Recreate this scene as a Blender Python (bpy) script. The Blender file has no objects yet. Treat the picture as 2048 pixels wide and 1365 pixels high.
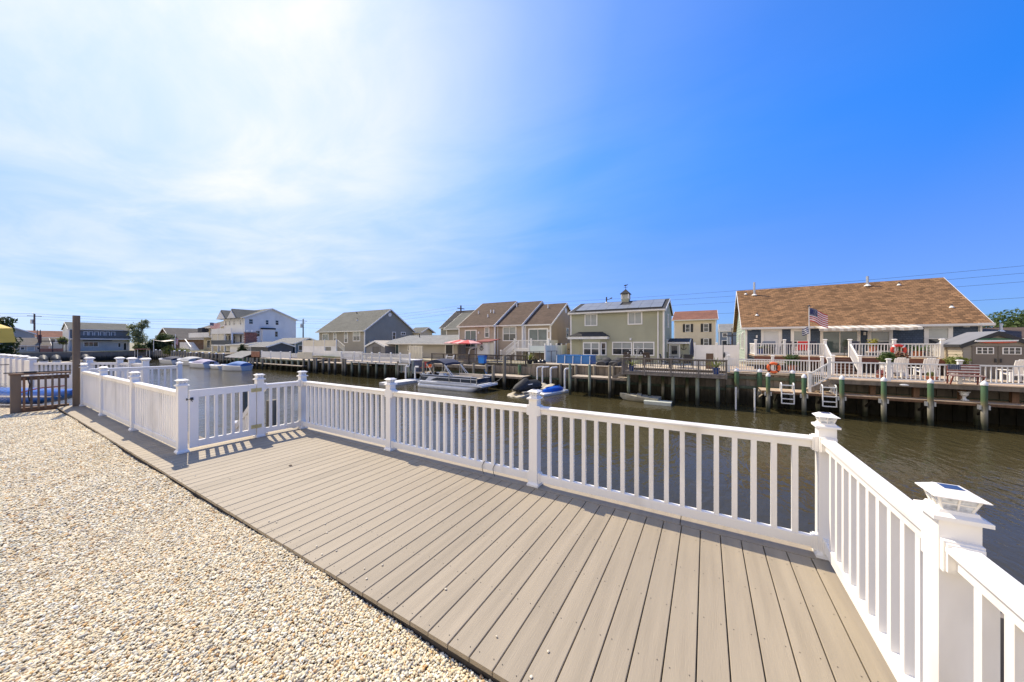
import bpy, math, random
import numpy as np
from mathutils import Vector, Matrix

SC = bpy.context.scene
COL = SC.collection
rnd = random.Random(11)

# ---------------------------------------------------------------- camera
# world: x runs along the canal (to the right), y across it, z up; z = 0 is the top of our deck
cam = bpy.data.cameras.new('camera')
cam.sensor_width = 36.0
cam.lens = 36.0 * 660.0 / 2048.0
cam.shift_y = 2.5 / 2048.0
cam.clip_start = 0.05
cam.clip_end = 6000.0
camo = bpy.data.objects.new('camera', cam)
COL.objects.link(camo)
camo.location = (0, 0, 1.6)
camo.rotation_euler = (math.radians(90), 0, math.radians(30.45))
SC.camera = camo

# ---------------------------------------------------------------- sky and sun
SUN_EL = math.radians(52.0)
SUN_AZ = math.radians(-74.4)          # clockwise from +Y
w = bpy.data.worlds.new('World')
SC.world = w
w.use_nodes = True
wt = w.node_tree
wt.nodes.clear()
wn = wt.nodes.new


def wl(a, b):
    wt.links.new(a, b)


wout = wn('ShaderNodeOutputWorld')
wbg = wn('ShaderNodeBackground')
sky = wn('ShaderNodeTexSky')
sky.sky_type = 'NISHITA'
sky.sun_disc = False
sky.sun_elevation = SUN_EL
sky.sun_rotation = SUN_AZ
sky.altitude = 0.0
sky.air_density = 1.0
sky.dust_density = 0.35
sky.ozone_density = 5.0
hs = wn('ShaderNodeHueSaturation')
hs.inputs['Saturation'].default_value = 1.0
wl(sky.outputs[0], hs.inputs['Color'])
# thin cirrus: streaky noise on a flat layer overhead
tc = wn('ShaderNodeTexCoord')
sep = wn('ShaderNodeSeparateXYZ')
wl(tc.outputs['Generated'], sep.inputs[0])


def wmath(op, a, b=None, clamp=False):
    m = wn('ShaderNodeMath')
    m.operation = op
    m.use_clamp = clamp
    for k, x in enumerate((a, b)):
        if x is None:
            continue
        if isinstance(x, (int, float)):
            m.inputs[k].default_value = x
        else:
            wl(x, m.inputs[k])
    return m.outputs[0]


zc = wmath('MAXIMUM', sep.outputs['Z'], 0.04)
comb = wn('ShaderNodeCombineXYZ')
wl(wmath('DIVIDE', sep.outputs['X'], zc), comb.inputs[0])
wl(wmath('DIVIDE', sep.outputs['Y'], zc), comb.inputs[1])


def cloudnoise(rot, scl, scale, det, dist, lo, hi):
    mp = wn('ShaderNodeMapping')
    mp.inputs['Rotation'].default_value = (0, 0, rot)
    mp.inputs['Scale'].default_value = scl
    wl(comb.outputs[0], mp.inputs[0])
    n = wn('ShaderNodeTexNoise')
    n.inputs['Scale'].default_value = scale
    n.inputs['Detail'].default_value = det
    n.inputs['Roughness'].default_value = 0.6
    n.inputs['Distortion'].default_value = dist
    wl(mp.outputs[0], n.inputs['Vector'])
    r = wn('ShaderNodeMapRange')
    r.interpolation_type = 'SMOOTHSTEP'
    r.inputs['From Min'].default_value = lo
    r.inputs['From Max'].default_value = hi
    wl(n.outputs[0], r.inputs[0])
    return r.outputs[0]


c_big = cloudnoise(0.5, (0.5, 0.8, 1), 0.7, 3, 0.4, 0.25, 0.75)
c_str = cloudnoise(0.95, (0.55, 1.15, 1), 1.3, 10, 0.5, 0.25, 0.8)
cloud = wmath('ADD', wmath('MULTIPLY', c_str, 0.6), wmath('MULTIPLY', c_big, 0.4))
# the cirrus lies up-sun: thickest in the sunward part of the sky, thinning away from it
sund = Vector((math.sin(SUN_AZ) * math.cos(SUN_EL), math.cos(SUN_AZ) * math.cos(SUN_EL), math.sin(SUN_EL)))
CLEAR_DIR = Vector((0.257, 0.827, 0.499))
CLOUD_DIR = Vector((-0.779, 0.226, 0.585))          # middle of the bright haze and cirrus, below the sun
dotn = wn('ShaderNodeVectorMath')
dotn.operation = 'DOT_PRODUCT'
dotn.inputs[1].default_value = CLOUD_DIR
wl(tc.outputs['Generated'], dotn.inputs[0])
glow = wn('ShaderNodeValToRGB')                     # the haze thickens smoothly towards the sun
ge = glow.color_ramp.elements
while len(ge) < 8:
    ge.new(0.5)
for e_, (p_, v_) in zip(ge, ((0.12, 0.0), (0.45, 0.055), (0.68, 0.14), (0.81, 0.31), (0.90, 0.50), (0.955, 0.72), (0.985, 0.88), (1.0, 0.93))):
    e_.position = p_
    e_.color = (v_, v_, v_, 1)
wl(dotn.outputs['Value'], glow.inputs[0])
lowh = wn('ShaderNodeMapRange')                     # a little more haze at the horizon
lowh.interpolation_type = 'SMOOTHSTEP'
lowh.inputs['From Min'].default_value = 0.46
lowh.inputs['From Max'].default_value = 0.02
lowh.inputs['To Max'].default_value = 0.14
wl(sep.outputs['Z'], lowh.inputs[0])
cov = wmath('ADD', wmath('MULTIPLY', glow.outputs[0], wmath('ADD', wmath('MULTIPLY', cloud, 0.75), 0.58)), lowh.outputs[0], clamp=True)
# bright warm cloud added out of view behind the viewer, as fill for shaded faces
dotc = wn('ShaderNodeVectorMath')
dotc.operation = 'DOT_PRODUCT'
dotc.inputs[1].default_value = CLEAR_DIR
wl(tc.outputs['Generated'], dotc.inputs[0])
fill_veil = wn('ShaderNodeMapRange')
fill_veil.interpolation_type = 'SMOOTHSTEP'
fill_veil.inputs['From Min'].default_value = -0.10
fill_veil.inputs['From Max'].default_value = -0.46
wl(dotc.outputs['Value'], fill_veil.inputs[0])
fill_low = wn('ShaderNodeMapRange')           # this added fill is strongest low down
fill_low.interpolation_type = 'SMOOTHSTEP'
fill_low.inputs['From Min'].default_value = 1.0
fill_low.inputs['From Max'].default_value = 0.15
fill_low.inputs['To Min'].default_value = 0.4
fill_low.inputs['To Max'].default_value = 0.9
wl(sep.outputs['Z'], fill_low.inputs[0])
fill_cov = wmath('MULTIPLY', fill_veil.outputs[0], wmath('ADD', wmath('MULTIPLY', cloud, 0.2), fill_low.outputs[0]))
fill_cov = wmath('MINIMUM', fill_cov, 0.92)
cov = wmath('MINIMUM', cov, 0.96)
# the clear sky is a deeper blue overhead than Nishita gives it and less glaring at the horizon
hor = wn('ShaderNodeMapRange')
hor.interpolation_type = 'SMOOTHSTEP'
hor.inputs['From Min'].default_value = 0.05
hor.inputs['From Max'].default_value = 0.52
wl(sep.outputs['Z'], hor.inputs[0])
tmix = wn('ShaderNodeMix')
tmix.data_type = 'RGBA'
wl(hor.outputs[0], tmix.inputs['Factor'])
tmix.inputs['A'].default_value = (0.113, 0.32, 0.74, 1)
tmix.inputs['B'].default_value = (0.14, 0.645, 1.25, 1)
tint = wn('ShaderNodeVectorMath')
tint.operation = 'MULTIPLY'
wl(hs.outputs[0], tint.inputs[0])
wl(tmix.outputs['Result'], tint.inputs[1])


def over(under, fac, col):
    m_ = wn('ShaderNodeMix')
    m_.data_type = 'RGBA'
    wl(fac, m_.inputs['Factor'])
    wl(under, m_.inputs['A'])
    m_.inputs['B'].default_value = (*col, 1)
    return m_.outputs['Result']


skyc = over(over(tint.outputs[0], fill_cov, (7.2, 6.4, 5.4)), cov, (4.75, 4.75, 4.75))
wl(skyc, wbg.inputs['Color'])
wbg.inputs['Strength'].default_value = 0.15
wl(wbg.outputs[0], wout.inputs[0])

sl = bpy.data.lights.new('sun', 'SUN')
sl.energy = 4.0
sl.angle = math.radians(0.55)
sl.color = (1.0, 0.88, 0.70)
so = bpy.data.objects.new('sun', sl)
COL.objects.link(so)
so.rotation_euler = (-sund).to_track_quat('-Z', 'Y').to_euler()

SC.view_settings.view_transform = 'Standard'
SC.view_settings.look = 'None'
SC.view_settings.gamma = 1.0
SC.view_settings.exposure = 0.56
SC.view_settings.use_curve_mapping = False
SC.render.engine = 'CYCLES'
SC.cycles.max_bounces = 6

# ---------------------------------------------------------------- mesh builder


class MB:
    def __init__(s):
        s.v = []
        s.f = []

    def add(s, vs, fs):
        o = len(s.v)
        s.v.extend([tuple(p) for p in vs])
        s.f.extend([tuple(i + o for i in f) for f in fs])
        return s

    def box(s, x0, x1, y0, y1, z0, z1):
        return s.add([(x0, y0, z0), (x1, y0, z0), (x1, y1, z0), (x0, y1, z0), (x0, y0, z1), (x1, y0, z1), (x1, y1, z1), (x0, y1, z1)],
                     [(0, 3, 2, 1), (4, 5, 6, 7), (0, 1, 5, 4), (1, 2, 6, 5), (2, 3, 7, 6), (3, 0, 4, 7)])

    def frus(s, cx, cy, z0, a0, z1, a1, b0=None, b1=None):
        b0 = a0 if b0 is None else b0
        b1 = a1 if b1 is None else b1
        return s.add([(cx - a0, cy - b0, z0), (cx + a0, cy - b0, z0), (cx + a0, cy + b0, z0), (cx - a0, cy + b0, z0),
                      (cx - a1, cy - b1, z1), (cx + a1, cy - b1, z1), (cx + a1, cy + b1, z1), (cx - a1, cy + b1, z1)],
                     [(0, 3, 2, 1), (4, 5, 6, 7), (0, 1, 5, 4), (1, 2, 6, 5), (2, 3, 7, 6), (3, 0, 4, 7)])

    def obox(s, c, size, rz=0.0, ry=0.0, rx=0.0):
        m = Matrix.Rotation(rz, 3, 'Z') @ Matrix.Rotation(ry, 3, 'Y') @ Matrix.Rotation(rx, 3, 'X')
        c = Vector(c)
        h = Vector(size) / 2
        vs = [c + m @ Vector((a * h.x, b * h.y, d * h.z)) for d in (-1, 1) for a, b in ((-1, -1), (1, -1), (1, 1), (-1, 1))]
        return s.add(vs, [(0, 3, 2, 1), (4, 5, 6, 7), (0, 1, 5, 4), (1, 2, 6, 5), (2, 3, 7, 6), (3, 0, 4, 7)])

    def bar(s, p, q, w, h):
        p, q = Vector(p), Vector(q)
        d = (q - p).normalized()
        up = Vector((0, 0, 1)) if abs(d.z) < 0.95 else Vector((0, 1, 0))
        x = d.cross(up).normalized()
        u = x.cross(d).normalized()
        vs = [e + x * a * w / 2 + u * b * h / 2 for e in (p, q) for a, b in ((-1, -1), (1, -1), (1, 1), (-1, 1))]
        return s.add(vs, [(0, 1, 2, 3), (7, 6, 5, 4), (0, 4, 5, 1), (1, 5, 6, 2), (2, 6, 7, 3), (3, 7, 4, 0)])

    def cyl(s, p, q, r0, r1=None, n=10, cap=True):
        r1 = r0 if r1 is None else r1
        p, q = Vector(p), Vector(q)
        d = (q - p).normalized()
        up = Vector((0, 0, 1)) if abs(d.z) < 0.9 else Vector((1, 0, 0))
        x = d.cross(up).normalized()
        y = d.cross(x)
        vs = []
        for e, r in ((p, r0), (q, r1)):
            for k in range(n):
                a = 2 * math.pi * k / n
                vs.append(e + (x * math.cos(a) + y * math.sin(a)) * r)
        fs = [(k, n + k, n + (k + 1) % n, (k + 1) % n) for k in range(n)]
        if cap:
            fs += [tuple(range(n)), tuple(range(2 * n - 1, n - 1, -1))]
        return s.add(vs, fs)

    def tube(s, pts, r, n=6):
        pts = [Vector(p) for p in pts]
        vs = []
        m = len(pts)
        ref = None
        for i, p in enumerate(pts):
            d = (pts[min(i + 1, m - 1)] - pts[max(i - 1, 0)]).normalized()
            if ref is None:
                ref = Vector((0, 0, 1)) if abs(d.z) < 0.9 else Vector((1, 0, 0))
            x = d.cross(ref).normalized()
            y = x.cross(d).normalized()
            ref = y
            rr = r[i] if isinstance(r, (list, tuple)) else r
            for k in range(n):
                a = 2 * math.pi * k / n
                vs.append(p + (x * math.cos(a) + y * math.sin(a)) * rr)
        fs = [(i * n + k, i * n + (k + 1) % n, (i + 1) * n + (k + 1) % n, (i + 1) * n + k) for i in range(m - 1) for k in range(n)]
        fs += [tuple(range(n - 1, -1, -1)), tuple(range((m - 1) * n, m * n))]
        return s.add(vs, fs)

    def lathe(s, prof, c, n=14):
        vs = []
        for r, z in prof:
            for k in range(n):
                a = 2 * math.pi * k / n
                vs.append((c[0] + r * math.cos(a), c[1] + r * math.sin(a), c[2] + z))
        m = len(prof)
        fs = [(i * n + k, i * n + (k + 1) % n, (i + 1) * n + (k + 1) % n, (i + 1) * n + k) for i in range(m - 1) for k in range(n)]
        fs += [tuple(range(n - 1, -1, -1)), tuple(range((m - 1) * n, m * n))]
        return s.add(vs, fs)

    def torus(s, c, R0, r, rot=None, n=28, m=10, a0=0, a1=2 * math.pi):
        rot = rot or Matrix.Identity(3)
        c = Vector(c)
        full = abs(a1 - a0 - 2 * math.pi) < 1e-6
        vs = []
        k1 = n if full else n + 1
        for i in range(k1):
            a = a0 + (a1 - a0) * i / n
            for j in range(m):
                b = 2 * math.pi * j / m
                vs.append(c + rot @ Vector(((R0 + r * math.cos(b)) * math.cos(a), (R0 + r * math.cos(b)) * math.sin(a), r * math.sin(b))))
        fs = [((i % k1) * m + j, ((i + 1) % k1) * m + j, ((i + 1) % k1) * m + (j + 1) % m, (i % k1) * m + (j + 1) % m)
              for i in range(n) for j in range(m)]
        return s.add(vs, fs)

    def ell(s, c, rx, ry, rz, n=12, m=8):
        vs = [(c[0], c[1], c[2] - rz)]
        for i in range(1, m):
            t = -math.pi / 2 + math.pi * i / m
            for k in range(n):
                a = 2 * math.pi * k / n
                vs.append((c[0] + rx * math.cos(t) * math.cos(a), c[1] + ry * math.cos(t) * math.sin(a), c[2] + rz * math.sin(t)))
        vs.append((c[0], c[1], c[2] + rz))
        fs = [(0, 1 + (k + 1) % n, 1 + k) for k in range(n)]
        for i in range(m - 2):
            for k in range(n):
                a, b = 1 + i * n + k, 1 + i * n + (k + 1) % n
                fs.append((a, b, b + n, a + n))
        t = len(vs) - 1
        o = 1 + (m - 2) * n
        fs += [(o + k, o + (k + 1) % n, t) for k in range(n)]
        return s.add(vs, fs)

    def prism(s, pts, axis, a, b):
        """polygon of (u, z) swept along an axis: 'x' -> (a..b, u, z), 'y' -> (u, a..b, z), 'z' -> (u, v, a..b)"""
        n = len(pts)
        f = {'x': lambda t, p: (t, p[0], p[1]), 'y': lambda t, p: (p[0], t, p[1]), 'z': lambda t, p: (p[0], p[1], t)}[axis]
        vs = [f(a, p) for p in pts] + [f(b, p) for p in pts]
        return s.add(vs, [tuple(range(n - 1, -1, -1)), tuple(range(n, 2 * n))] + [(k, (k + 1) % n, n + (k + 1) % n, n + k) for k in range(n)])

    def loft(s, secs, closed=True, caps=True):
        m, n = len(secs), len(secs[0])
        vs = [p for sec in secs for p in sec]
        kk = n if closed else n - 1
        fs = [(i * n + k, i * n + (k + 1) % n, (i + 1) * n + (k + 1) % n, (i + 1) * n + k) for i in range(m - 1) for k in range(kk)]
        if caps:
            fs += [tuple(range(n - 1, -1, -1)), tuple(range((m - 1) * n, m * n))]
        return s.add(vs, fs)

    def xf(s, rz, loc, i0=0, ry=0, rx=0):
        m = Matrix.Translation(Vector(loc)) @ Matrix.Rotation(rz, 4, 'Z') @ Matrix.Rotation(ry, 4, 'Y') @ Matrix.Rotation(rx, 4, 'X')
        s.v[i0:] = [tuple(m @ Vector(p)) for p in s.v[i0:]]
        return s


ORG = {}


def org(o):
    return ORG.get(o.name, Vector((0, 0, 0)))


def setp(o, label=None, cat=None, group=None, kind=None):
    if label:
        o['label'] = label
    if cat:
        o['category'] = cat
    if group:
        o['group'] = group
    if kind:
        o['kind'] = kind
    return o


def thing(name, label, cat, loc=(0, 0, 0), group=None, kind=None, rz=0.0):
    o = bpy.data.objects.new(name, None)
    o.empty_display_size = 0.3
    COL.objects.link(o)
    o.location = loc
    o.rotation_euler = (0, 0, rz)
    ORG[o.name] = Vector(loc)
    return setp(o, label, cat, group, kind)


def mesh_obj(name, mb, m, base, smooth=False, uv=False):
    me = bpy.data.meshes.new(name)
    b = Vector(base)
    me.from_pydata([(p[0] - b.x, p[1] - b.y, p[2] - b.z) for p in mb.v], [], mb.f)
    if smooth:
        for p in me.polygons:
            p.use_smooth = True
        me.set_sharp_from_angle(angle=math.radians(smooth if smooth is not True else 40))
    if m is not None:
        me.materials.append(m)
    if uv:
        box_uv(me)
    me.update()
    o = bpy.data.objects.new(name, me)
    COL.objects.link(o)
    return o


def box_uv(me):
    """metre UVs: u along the horizontal tangent of each face, v up its slope"""
    l = me.uv_layers.new(name='UVMap')
    for p in me.polygons:
        n = p.normal
        h = Vector((-n.y, n.x, 0))
        if h.length < 1e-4:
            h = Vector((1, 0, 0))
        h.normalize()
        t = n.cross(h)
        for li in p.loop_indices:
            c = me.vertices[me.loops[li].vertex_index].co
            l.data[li].uv = (c.dot(h), c.dot(t))


def part(name, mb, m, parent, label=None, smooth=False, uv=False, kind=None):
    """a part whose vertices are given in world coordinates (thing frames are unrotated while building)"""
    o = mesh_obj(name, mb, m, org(parent), smooth, uv)
    o.parent = parent
    ORG[o.name] = org(parent)
    return setp(o, label, kind=kind)


def single(name, mb, m, label=None, cat=None, group=None, kind=None, smooth=False, uv=False, base=None):
    """a thing that is one mesh, its origin at the middle of its base"""
    if base is None:
        xs = [p[0] for p in mb.v]
        ys = [p[1] for p in mb.v]
        base = ((min(xs) + max(xs)) / 2, (min(ys) + max(ys)) / 2, min(p[2] for p in mb.v))
    o = mesh_obj(name, mb, m, base, smooth, uv)
    o.location = base
    ORG[o.name] = Vector(base)
    return setp(o, label, cat, group, kind)


def again(src, parent, offset, name=None):
    """a further copy of a part (same mesh data) under parent, moved by offset"""
    c = src.copy()
    COL.objects.link(c)
    c.parent = parent
    c.location = Vector(offset)
    return c


def copy_tree(o, parent=None):
    c = o.copy()
    COL.objects.link(c)
    if parent is not None:
        c.parent = parent
    for ch in list(o.children):
        copy_tree(ch, c)
    return c


# ---------------------------------------------------------------- materials
MATS = {}


def M(name, col, rough=0.6, var=0.15, scale=3.0, bump=0.0, bscale=None, metal=0.0, stretch=(1, 1, 1), spec=0.5,
      objvar=0.0, col2=None, detail=4.0, dirt=None, coat=0.0):
    """procedural material: noise-varied colour in world space, optional bump, per-object variation and stains"""
    if name in MATS:
        return MATS[name]
    m = bpy.data.materials.new(name)
    m.use_nodes = True
    nt = m.node_tree
    N = nt.nodes.new
    L = nt.links.new
    b = nt.nodes['Principled BSDF']
    b.inputs['Roughness'].default_value = rough
    b.inputs['Metallic'].default_value = metal
    b.inputs['Specular IOR Level'].default_value = spec
    if coat:
        b.inputs['Coat Weight'].default_value = coat
    geo = N('ShaderNodeNewGeometry')
    mp = N('ShaderNodeMapping')
    mp.inputs['Scale'].default_value = stretch
    L(geo.outputs['Position'], mp.inputs[0])
    nz = N('ShaderNodeTexNoise')
    nz.inputs['Scale'].default_value = scale
    nz.inputs['Detail'].default_value = detail
    L(mp.outputs[0], nz.inputs['Vector'])
    rmp = N('ShaderNodeValToRGB')
    c = Vector(col[:3])
    lo = c * (1 - var)
    hi = c * (1 + var) if col2 is None else Vector(col2[:3])
    if col2 is not None:
        lo = c
    rmp.color_ramp.elements[0].position = 0.3
    rmp.color_ramp.elements[1].position = 0.7
    rmp.color_ramp.elements[0].color = (*lo, 1)
    rmp.color_ramp.elements[1].color = (*[min(1, x) for x in hi], 1)
    L(nz.outputs[0], rmp.inputs[0])
    out = rmp.outputs[0]
    if objvar:
        oi = N('ShaderNodeObjectInfo')
        mr = N('ShaderNodeMapRange')
        mr.inputs['To Min'].default_value = 1 - objvar
        mr.inputs['To Max'].default_value = 1 + objvar
        L(oi.outputs['Random'], mr.inputs[0])
        vm = N('ShaderNodeVectorMath')
        vm.operation = 'SCALE'
        L(out, vm.inputs[0])
        L(mr.outputs[0], vm.inputs['Scale'])
        out = vm.outputs[0]
    if dirt:
        dcol, dscale, lo_, hi_, dstretch = dirt
        mp2 = N('ShaderNodeMapping')
        mp2.inputs['Scale'].default_value = dstretch
        L(geo.outputs['Position'], mp2.inputs[0])
        n2 = N('ShaderNodeTexNoise')
        n2.inputs['Scale'].default_value = dscale
        n2.inputs['Detail'].default_value = 5
        L(mp2.outputs[0], n2.inputs['Vector'])
        r2 = N('ShaderNodeMapRange')
        r2.inputs['From Min'].default_value = lo_
        r2.inputs['From Max'].default_value = hi_
        L(n2.outputs[0], r2.inputs[0])
        mx = N('ShaderNodeMix')
        mx.data_type = 'RGBA'
        L(r2.outputs[0], mx.inputs['Factor'])
        L(out, mx.inputs['A'])
        mx.inputs['B'].default_value = (*dcol, 1)
        out = mx.outputs['Result']
    L(out, b.inputs['Base Color'])
    if bump:
        n3 = N('ShaderNodeTexNoise')
        n3.inputs['Scale'].default_value = bscale or scale * 6
        n3.inputs['Detail'].default_value = 3
        L(mp.outputs[0], n3.inputs['Vector'])
        bp = N('ShaderNodeBump')
        bp.inputs['Strength'].default_value = 1.0
        bp.inputs['Distance'].default_value = bump
        L(n3.outputs[0], bp.inputs['Height'])
        L(bp.outputs[0], b.inputs['Normal'])
    MATS[name] = m
    return m


def leafy(m, k=0.4):
    """let light through the leaves: mix in a translucent lobe of the leaf's own colour"""
    nt = m.node_tree
    b = nt.nodes['Principled BSDF']
    tr = nt.nodes.new('ShaderNodeBsdfTranslucent')
    mx = nt.nodes.new('ShaderNodeMixShader')
    mx.inputs[0].default_value = k
    src = b.inputs['Base Color'].links[0].from_socket
    nt.links.new(src, tr.inputs['Color'])
    out = [n for n in nt.nodes if n.type == 'OUTPUT_MATERIAL'][0]
    nt.links.new(b.outputs[0], mx.inputs[1])
    nt.links.new(tr.outputs[0], mx.inputs[2])
    nt.links.new(mx.outputs[0], out.inputs[0])
    return m


def shingle(name, col, var=0.35, bw=0.33, bh=0.145, bump=0.012, contrast=0.55):
    """asphalt shingles: staggered tabs on metre UVs"""
    if name in MATS:
        return MATS[name]
    m = bpy.data.materials.new(name)
    m.use_nodes = True
    nt = m.node_tree
    N = nt.nodes.new
    L = nt.links.new
    b = nt.nodes['Principled BSDF']
    b.inputs['Roughness'].default_value = 0.9
    b.inputs['Specular IOR Level'].default_value = 0.25
    uv = N('ShaderNodeUVMap')
    br = N('ShaderNodeTexBrick')
    br.inputs['Scale'].default_value = 1.0
    br.inputs['Brick Width'].default_value = bw
    br.inputs['Row Height'].default_value = bh
    br.inputs['Mortar Size'].default_value = 0.012
    br.inputs['Mortar Smooth'].default_value = 0.4
    br.inputs['Bias'].default_value = 0.0
    c = Vector(col)
    br.inputs['Color1'].default_value = (*(c * (1 - var)), 1)
    br.inputs['Color2'].default_value = (*(c * (1 + var)), 1)
    br.inputs['Mortar'].default_value = (*(c * contrast), 1)
    L(uv.outputs[0], br.inputs['Vector'])
    nz = N('ShaderNodeTexNoise')
    nz.inputs['Scale'].default_value = 0.6
    nz.inputs['Detail'].default_value = 6
    geo = N('ShaderNodeNewGeometry')
    L(geo.outputs['Position'], nz.inputs['Vector'])
    mr = N('ShaderNodeMapRange')
    mr.inputs['To Min'].default_value = 0.72
    mr.inputs['To Max'].default_value = 1.25
    L(nz.outputs[0], mr.inputs[0])
    vm = N('ShaderNodeVectorMath')
    vm.operation = 'SCALE'
    L(br.outputs['Color'], vm.inputs[0])
    L(mr.outputs[0], vm.inputs['Scale'])
    L(vm.outputs[0], b.inputs['Base Color'])
    bp = N('ShaderNodeBump')
    bp.inputs['Distance'].default_value = bump
    bp.invert = True
    L(br.outputs['Fac'], bp.inputs['Height'])
    L(bp.outputs[0], b.inputs['Normal'])
    MATS[name] = m
    return m


def glass(name, col=(0.03, 0.035, 0.04), rough=0.04, var=0.5, scale=1.2):
    """window glass backed by a dim room or a blind"""
    return M(name, col, rough, var, scale, spec=0.8, bump=0.004, bscale=1.5)


WHITE = M('white_vinyl', (0.86, 0.825, 0.755), 0.38, 0.03, 2.0, objvar=0.015, spec=0.4,
          dirt=((0.50, 0.46, 0.38), 3.0, 0.56, 0.92, (1, 1, 0.3)))
FWHITE = M('white_paint', (0.80, 0.775, 0.72), 0.5, 0.06, 1.5, objvar=0.03,
           dirt=((0.5, 0.47, 0.4), 1.5, 0.6, 0.95, (1, 1, 0.4)))
CREAM = M('cream_paint', (0.66, 0.60, 0.46), 0.55, 0.06, 1.5, objvar=0.03)
BLACK = M('black_plastic', (0.018, 0.018, 0.02), 0.45, 0.2, 8)
DARKMETAL = M('dark_metal', (0.05, 0.05, 0.052), 0.5, 0.2, 8)
ALU = M('aluminium', (0.62, 0.64, 0.66), 0.32, 0.06, 6, metal=0.85)
STEEL = M('galvanised_steel', (0.48, 0.5, 0.52), 0.42, 0.12, 12, metal=0.7)
BRASS = M('yellowed_hinge_plastic', (0.55, 0.46, 0.2), 0.5, 0.2, 25)
# ================================================================ SETTING: ground, water
def terrain(name, polys, z, m, kind='structure', skirt=False):
    mb = MB()
    for poly in polys:
        mb.add([(x, y, z) for x, y in poly], [tuple(range(len(poly)))])
        if skirt:                                       # the earth bank under its edges
            n = len(poly)
            mb.add([(x, y, z) for x, y in poly] + [(x, y, -4.2) for x, y in poly], [(k, n + k, n + (k + 1) % n, (k + 1) % n) for k in range(n)])
    return single(name, mb, m, kind=kind, base=(0, 0, z))


SAND = M('sandy_gravel_ground', (0.50, 0.42, 0.30), 0.9, 0.3, 1.3, bump=0.03, bscale=30, detail=8,
         dirt=((0.30, 0.25, 0.18), 0.7, 0.5, 0.75, (1, 1, 1)))
GRAVELBASE = M('pebble_bed', (0.30, 0.26, 0.2), 0.9, 0.5, 60, bump=0.012, bscale=90, detail=3)
YARD = M('yard_ground', (0.34, 0.30, 0.21), 0.95, 0.3, 0.5, bump=0.05, bscale=8, detail=8,
         dirt=((0.10, 0.13, 0.05), 0.15, 0.48, 0.62, (1, 1, 1)))
MUD = M('canal_mud', (0.07, 0.055, 0.035), 0.9, 0.3, 2.0)


def water_mat():
    m = bpy.data.materials.new('canal_water')
    m.use_nodes = True
    nt = m.node_tree
    N = nt.nodes.new
    L = nt.links.new
    b = nt.nodes['Principled BSDF']
    b.inputs['IOR'].default_value = 1.33
    b.inputs['Roughness'].default_value = 0.05
    b.inputs['Specular IOR Level'].default_value = 0.27
    geo = N('ShaderNodeNewGeometry')
    nz = N('ShaderNodeTexNoise')
    nz.inputs['Scale'].default_value = 0.12
    nz.inputs['Detail'].default_value = 5
    L(geo.outputs['Position'], nz.inputs['Vector'])
    r = N('ShaderNodeValToRGB')
    r.color_ramp.elements[0].position = 0.35
    r.color_ramp.elements[1].position = 0.7
    r.color_ramp.elements[0].color = (0.043, 0.037, 0.016, 1)
    r.color_ramp.elements[1].color = (0.064, 0.053, 0.024, 1)
    L(nz.outputs[0], r.inputs[0])
    L(r.outputs[0], b.inputs['Base Color'])
    prev = None
    for sc, st, d, rot in ((1.5, (1.0, 0.45, 1), 0.035, 0.5), (4.2, (1.0, 0.38, 1), 0.034, 0.35), (12.0, (1, 0.6, 1), 0.007, 0.9)):
        mp = N('ShaderNodeMapping')
        mp.inputs['Scale'].default_value = st
        mp.inputs['Rotation'].default_value = (0, 0, rot)
        L(geo.outputs['Position'], mp.inputs[0])
        n = N('ShaderNodeTexNoise')
        n.inputs['Scale'].default_value = sc
        n.inputs['Detail'].default_value = 2
        n.inputs['Distortion'].default_value = 0.5
        L(mp.outputs[0], n.inputs['Vector'])
        # wind patches: ripples stronger in places
        bp = N('ShaderNodeBump')
        bp.inputs['Distance'].default_value = d
        pn = N('ShaderNodeTexNoise')
        pn.inputs['Scale'].default_value = 0.16
        pn.inputs['Detail'].default_value = 2
        L(geo.outputs['Position'], pn.inputs['Vector'])
        mr = N('ShaderNodeMapRange')
        mr.inputs['From Min'].default_value = 0.35
        mr.inputs['From Max'].default_value = 0.65
        mr.inputs['To Min'].default_value = 0.45
        mr.inputs['To Max'].default_value = 1.0
        L(pn.outputs[0], mr.inputs[0])
        L(mr.outputs[0], bp.inputs['Strength'])
        L(n.outputs[0], bp.inputs['Height'])
        if prev is not None:
            L(prev.outputs[0], bp.inputs['Normal'])
        prev = bp
    L(prev.outputs[0], b.inputs['Normal'])
    return m


WZ = -2.35
terrain('water', [[(-400, -300), (400, -300), (400, 25.95), (-400, 25.95)]], WZ, water_mat())
terrain('canal_bed', [[(-400, -300), (400, -300), (400, 30), (-400, 30)]], WZ - 1.6, MUD)
# the far bank runs straight to x = -112, where a cross canal bends away behind the left neighbours
terrain('far_bank_ground', [[(-112.2, 25.9), (60, 25.9), (1800, 26), (1800, 2600), (-112.2, 2600)],
                            [(-2600, -2600), (-112.2, -2600), (-112.2, 2600), (-2600, 2600)]], -0.32, YARD, skirt=True)
terrain('near_bank_ground', [[(-45, -120), (90, -120), (90, 1.62), (1.1, 1.62), (-6.3, 1.62), (-13.9, 1.62), (-13.9, 1.35), (-45, 0.6)]], -0.10, SAND, skirt=True)
terrain('gravel_bed', [[(-13.75, -9), (9, -9), (9, 1.36), (-13.75, 1.36)]], -0.075, GRAVELBASE)

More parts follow.
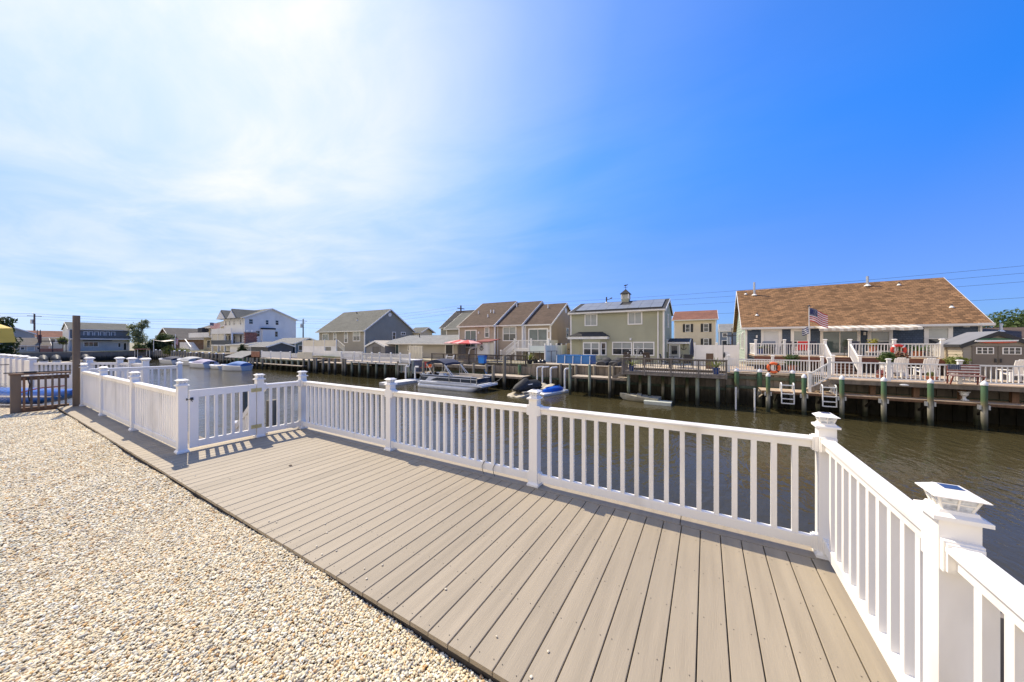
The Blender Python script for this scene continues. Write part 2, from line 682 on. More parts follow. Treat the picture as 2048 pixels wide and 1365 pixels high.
# our own bulkhead under the deck edge (faces the water)
TIMBER = M('weathered_timber', (0.23, 0.19, 0.145), 0.85, 0.3, 6, bump=0.006, bscale=14, stretch=(1, 1, 0.15), objvar=0.15, detail=6)
BROWNWOOD = M('brown_stained_wood', (0.175, 0.095, 0.05), 0.75, 0.3, 6, bump=0.004, bscale=25, stretch=(1, 1, 0.2), objvar=0.12, detail=6)
own = thing('bulkhead', 'timber bulkhead wall holding up the near bank under the taupe deck', 'seawall', (-6, 3.3, WZ))
for i in range(46):
    x = -14.0 + i * 0.35
    yb = 1.62 if x < -6.6 else 3.4
    mb = MB().box(x, x + 0.34, yb, yb + 0.06 + 0.01 * (i % 2), WZ - 0.8, -0.16)
    part('sheet_plank', mb, TIMBER, own)
mb = MB().box(-6.6, -6.54, 1.7, 3.4, WZ - 0.8, -0.16)
part('return_wall', mb, TIMBER, own)

# ---------------------------------------------------------------- gravel (pebbles, uncountable)


def build_gravel():
    rng = np.random.default_rng(5)

    def patch(x0, x1, y0, y1, sp):
        xs = np.arange(x0, x1, sp)
        ys = np.arange(y0, y1, sp)
        g = np.stack(np.meshgrid(xs, ys), -1).reshape(-1, 2)
        return g + rng.uniform(-0.5, 0.5, g.shape) * sp * 0.95

    P = [patch(-4.6, 0.4, -0.35, 1.335, 0.0092), patch(-13.75, -4.6, -0.35, 1.335, 0.0135), patch(0.4, 3.0, -0.5, 1.33, 0.02),
         patch(-13.75, 3.0, -2.6, -0.35, 0.026)]
    S = [np.full(len(P[0]), 0.0071), np.full(len(P[1]), 0.0092), np.full(len(P[2]), 0.0125), np.full(len(P[3]), 0.015)]
    p = np.concatenate(P)
    r = np.concatenate(S)
    n = len(p)
    x, y = p[:, 0], p[:, 1]
    z = -0.060 + 0.012 * np.sin(x * 2.1 + 1.3 * np.sin(y * 1.7)) + 0.010 * np.sin(y * 3.3 + x * 0.9) + 0.004 * np.sin(9 * x + 7 * y) + rng.uniform(0, 0.016, n)
    big = rng.random(n)
    r = r * (0.7 + 0.75 * rng.random(n) ** 1.6) * np.where(big > 0.985, 1.45, 1.0)
    sc = np.stack([r * rng.uniform(0.95, 1.45, n), r * rng.uniform(0.75, 1.05, n), r * rng.uniform(0.5, 0.8, n)], 1)
    rot = np.stack([rng.uniform(-0.5, 0.5, n), rng.uniform(-0.5, 0.5, n), rng.uniform(0, 6.283, n)], 1)
    tint = rng.random(n)
    me = bpy.data.meshes.new('gravel')
    me.vertices.add(n)
    me.vertices.foreach_set('co', np.stack([x, y, z], 1).astype(np.float32).ravel())
    for nm, arr in (('p_rot', rot), ('p_scl', sc)):
        a = me.attributes.new(nm, 'FLOAT_VECTOR', 'POINT')
        a.data.foreach_set('vector', arr.astype(np.float32).ravel())
    a = me.attributes.new('p_tint', 'FLOAT', 'POINT')
    a.data.foreach_set('value', tint.astype(np.float32))
    o = bpy.data.objects.new('gravel', me)
    COL.objects.link(o)
    setp(o, 'loose cream and tan pebbles spread beside the deck', kind='stuff')
    # pebble colours
    m = bpy.data.materials.new('pebbles')
    m.use_nodes = True
    nt = m.node_tree
    N, L = nt.nodes.new, nt.links.new
    b = nt.nodes['Principled BSDF']
    b.inputs['Roughness'].default_value = 0.6
    b.inputs['Specular IOR Level'].default_value = 0.35
    at = N('ShaderNodeAttribute')
    at.attribute_type = 'INSTANCER'
    at.attribute_name = 'p_tint'
    rp = N('ShaderNodeValToRGB')
    rp.color_ramp.interpolation = 'CONSTANT'
    cols = [(0.0, (0.64, 0.55, 0.36)), (0.16, (0.70, 0.63, 0.45)), (0.30, (0.58, 0.48, 0.30)), (0.42, (0.75, 0.70, 0.53)), (0.53, (0.50, 0.47, 0.36)),
            (0.62, (0.64, 0.51, 0.30)), (0.72, (0.56, 0.44, 0.25)), (0.79, (0.72, 0.61, 0.39)), (0.86, (0.38, 0.34, 0.26)), (0.91, (0.58, 0.36, 0.14)),
            (0.945, (0.45, 0.29, 0.14)), (0.965, (0.78, 0.73, 0.59)), (0.985, (0.19, 0.16, 0.13))]
    el = rp.color_ramp.elements
    while len(el) < len(cols):
        el.new(0.5)
    for e, (q, c) in zip(el, cols):
        e.position = q
        e.color = (*c, 1)
    L(at.outputs['Fac'], rp.inputs[0])
    geo = N('ShaderNodeNewGeometry')
    nz = N('ShaderNodeTexNoise')
    nz.inputs['Scale'].default_value = 120
    nz.inputs['Detail'].default_value = 3
    L(geo.outputs['Position'], nz.inputs['Vector'])
    mr = N('ShaderNodeMapRange')
    mr.inputs['To Min'].default_value = 0.88
    mr.inputs['To Max'].default_value = 1.32
    L(nz.outputs[0], mr.inputs[0])
    vm = N('ShaderNodeVectorMath')
    vm.operation = 'SCALE'
    L(rp.outputs[0], vm.inputs[0])
    L(mr.outputs[0], vm.inputs['Scale'])
    L(vm.outputs[0], b.inputs['Base Color'])
    g = bpy.data.node_groups.new('gravel_scatter', 'GeometryNodeTree')
    g.interface.new_socket('Geometry', in_out='INPUT', socket_type='NodeSocketGeometry')
    g.interface.new_socket('Geometry', in_out='OUTPUT', socket_type='NodeSocketGeometry')
    gi, go = g.nodes.new('NodeGroupInput'), g.nodes.new('NodeGroupOutput')
    ico = g.nodes.new('GeometryNodeMeshIcoSphere')
    ico.inputs['Radius'].default_value = 1.0
    ico.inputs['Subdivisions'].default_value = 2
    sp = g.nodes.new('GeometryNodeSetPosition')
    nn = g.nodes.new('ShaderNodeTexNoise')
    nn.inputs['Scale'].default_value = 0.9
    sub = g.nodes.new('ShaderNodeVectorMath')
    sub.operation = 'SUBTRACT'
    sub.inputs[1].default_value = (0.5, 0.5, 0.5)
    scv = g.nodes.new('ShaderNodeVectorMath')
    scv.operation = 'SCALE'
    scv.inputs['Scale'].default_value = 0.55
    sm = g.nodes.new('GeometryNodeSetShadeSmooth')
    mt = g.nodes.new('GeometryNodeSetMaterial')
    mt.inputs['Material'].default_value = m
    ip = g.nodes.new('GeometryNodeInstanceOnPoints')

    def attr(nm, t):
        q = g.nodes.new('GeometryNodeInputNamedAttribute')
        q.data_type = t
        q.inputs['Name'].default_value = nm
        return q.outputs['Attribute']
    e2r = g.nodes.new('FunctionNodeEulerToRotation')
    G = g.links.new
    G(ico.outputs['Mesh'], sp.inputs['Geometry'])
    G(nn.outputs['Color'], sub.inputs[0])
    G(sub.outputs[0], scv.inputs[0])
    G(scv.outputs[0], sp.inputs['Offset'])
    G(sp.outputs[0], sm.inputs[0])
    G(sm.outputs[0], mt.inputs['Geometry'])
    G(mt.outputs[0], ip.inputs['Instance'])
    G(gi.outputs[0], ip.inputs['Points'])
    G(attr('p_rot', 'FLOAT_VECTOR'), e2r.inputs[0])
    G(e2r.outputs[0], ip.inputs['Rotation'])
    G(attr('p_scl', 'FLOAT_VECTOR'), ip.inputs['Scale'])
    G(ip.outputs[0], go.inputs[0])
    md = o.modifiers.new('scatter', 'NODES')
    md.node_group = g


build_gravel()

# ---------------------------------------------------------------- deck
DECK = M('composite_decking', (0.315, 0.264, 0.187), 0.62, 0.10, 5.0, bump=0.0014, bscale=55, stretch=(3.5, 0.22, 1), objvar=0.075, detail=8, spec=0.35,
         dirt=((0.335, 0.283, 0.203), 0.8, 0.45, 0.8, (1, 1, 1)))
deck = thing('deck', None, None, (-3, 2.3, 0), kind='structure')
deck['label'] = 'taupe composite deck along the water with its boards running toward the canal'
PITCH, GAP = 0.1425, 0.006
x = -13.86
bi = 0
screws = MB()


def plank(x0, x1, y0, y1, zt):
    c = 0.003
    mb = MB()
    mb.add([(x0 + a, y0, z) for a, z in ((0, zt - 0.025), (x1 - x0, zt - 0.025), (x1 - x0, zt - c), (x1 - x0 - c, zt), (c, zt), (0, zt - c))] +
           [(x0 + a, y1, z) for a, z in ((0, zt - 0.025), (x1 - x0, zt - 0.025), (x1 - x0, zt - c), (x1 - x0 - c, zt), (c, zt), (0, zt - c))],
           [(5, 4, 3, 2, 1, 0), (6, 7, 8, 9, 10, 11)] + [(k, (k + 1) % 6, 6 + (k + 1) % 6, 6 + k) for k in range(6)])
    return mb


while x < 0.86:
    x1 = x + PITCH - GAP
    y1 = 3.235 if x1 > -6.62 else 1.83
    y0 = 1.335 + rnd.uniform(-0.002, 0.002)
    if x > -0.75:
        y0 = -1.2
    part('deck_board', plank(x, x1, y0, y1, rnd.uniform(-0.0012, 0.0)), DECK, deck)
    if x > -7:
        for yy in ([1.38, 1.80, 2.22, 2.64, 3.06, 3.2] if x <= -0.75 else [0.96, 1.38, 1.80, 2.22, 2.64, 3.06]):
            for dx in (0.025, PITCH - GAP - 0.025):
                cx, cy = x + dx + rnd.uniform(-.004, .004), yy + rnd.uniform(-.012, .012)
                screws.add([(cx + 0.0032 * math.cos(a), cy + 0.0032 * math.sin(a), 0.0012) for a in [k * math.pi / 3 for k in range(6)]], [(0, 1, 2, 3, 4, 5)])
    x += PITCH
part('deck_screws', screws, M('screw_heads', (0.06, 0.05, 0.04), 0.6), deck, kind='stuff')
for a, b_ in ((-6.62, -3.4), (-3.394, -0.2), (-0.194, 1.0)):
    part('border_board', MB().box(a, b_, 3.241, 3.43, -0.026, 0.0), DECK, deck)
part('border_board', MB().box(-13.86, -6.63, 1.836, 1.90, -0.026, 0.0), DECK, deck)
JOIST = M('dark_joist_timber', (0.05, 0.042, 0.034), 0.9, 0.3, 9)
part('rim_joist', MB().box(-13.86, -0.75, 1.345, 1.385, -0.10, -0.027), JOIST, deck)
part('joist_frame', MB().box(-6.6, 0.95, 1.39, 3.4, -0.15, -0.03).box(-13.8, -6.6, 1.39, 1.8, -0.15, -0.03), JOIST, deck)
part('fascia', MB().box(-6.62, 1.0, 3.432, 3.45, -0.22, -0.002), DECK, deck)

peb = MB()
for k in range(26):
    px, py = rnd.uniform(-6.5, -0.4), 1.36 + abs(rnd.gauss(0, 0.16))
    peb.ell((px, py, 0.004), rnd.uniform(.006, .011), rnd.uniform(.005, .009), rnd.uniform(.004, .006), 7, 5)
single('stray_pebbles', peb, M('stray_pebble', (0.6, 0.53, 0.4), 0.6, 0.3, 40), 'few stray pebbles kicked onto the deck boards beside the gravel', kind='stuff', smooth=True, base=(-3, 1.4, 0))

# ---------------------------------------------------------------- white vinyl railings with solar post caps
PW = 0.05          # half width of a post
LENS = M('solar_lamp_lens', (0.62, 0.64, 0.66), 0.12, 0.35, 60, spec=0.9)
SOLAR = M('solar_cell', (0.035, 0.04, 0.07), 0.12, 0.3, 30, spec=0.8)
PROTO = {}


def post(root, x, y, h=0.965, lamp=True, trim=True):
    """square sleeve with base trim and a solar lantern cap; sub-parts are its cap, lens and solar cell"""
    key = ('p', round(h, 3), lamp)
    if key not in PROTO:
        mb = MB().box(-PW, PW, -PW, PW, 0, h)
        sleeve = mesh_obj('post', mb, WHITE, (0, 0, 0))
        subs = []
        c = MB().box(-0.068, 0.068, -0.068, 0.068, 0, 0.02).frus(0, 0, 0.02, 0.068, 0.042, 0.052)
        subs.append(('base_trim', mesh_obj('base_trim', c, WHITE, (0, 0, 0)), 0))
        c = MB().box(-0.069, 0.069, -0.069, 0.069, h, h + 0.014).frus(0, 0, h + 0.014, 0.069, h + 0.022, 0.05)
        c.frus(0, 0, h + 0.022, 0.05, h + 0.033, 0.046)
        if lamp:
            z0, z1 = h + 0.033, h + 0.080
            for sx in (-1, 1):
                for sy in (-1, 1):
                    c.bar((sx * 0.036, sy * 0.036, z0), (sx * 0.050, sy * 0.050, z1), 0.006, 0.006)
            for ax in (0, 1):
                for sg in (-1, 1):
                    f = (lambda a, b, z: (a, b * sg, z)) if ax == 0 else (lambda a, b, z: (b * sg, a, z))
                    c.bar(f(0, 0.0372, z0), f(0, 0.0512, z1), 0.0045, 0.0045)
                    c.bar(f(-0.043, 0.0442, (z0 + z1) / 2), f(0.043, 0.0442, (z0 + z1) / 2), 0.004, 0.004)
            c.frus(0, 0, z1, 0.066, z1 + 0.003, 0.066).frus(0, 0, z1 + 0.003, 0.066, z1 + 0.020, 0.038).frus(0, 0, z1 + 0.020, 0.038, z1 + 0.0235, 0.034)
        else:
            c.frus(0, 0, h + 0.033, 0.046, h + 0.06, 0.01)
        subs.append(('cap', mesh_obj('cap', c, WHITE, (0, 0, 0)), 0))
        if lamp:
            c = MB().frus(0, 0, z0, 0.0345, z1, 0.0485)
            subs.append(('lens', mesh_obj('lens', c, LENS, (0, 0, 0)), 0))
            c = MB().box(-0.025, 0.025, -0.025, 0.025, z1 + 0.0237, z1 + 0.0247)
            subs.append(('solar_cell', mesh_obj('solar_cell', c, SOLAR, (0, 0, 0)), 0))
        sleeve.parent = root
        sleeve.location = Vector((x, y, 0)) - org(root)
        for nm, o, _ in subs:
            o.parent = sleeve
        PROTO[key] = sleeve
        return sleeve
    c = copy_tree(PROTO[key], root)
    c.location = Vector((x, y, 0)) - org(root)
    return c


def rail_bay(root, p, q, z0=0.05, z1=0.885, sp=0.127, bw=0.019, brackets=True):
    """top rail, bottom rail and balusters between two posts; p, q are the post centres"""
    p, q = Vector((p[0], p[1], 0)), Vector((q[0], q[1], 0))
    d = (q - p).normalized()
    nrm = Vector((-d.y, d.x, 0))
    a, b = p + d * PW, q - d * PW
    up = Vector((0, 0, 1))

    def sweep(name, prof):
        mb = MB().loft([[e + nrm * w_ + up * z for w_, z in prof] for e in (a, b)])
        mb.f = [f[::-1] for f in mb.f]
        part(name, mb, WHITE, root)
    sweep('top_rail', [(-0.022, z1 - 0.082), (0.022, z1 - 0.082), (0.022, z1 - 0.03), (0.044, z1 - 0.026), (0.044, z1 - 0.012), (0.03, z1), (-0.03, z1),
                       (-0.044, z1 - 0.012), (-0.044, z1 - 0.026), (-0.022, z1 - 0.03)])
    sweep('bottom_rail', [(-0.022, z0), (0.022, z0), (0.022, z0 + 0.076), (0.014, z0 + 0.082), (-0.014, z0 + 0.082), (-0.022, z0 + 0.076)])
    L_ = (b - a).length
    n = max(1, int(round(L_ / sp)) - 1)
    zb0, zb1 = z0 + 0.081, z1 - 0.081
    key = ('b', round(zb0, 3), round(zb1, 3), round(d.x, 3))
    for k in range(n):
        c = a + d * (L_ * (k + 1) / (n + 1))
        if key not in PROTO:
            mb = MB().obox((0, 0, (zb0 + zb1) / 2), (2 * bw, 2 * bw * 0.95, zb1 - zb0), math.atan2(d.y, d.x))
            o = mesh_obj('baluster', mb, WHITE, (0, 0, 0))
            PROTO[key] = o
        else:
            o = PROTO[key].copy()
            COL.objects.link(o)
        o.parent = root
        o.location = c - org(root)
    if brackets:
        for e, s in ((a, 1), (b, -1)):
            for zz, hh in ((z1 - 0.045, 0.10), (z0 + 0.04, 0.10)):
                mb = MB().obox(e + d * s * 0.011 + up * zz, (0.022, 0.095 if zz > 0.5 else 0.062, hh + 0.012), math.atan2(d.y, d.x))
                mb.obox(e + d * s * 0.028 + up * zz, (0.014, 0.085 if zz > 0.5 else 0.052, hh), math.atan2(d.y, d.x))
                part('rail_bracket', mb, WHITE, root)


Y1, XR, XG, Y2 = 3.33, 0.775, -6.50, 1.70
rail = thing('deck_railing', 'white vinyl railing with solar lantern caps along the water side of the deck', 'railing', (-3, Y1, 0))
xs = [XG, -4.06, -1.66, XR]
for xx in xs:
    post(rail, xx, Y1)
for a, b_ in zip(xs, xs[1:]):
    rail_bay(rail, (a, Y1), (b_, Y1))
for yy in (1.86, -0.55):
    post(rail, XR, yy)
rail_bay(rail, (XR, Y1), (XR, 1.86))
rail_bay(rail, (XR, 1.86), (XR, -0.55))
post(rail, XG - 0.05, 2.66)
rail_bay(rail, (XG - 0.05, 2.66), (XG, Y1))
# two black wire ties hooked on the bottom rail of the middle bay
for k, xx in enumerate((-2.33, -2.17)):
    mb = MB().tube([(xx, Y1 - 0.005, 0.15), (xx - 0.01, Y1 - 0.03, 0.135), (xx - 0.028, Y1 - 0.04, 0.09), (xx - 0.02, Y1 - 0.042, 0.04), (xx + 0.005, Y1 - 0.05, 0.006)], 0.0035, 5)
    single('wire_hook', mb, BLACK, 'black wire hook hanging over the bottom rail, ' + ('left one of the pair' if k == 0 else 'right one of the pair'), 'hook',
           'black wire hooks on the deck railing', smooth=True)

# gate between the post of the left run and the hinge post
gate = thing('gate', 'white vinyl gate with yellowed hinges leading to the lower landing', 'gate', (XG - 0.05, 2.2, 0))
gy0, gy1 = Y2 + PW + 0.02, 2.66 - PW - 0.012
gx = XG - 0.03


def gbox(name, y0, y1, z0, z1, t=0.022, m=WHITE):
    return part(name, MB().box(gx - t, gx + t, y0, y1, z0, z1), m, gate)


gbox('stile', gy0, gy0 + 0.10, 0.05, 0.895)
gbox('stile', gy1 - 0.10, gy1, 0.05, 0.895)
gbox('top_rail', gy0 + 0.102, gy1 - 0.102, 0.79, 0.895, 0.021)
gbox('bottom_rail', gy0 + 0.102, gy1 - 0.102, 0.05, 0.145, 0.021)
nb = 5
for k in range(nb):
    yc = gy0 + 0.10 + (gy1 - gy0 - 0.20) * (k + 1) / (nb + 1)
    gbox('baluster', yc - 0.019, yc + 0.019, 0.145, 0.79, 0.018)
for zz in (0.19, 0.80):
    mb = MB().box(gx + 0.022, gx + 0.03, gy1 - 0.07, gy1 + 0.003, zz - 0.03, zz + 0.03).box(gx + 0.03, gx + 0.036, gy1 + 0.004, gy1 + 0.075, zz - 0.03, zz + 0.03)
    mb.cyl((gx + 0.034, gy1 + 0.003, zz - 0.035), (gx + 0.034, gy1 + 0.003, zz + 0.035), 0.007, n=8)
    part('hinge', mb, BRASS, gate)
mb = MB().box(gx + 0.0225, gx + 0.03, gy0 + 0.008, gy0 + 0.04, 0.75, 0.79).cyl((gx + 0.036, gy0 - 0.03, 0.77), (gx + 0.036, gy0 + 0.035, 0.77), 0.005, n=8)
mb.box(gx + 0.026, gx + 0.04, gy0 - 0.04, gy0 - 0.025, 0.755, 0.785).cyl((gx + 0.03, gy0 + 0.02, 0.75), (gx + 0.06, gy0 + 0.02, 0.73), 0.004, n=6)
part('latch', mb, DARKMETAL, gate)

# the run along the walkway, left of the gate
lrail = thing('deck_railing', 'white vinyl railing with solar caps along the narrow walkway left of the gate', 'railing', (-10, Y2, 0))
xs = [XG - 0.06, -8.98, -11.40, -13.55]
for xx in xs:
    post(lrail, xx, Y2)
for a, b_ in zip(xs, xs[1:]):
    rail_bay(lrail, (b_, Y2), (a, Y2), sp=0.105)
# cross run at the end of the landing
erail = thing('deck_railing', 'white vinyl railing in shade crossing to the water at the far end of the walkway', 'railing', (-13.2, 2.5, 0))
post(erail, -13.15, 3.36, 0.99, lamp=False)
rail_bay(erail, (-13.45, 1.72), (-13.15, 3.36), z1=0.93, sp=0.125, brackets=False)

# lower landing, its stair rail, ladder and piles in the notch behind the gate
low = thing('boat_landing', 'low timber boat landing down the steps behind the white gate', 'dock', (-10, 2.6, -0.9))
for k in range(11):
    part('plank', MB().box(-12.9, -7.8, 1.78 + k * 0.145, 1.915 + k * 0.145, -0.94, -0.9), TIMBER, low)
for k in range(4):
    part('step', MB().box(-6.9 - 0.27 * k, -6.62 - 0.27 * k, 1.85, 2.75, -0.2 - 0.2 * k, -0.16 - 0.2 * k), DECK, low)
srail = thing('stair_railing', 'white vinyl stair rail sloping down behind the gate', 'railing', (-7, 2.75, -0.4))
mb = MB().bar((-6.6, 2.78, 0.86), (-7.75, 2.78, -0.02), 0.05, 0.085)
part('top_rail', mb, WHITE, srail)
part('bottom_rail', MB().bar((-6.6, 2.78, 0.05), (-7.75, 2.78, -0.80), 0.045, 0.08), WHITE, srail)
for k in range(8):
    xx = -6.72 - 0.125 * k
    zt = 0.86 - (-6.6 - xx) * 0.765
    part('baluster', MB().box(xx - 0.019, xx + 0.019, 2.762, 2.798, zt - 0.80, zt - 0.03), WHITE, srail)
part('post', MB().box(-7.85, -7.75, 2.73, 2.83, -0.95, 0.06).frus(-7.8, 2.78, 0.06, 0.062, 0.085, 0.03), WHITE, srail)
PILEM = M('pile_timber', (0.15, 0.13, 0.085), 0.85, 0.35, 5, bump=0.008, bscale=18, stretch=(1, 1, 0.2), objvar=0.1, detail=6)


def free_pile(x, y, z1, r, label, capm=None, m=PILEM, group=None, z0=WZ - 1.2):
    t = thing('mooring_piling', label, 'piling', (x, y, z0), group)
    mb = MB().lathe([(r * 1.06, 0), (r * 1.03, (z1 - z0) * .5), (r, z1 - z0 - .01), (r * .93, z1 - z0)], (x, y, z0), 12)
    part('shaft', mb, m, t, smooth=50)
    if capm:
        part('cap', MB().lathe([(r * 1.12, -0.05), (r * 1.12, 0.03), (r * 0.75, 0.10), (r * 0.1, 0.17)], (x, y, z1), 12), capm, t, smooth=50)
    return t


free_pile(-9.3, 3.45, 0.60, 0.085, 'tallest dark timber piling seen between the gate balusters')
free_pile(-8.05, 3.5, 0.36, 0.10, 'stout timber piling behind the stair rail of the gate')
free_pile(-6.95, 3.62, 0.10, 0.10, 'short timber piling just outside the bay right of the gate hinges')
for k, (px, py, pz) in enumerate(((-8.35, 2.55, -0.30), (-8.15, 2.9, 0.02))):
    free_pile(px, py, pz, 0.05, ('rusty pipe stub beside the landing ladder, lower one' if k == 0 else 'rusty pipe stub beside the landing ladder, taller one'), z0=-1.0,
              m=M('rusty_pipe', (0.11, 0.075, 0.05), 0.7, 0.4, 12))
lad = thing('dock_ladder', 'curved metal dock ladder rails showing through the gate balusters', 'ladder', (-9.0, 2.3, -0.9))
for k, yy in enumerate((2.05, 2.5)):
    pts = [(-8.75, yy, -0.9), (-8.75, yy, -0.35)] + [(-8.75 - 0.22 + 0.22 * math.cos(a), yy, -0.35 + 0.22 * math.sin(a)) for a in [math.pi * q / 8 for q in range(1, 9)]] + [(-9.19, yy, -1.9)]
    part('side_rail', MB().tube(pts, 0.022, 8), STEEL, lad, smooth=True)
for zz in (-0.95, -1.25, -1.55):
    part('rung', MB().cyl((-9.19, 2.05, zz), (-9.19, 2.5, zz), 0.018, n=8), STEEL, lad, smooth=True)
free_pile(-9.55, 2.62, 0.42, 0.018, 'thin black pole standing beside the landing ladder', m=BLACK, z0=-0.9)

# ---------------------------------------------------------------- brown wooden fence and tall post at the left lot line
GREYWOOD = M('grey_brown_fence_wood', (0.17, 0.125, 0.085), 0.8, 0.3, 5, bump=0.004, bscale=20, stretch=(1, 1, 0.15), objvar=0.1, detail=7,
             dirt=((0.15, 0.115, 0.08), 2.5, 0.5, 0.8, (1, 1, 0.2)))
fe = thing('wooden_fence', 'short brown wooden picket fence between the gravel and the left neighbour', 'fence', (-13.9, 1.1, -0.07))
ya, yb = 0.76, 1.52
part('post', MB().box(-14.0, -13.86, ya - 0.06, ya + 0.08, -0.2, 0.83), GREYWOOD, fe)
part('top_rail', MB().box(-13.95, -13.87, ya + 0.08, yb, 0.70, 0.79), BROWNWOOD, fe)
part('cap_rail', MB().box(-14.02, -13.84, ya - 0.08, yb + 0.02, 0.83, 0.865), BROWNWOOD, fe)
part('bottom_rail', MB().box(-13.97, -13.87, ya + 0.08, yb, -0.06, 0.05), BROWNWOOD, fe)
for k in range(7):
    yy = ya + 0.10 + k * 0.098
    part('picket', MB().box(-13.869, -13.835, yy, yy + 0.034, 0.0, 0.76), BROWNWOOD if k == 0 else GREYWOOD, fe)
mb = MB().box(-13.69, -13.58, 1.545, 1.655, -0.2, 2.27)
single('wooden_post', mb, GREYWOOD, 'tall weathered square timber post standing alone at the end of the railing', 'post')
# ================================================================ helpers for the far bank


def ZM(name, stops, rough=0.85, nscale=4.0, var=0.25, wob=0.25, bump=0.006, objvar=0.12):
    """wood that stands in the tide: colour bands by height (paint, bare wood, barnacles, algae) with a ragged edge"""
    if name in MATS:
        return MATS[name]
    m = bpy.data.materials.new(name)
    m.use_nodes = True
    nt = m.node_tree
    N, L = nt.nodes.new, nt.links.new
    b = nt.nodes['Principled BSDF']
    b.inputs['Roughness'].default_value = rough
    b.inputs['Specular IOR Level'].default_value = 0.3
    geo = N('ShaderNodeNewGeometry')
    mp = N('ShaderNodeMapping')
    mp.inputs['Scale'].default_value = (1, 1, 0.3)
    L(geo.outputs['Position'], mp.inputs[0])
    nz = N('ShaderNodeTexNoise')
    nz.inputs['Scale'].default_value = nscale
    nz.inputs['Detail'].default_value = 6
    L(mp.outputs[0], nz.inputs['Vector'])
    sp = N('ShaderNodeSeparateXYZ')
    L(geo.outputs['Position'], sp.inputs[0])

    def mth(op, a, c):
        q = N('ShaderNodeMath')
        q.operation = op
        for k, x in enumerate((a, c)):
            if isinstance(x, (int, float)):
                q.inputs[k].default_value = x
            else:
                L(x, q.inputs[k])
        return q.outputs[0]
    zz = mth('ADD', sp.outputs['Z'], mth('MULTIPLY', mth('SUBTRACT', nz.outputs[0], 0.5), wob * 4))
    mr = N('ShaderNodeMapRange')
    mr.inputs['From Min'].default_value = -2.6
    mr.inputs['From Max'].default_value = 0.4
    L(zz, mr.inputs[0])
    rp = N('ShaderNodeValToRGB')
    el = rp.color_ramp.elements
    while len(el) < len(stops):
        el.new(0.5)
    for e, (z, c) in zip(el, stops):
        e.position = (z + 2.6) / 3.0
        e.color = (*c, 1)
    L(mr.outputs[0], rp.inputs[0])
    n2 = N('ShaderNodeTexNoise')
    n2.inputs['Scale'].default_value = 9
    n2.inputs['Detail'].default_value = 6
    L(mp.outputs[0], n2.inputs['Vector'])
    oi = N('ShaderNodeObjectInfo')
    f = mth('MULTIPLY', mth('ADD', mth('MULTIPLY', n2.outputs[0], 2 * var), 1 - var), mth('ADD', mth('MULTIPLY', oi.outputs['Random'], 2 * objvar), 1 - objvar))
    vm = N('ShaderNodeVectorMath')
    vm.operation = 'SCALE'
    L(rp.outputs[0], vm.inputs[0])
    L(f, vm.inputs['Scale'])
    L(vm.outputs[0], b.inputs['Base Color'])
    bp = N('ShaderNodeBump')
    bp.inputs['Distance'].default_value = bump
    L(n2.outputs[0], bp.inputs['Height'])
    L(bp.outputs[0], b.inputs['Normal'])
    MATS[name] = m
    return m


ALGAE = (0.022, 0.021, 0.014)
WALLW = ZM('bulkhead_boards', [(-2.6, (0.012, 0.011, 0.008)), (-1.95, ALGAE), (-1.55, (0.06, 0.052, 0.038)), (-1.3, (0.17, 0.145, 0.11)), (-0.4, (0.24, 0.205, 0.165))], objvar=0.22)
WALE = ZM('green_wale_timber', [(-2.6, ALGAE), (-1.7, (0.03, 0.035, 0.022)), (-1.35, (0.075, 0.10, 0.07)), (-0.5, (0.12, 0.135, 0.09))])
PILEG = ZM('green_painted_pile', [(-2.6, (0.02, 0.02, 0.014)), (-2.15, (0.035, 0.04, 0.022)), (-1.85, (0.17, 0.16, 0.115)), (-1.5, (0.30, 0.28, 0.22)), (-1.2, (0.15, 0.13, 0.07)),
                                  (-0.95, (0.075, 0.12, 0.055)), (-0.2, (0.06, 0.125, 0.07))], wob=0.14)
PILEP = ZM('pale_green_pile', [(-2.6, ALGAE), (-2.0, (0.03, 0.032, 0.02)), (-1.7, (0.13, 0.15, 0.10)), (-1.3, (0.24, 0.25, 0.18)), (-0.3, (0.17, 0.21, 0.155))], wob=0.12)
PILEW = ZM('weathered_pile', [(-2.6, ALGAE), (-1.95, (0.03, 0.028, 0.02)), (-1.65, (0.15, 0.14, 0.10)), (-1.2, (0.24, 0.21, 0.155)), (-0.3, (0.25, 0.215, 0.155))], wob=0.12)
DOCKW = M('sun_bleached_dock_boards', (0.44, 0.37, 0.28), 0.85, 0.22, 3, bump=0.003, bscale=25, objvar=0.1, detail=6)
TANDECK = M('tan_composite_boards', (0.50, 0.37, 0.24), 0.7, 0.12, 3, objvar=0.06, detail=6)
GREYRAIL = M('grey_weathered_rail_wood', (0.20, 0.175, 0.15), 0.85, 0.25, 5, bump=0.003, bscale=25, objvar=0.12, detail=6)
DARKRAIL = M('dark_stained_rail_wood', (0.075, 0.06, 0.05), 0.8, 0.25, 6, objvar=0.12)
REDWOOD = M('red_stained_fascia', (0.16, 0.06, 0.035), 0.7, 0.2, 5)


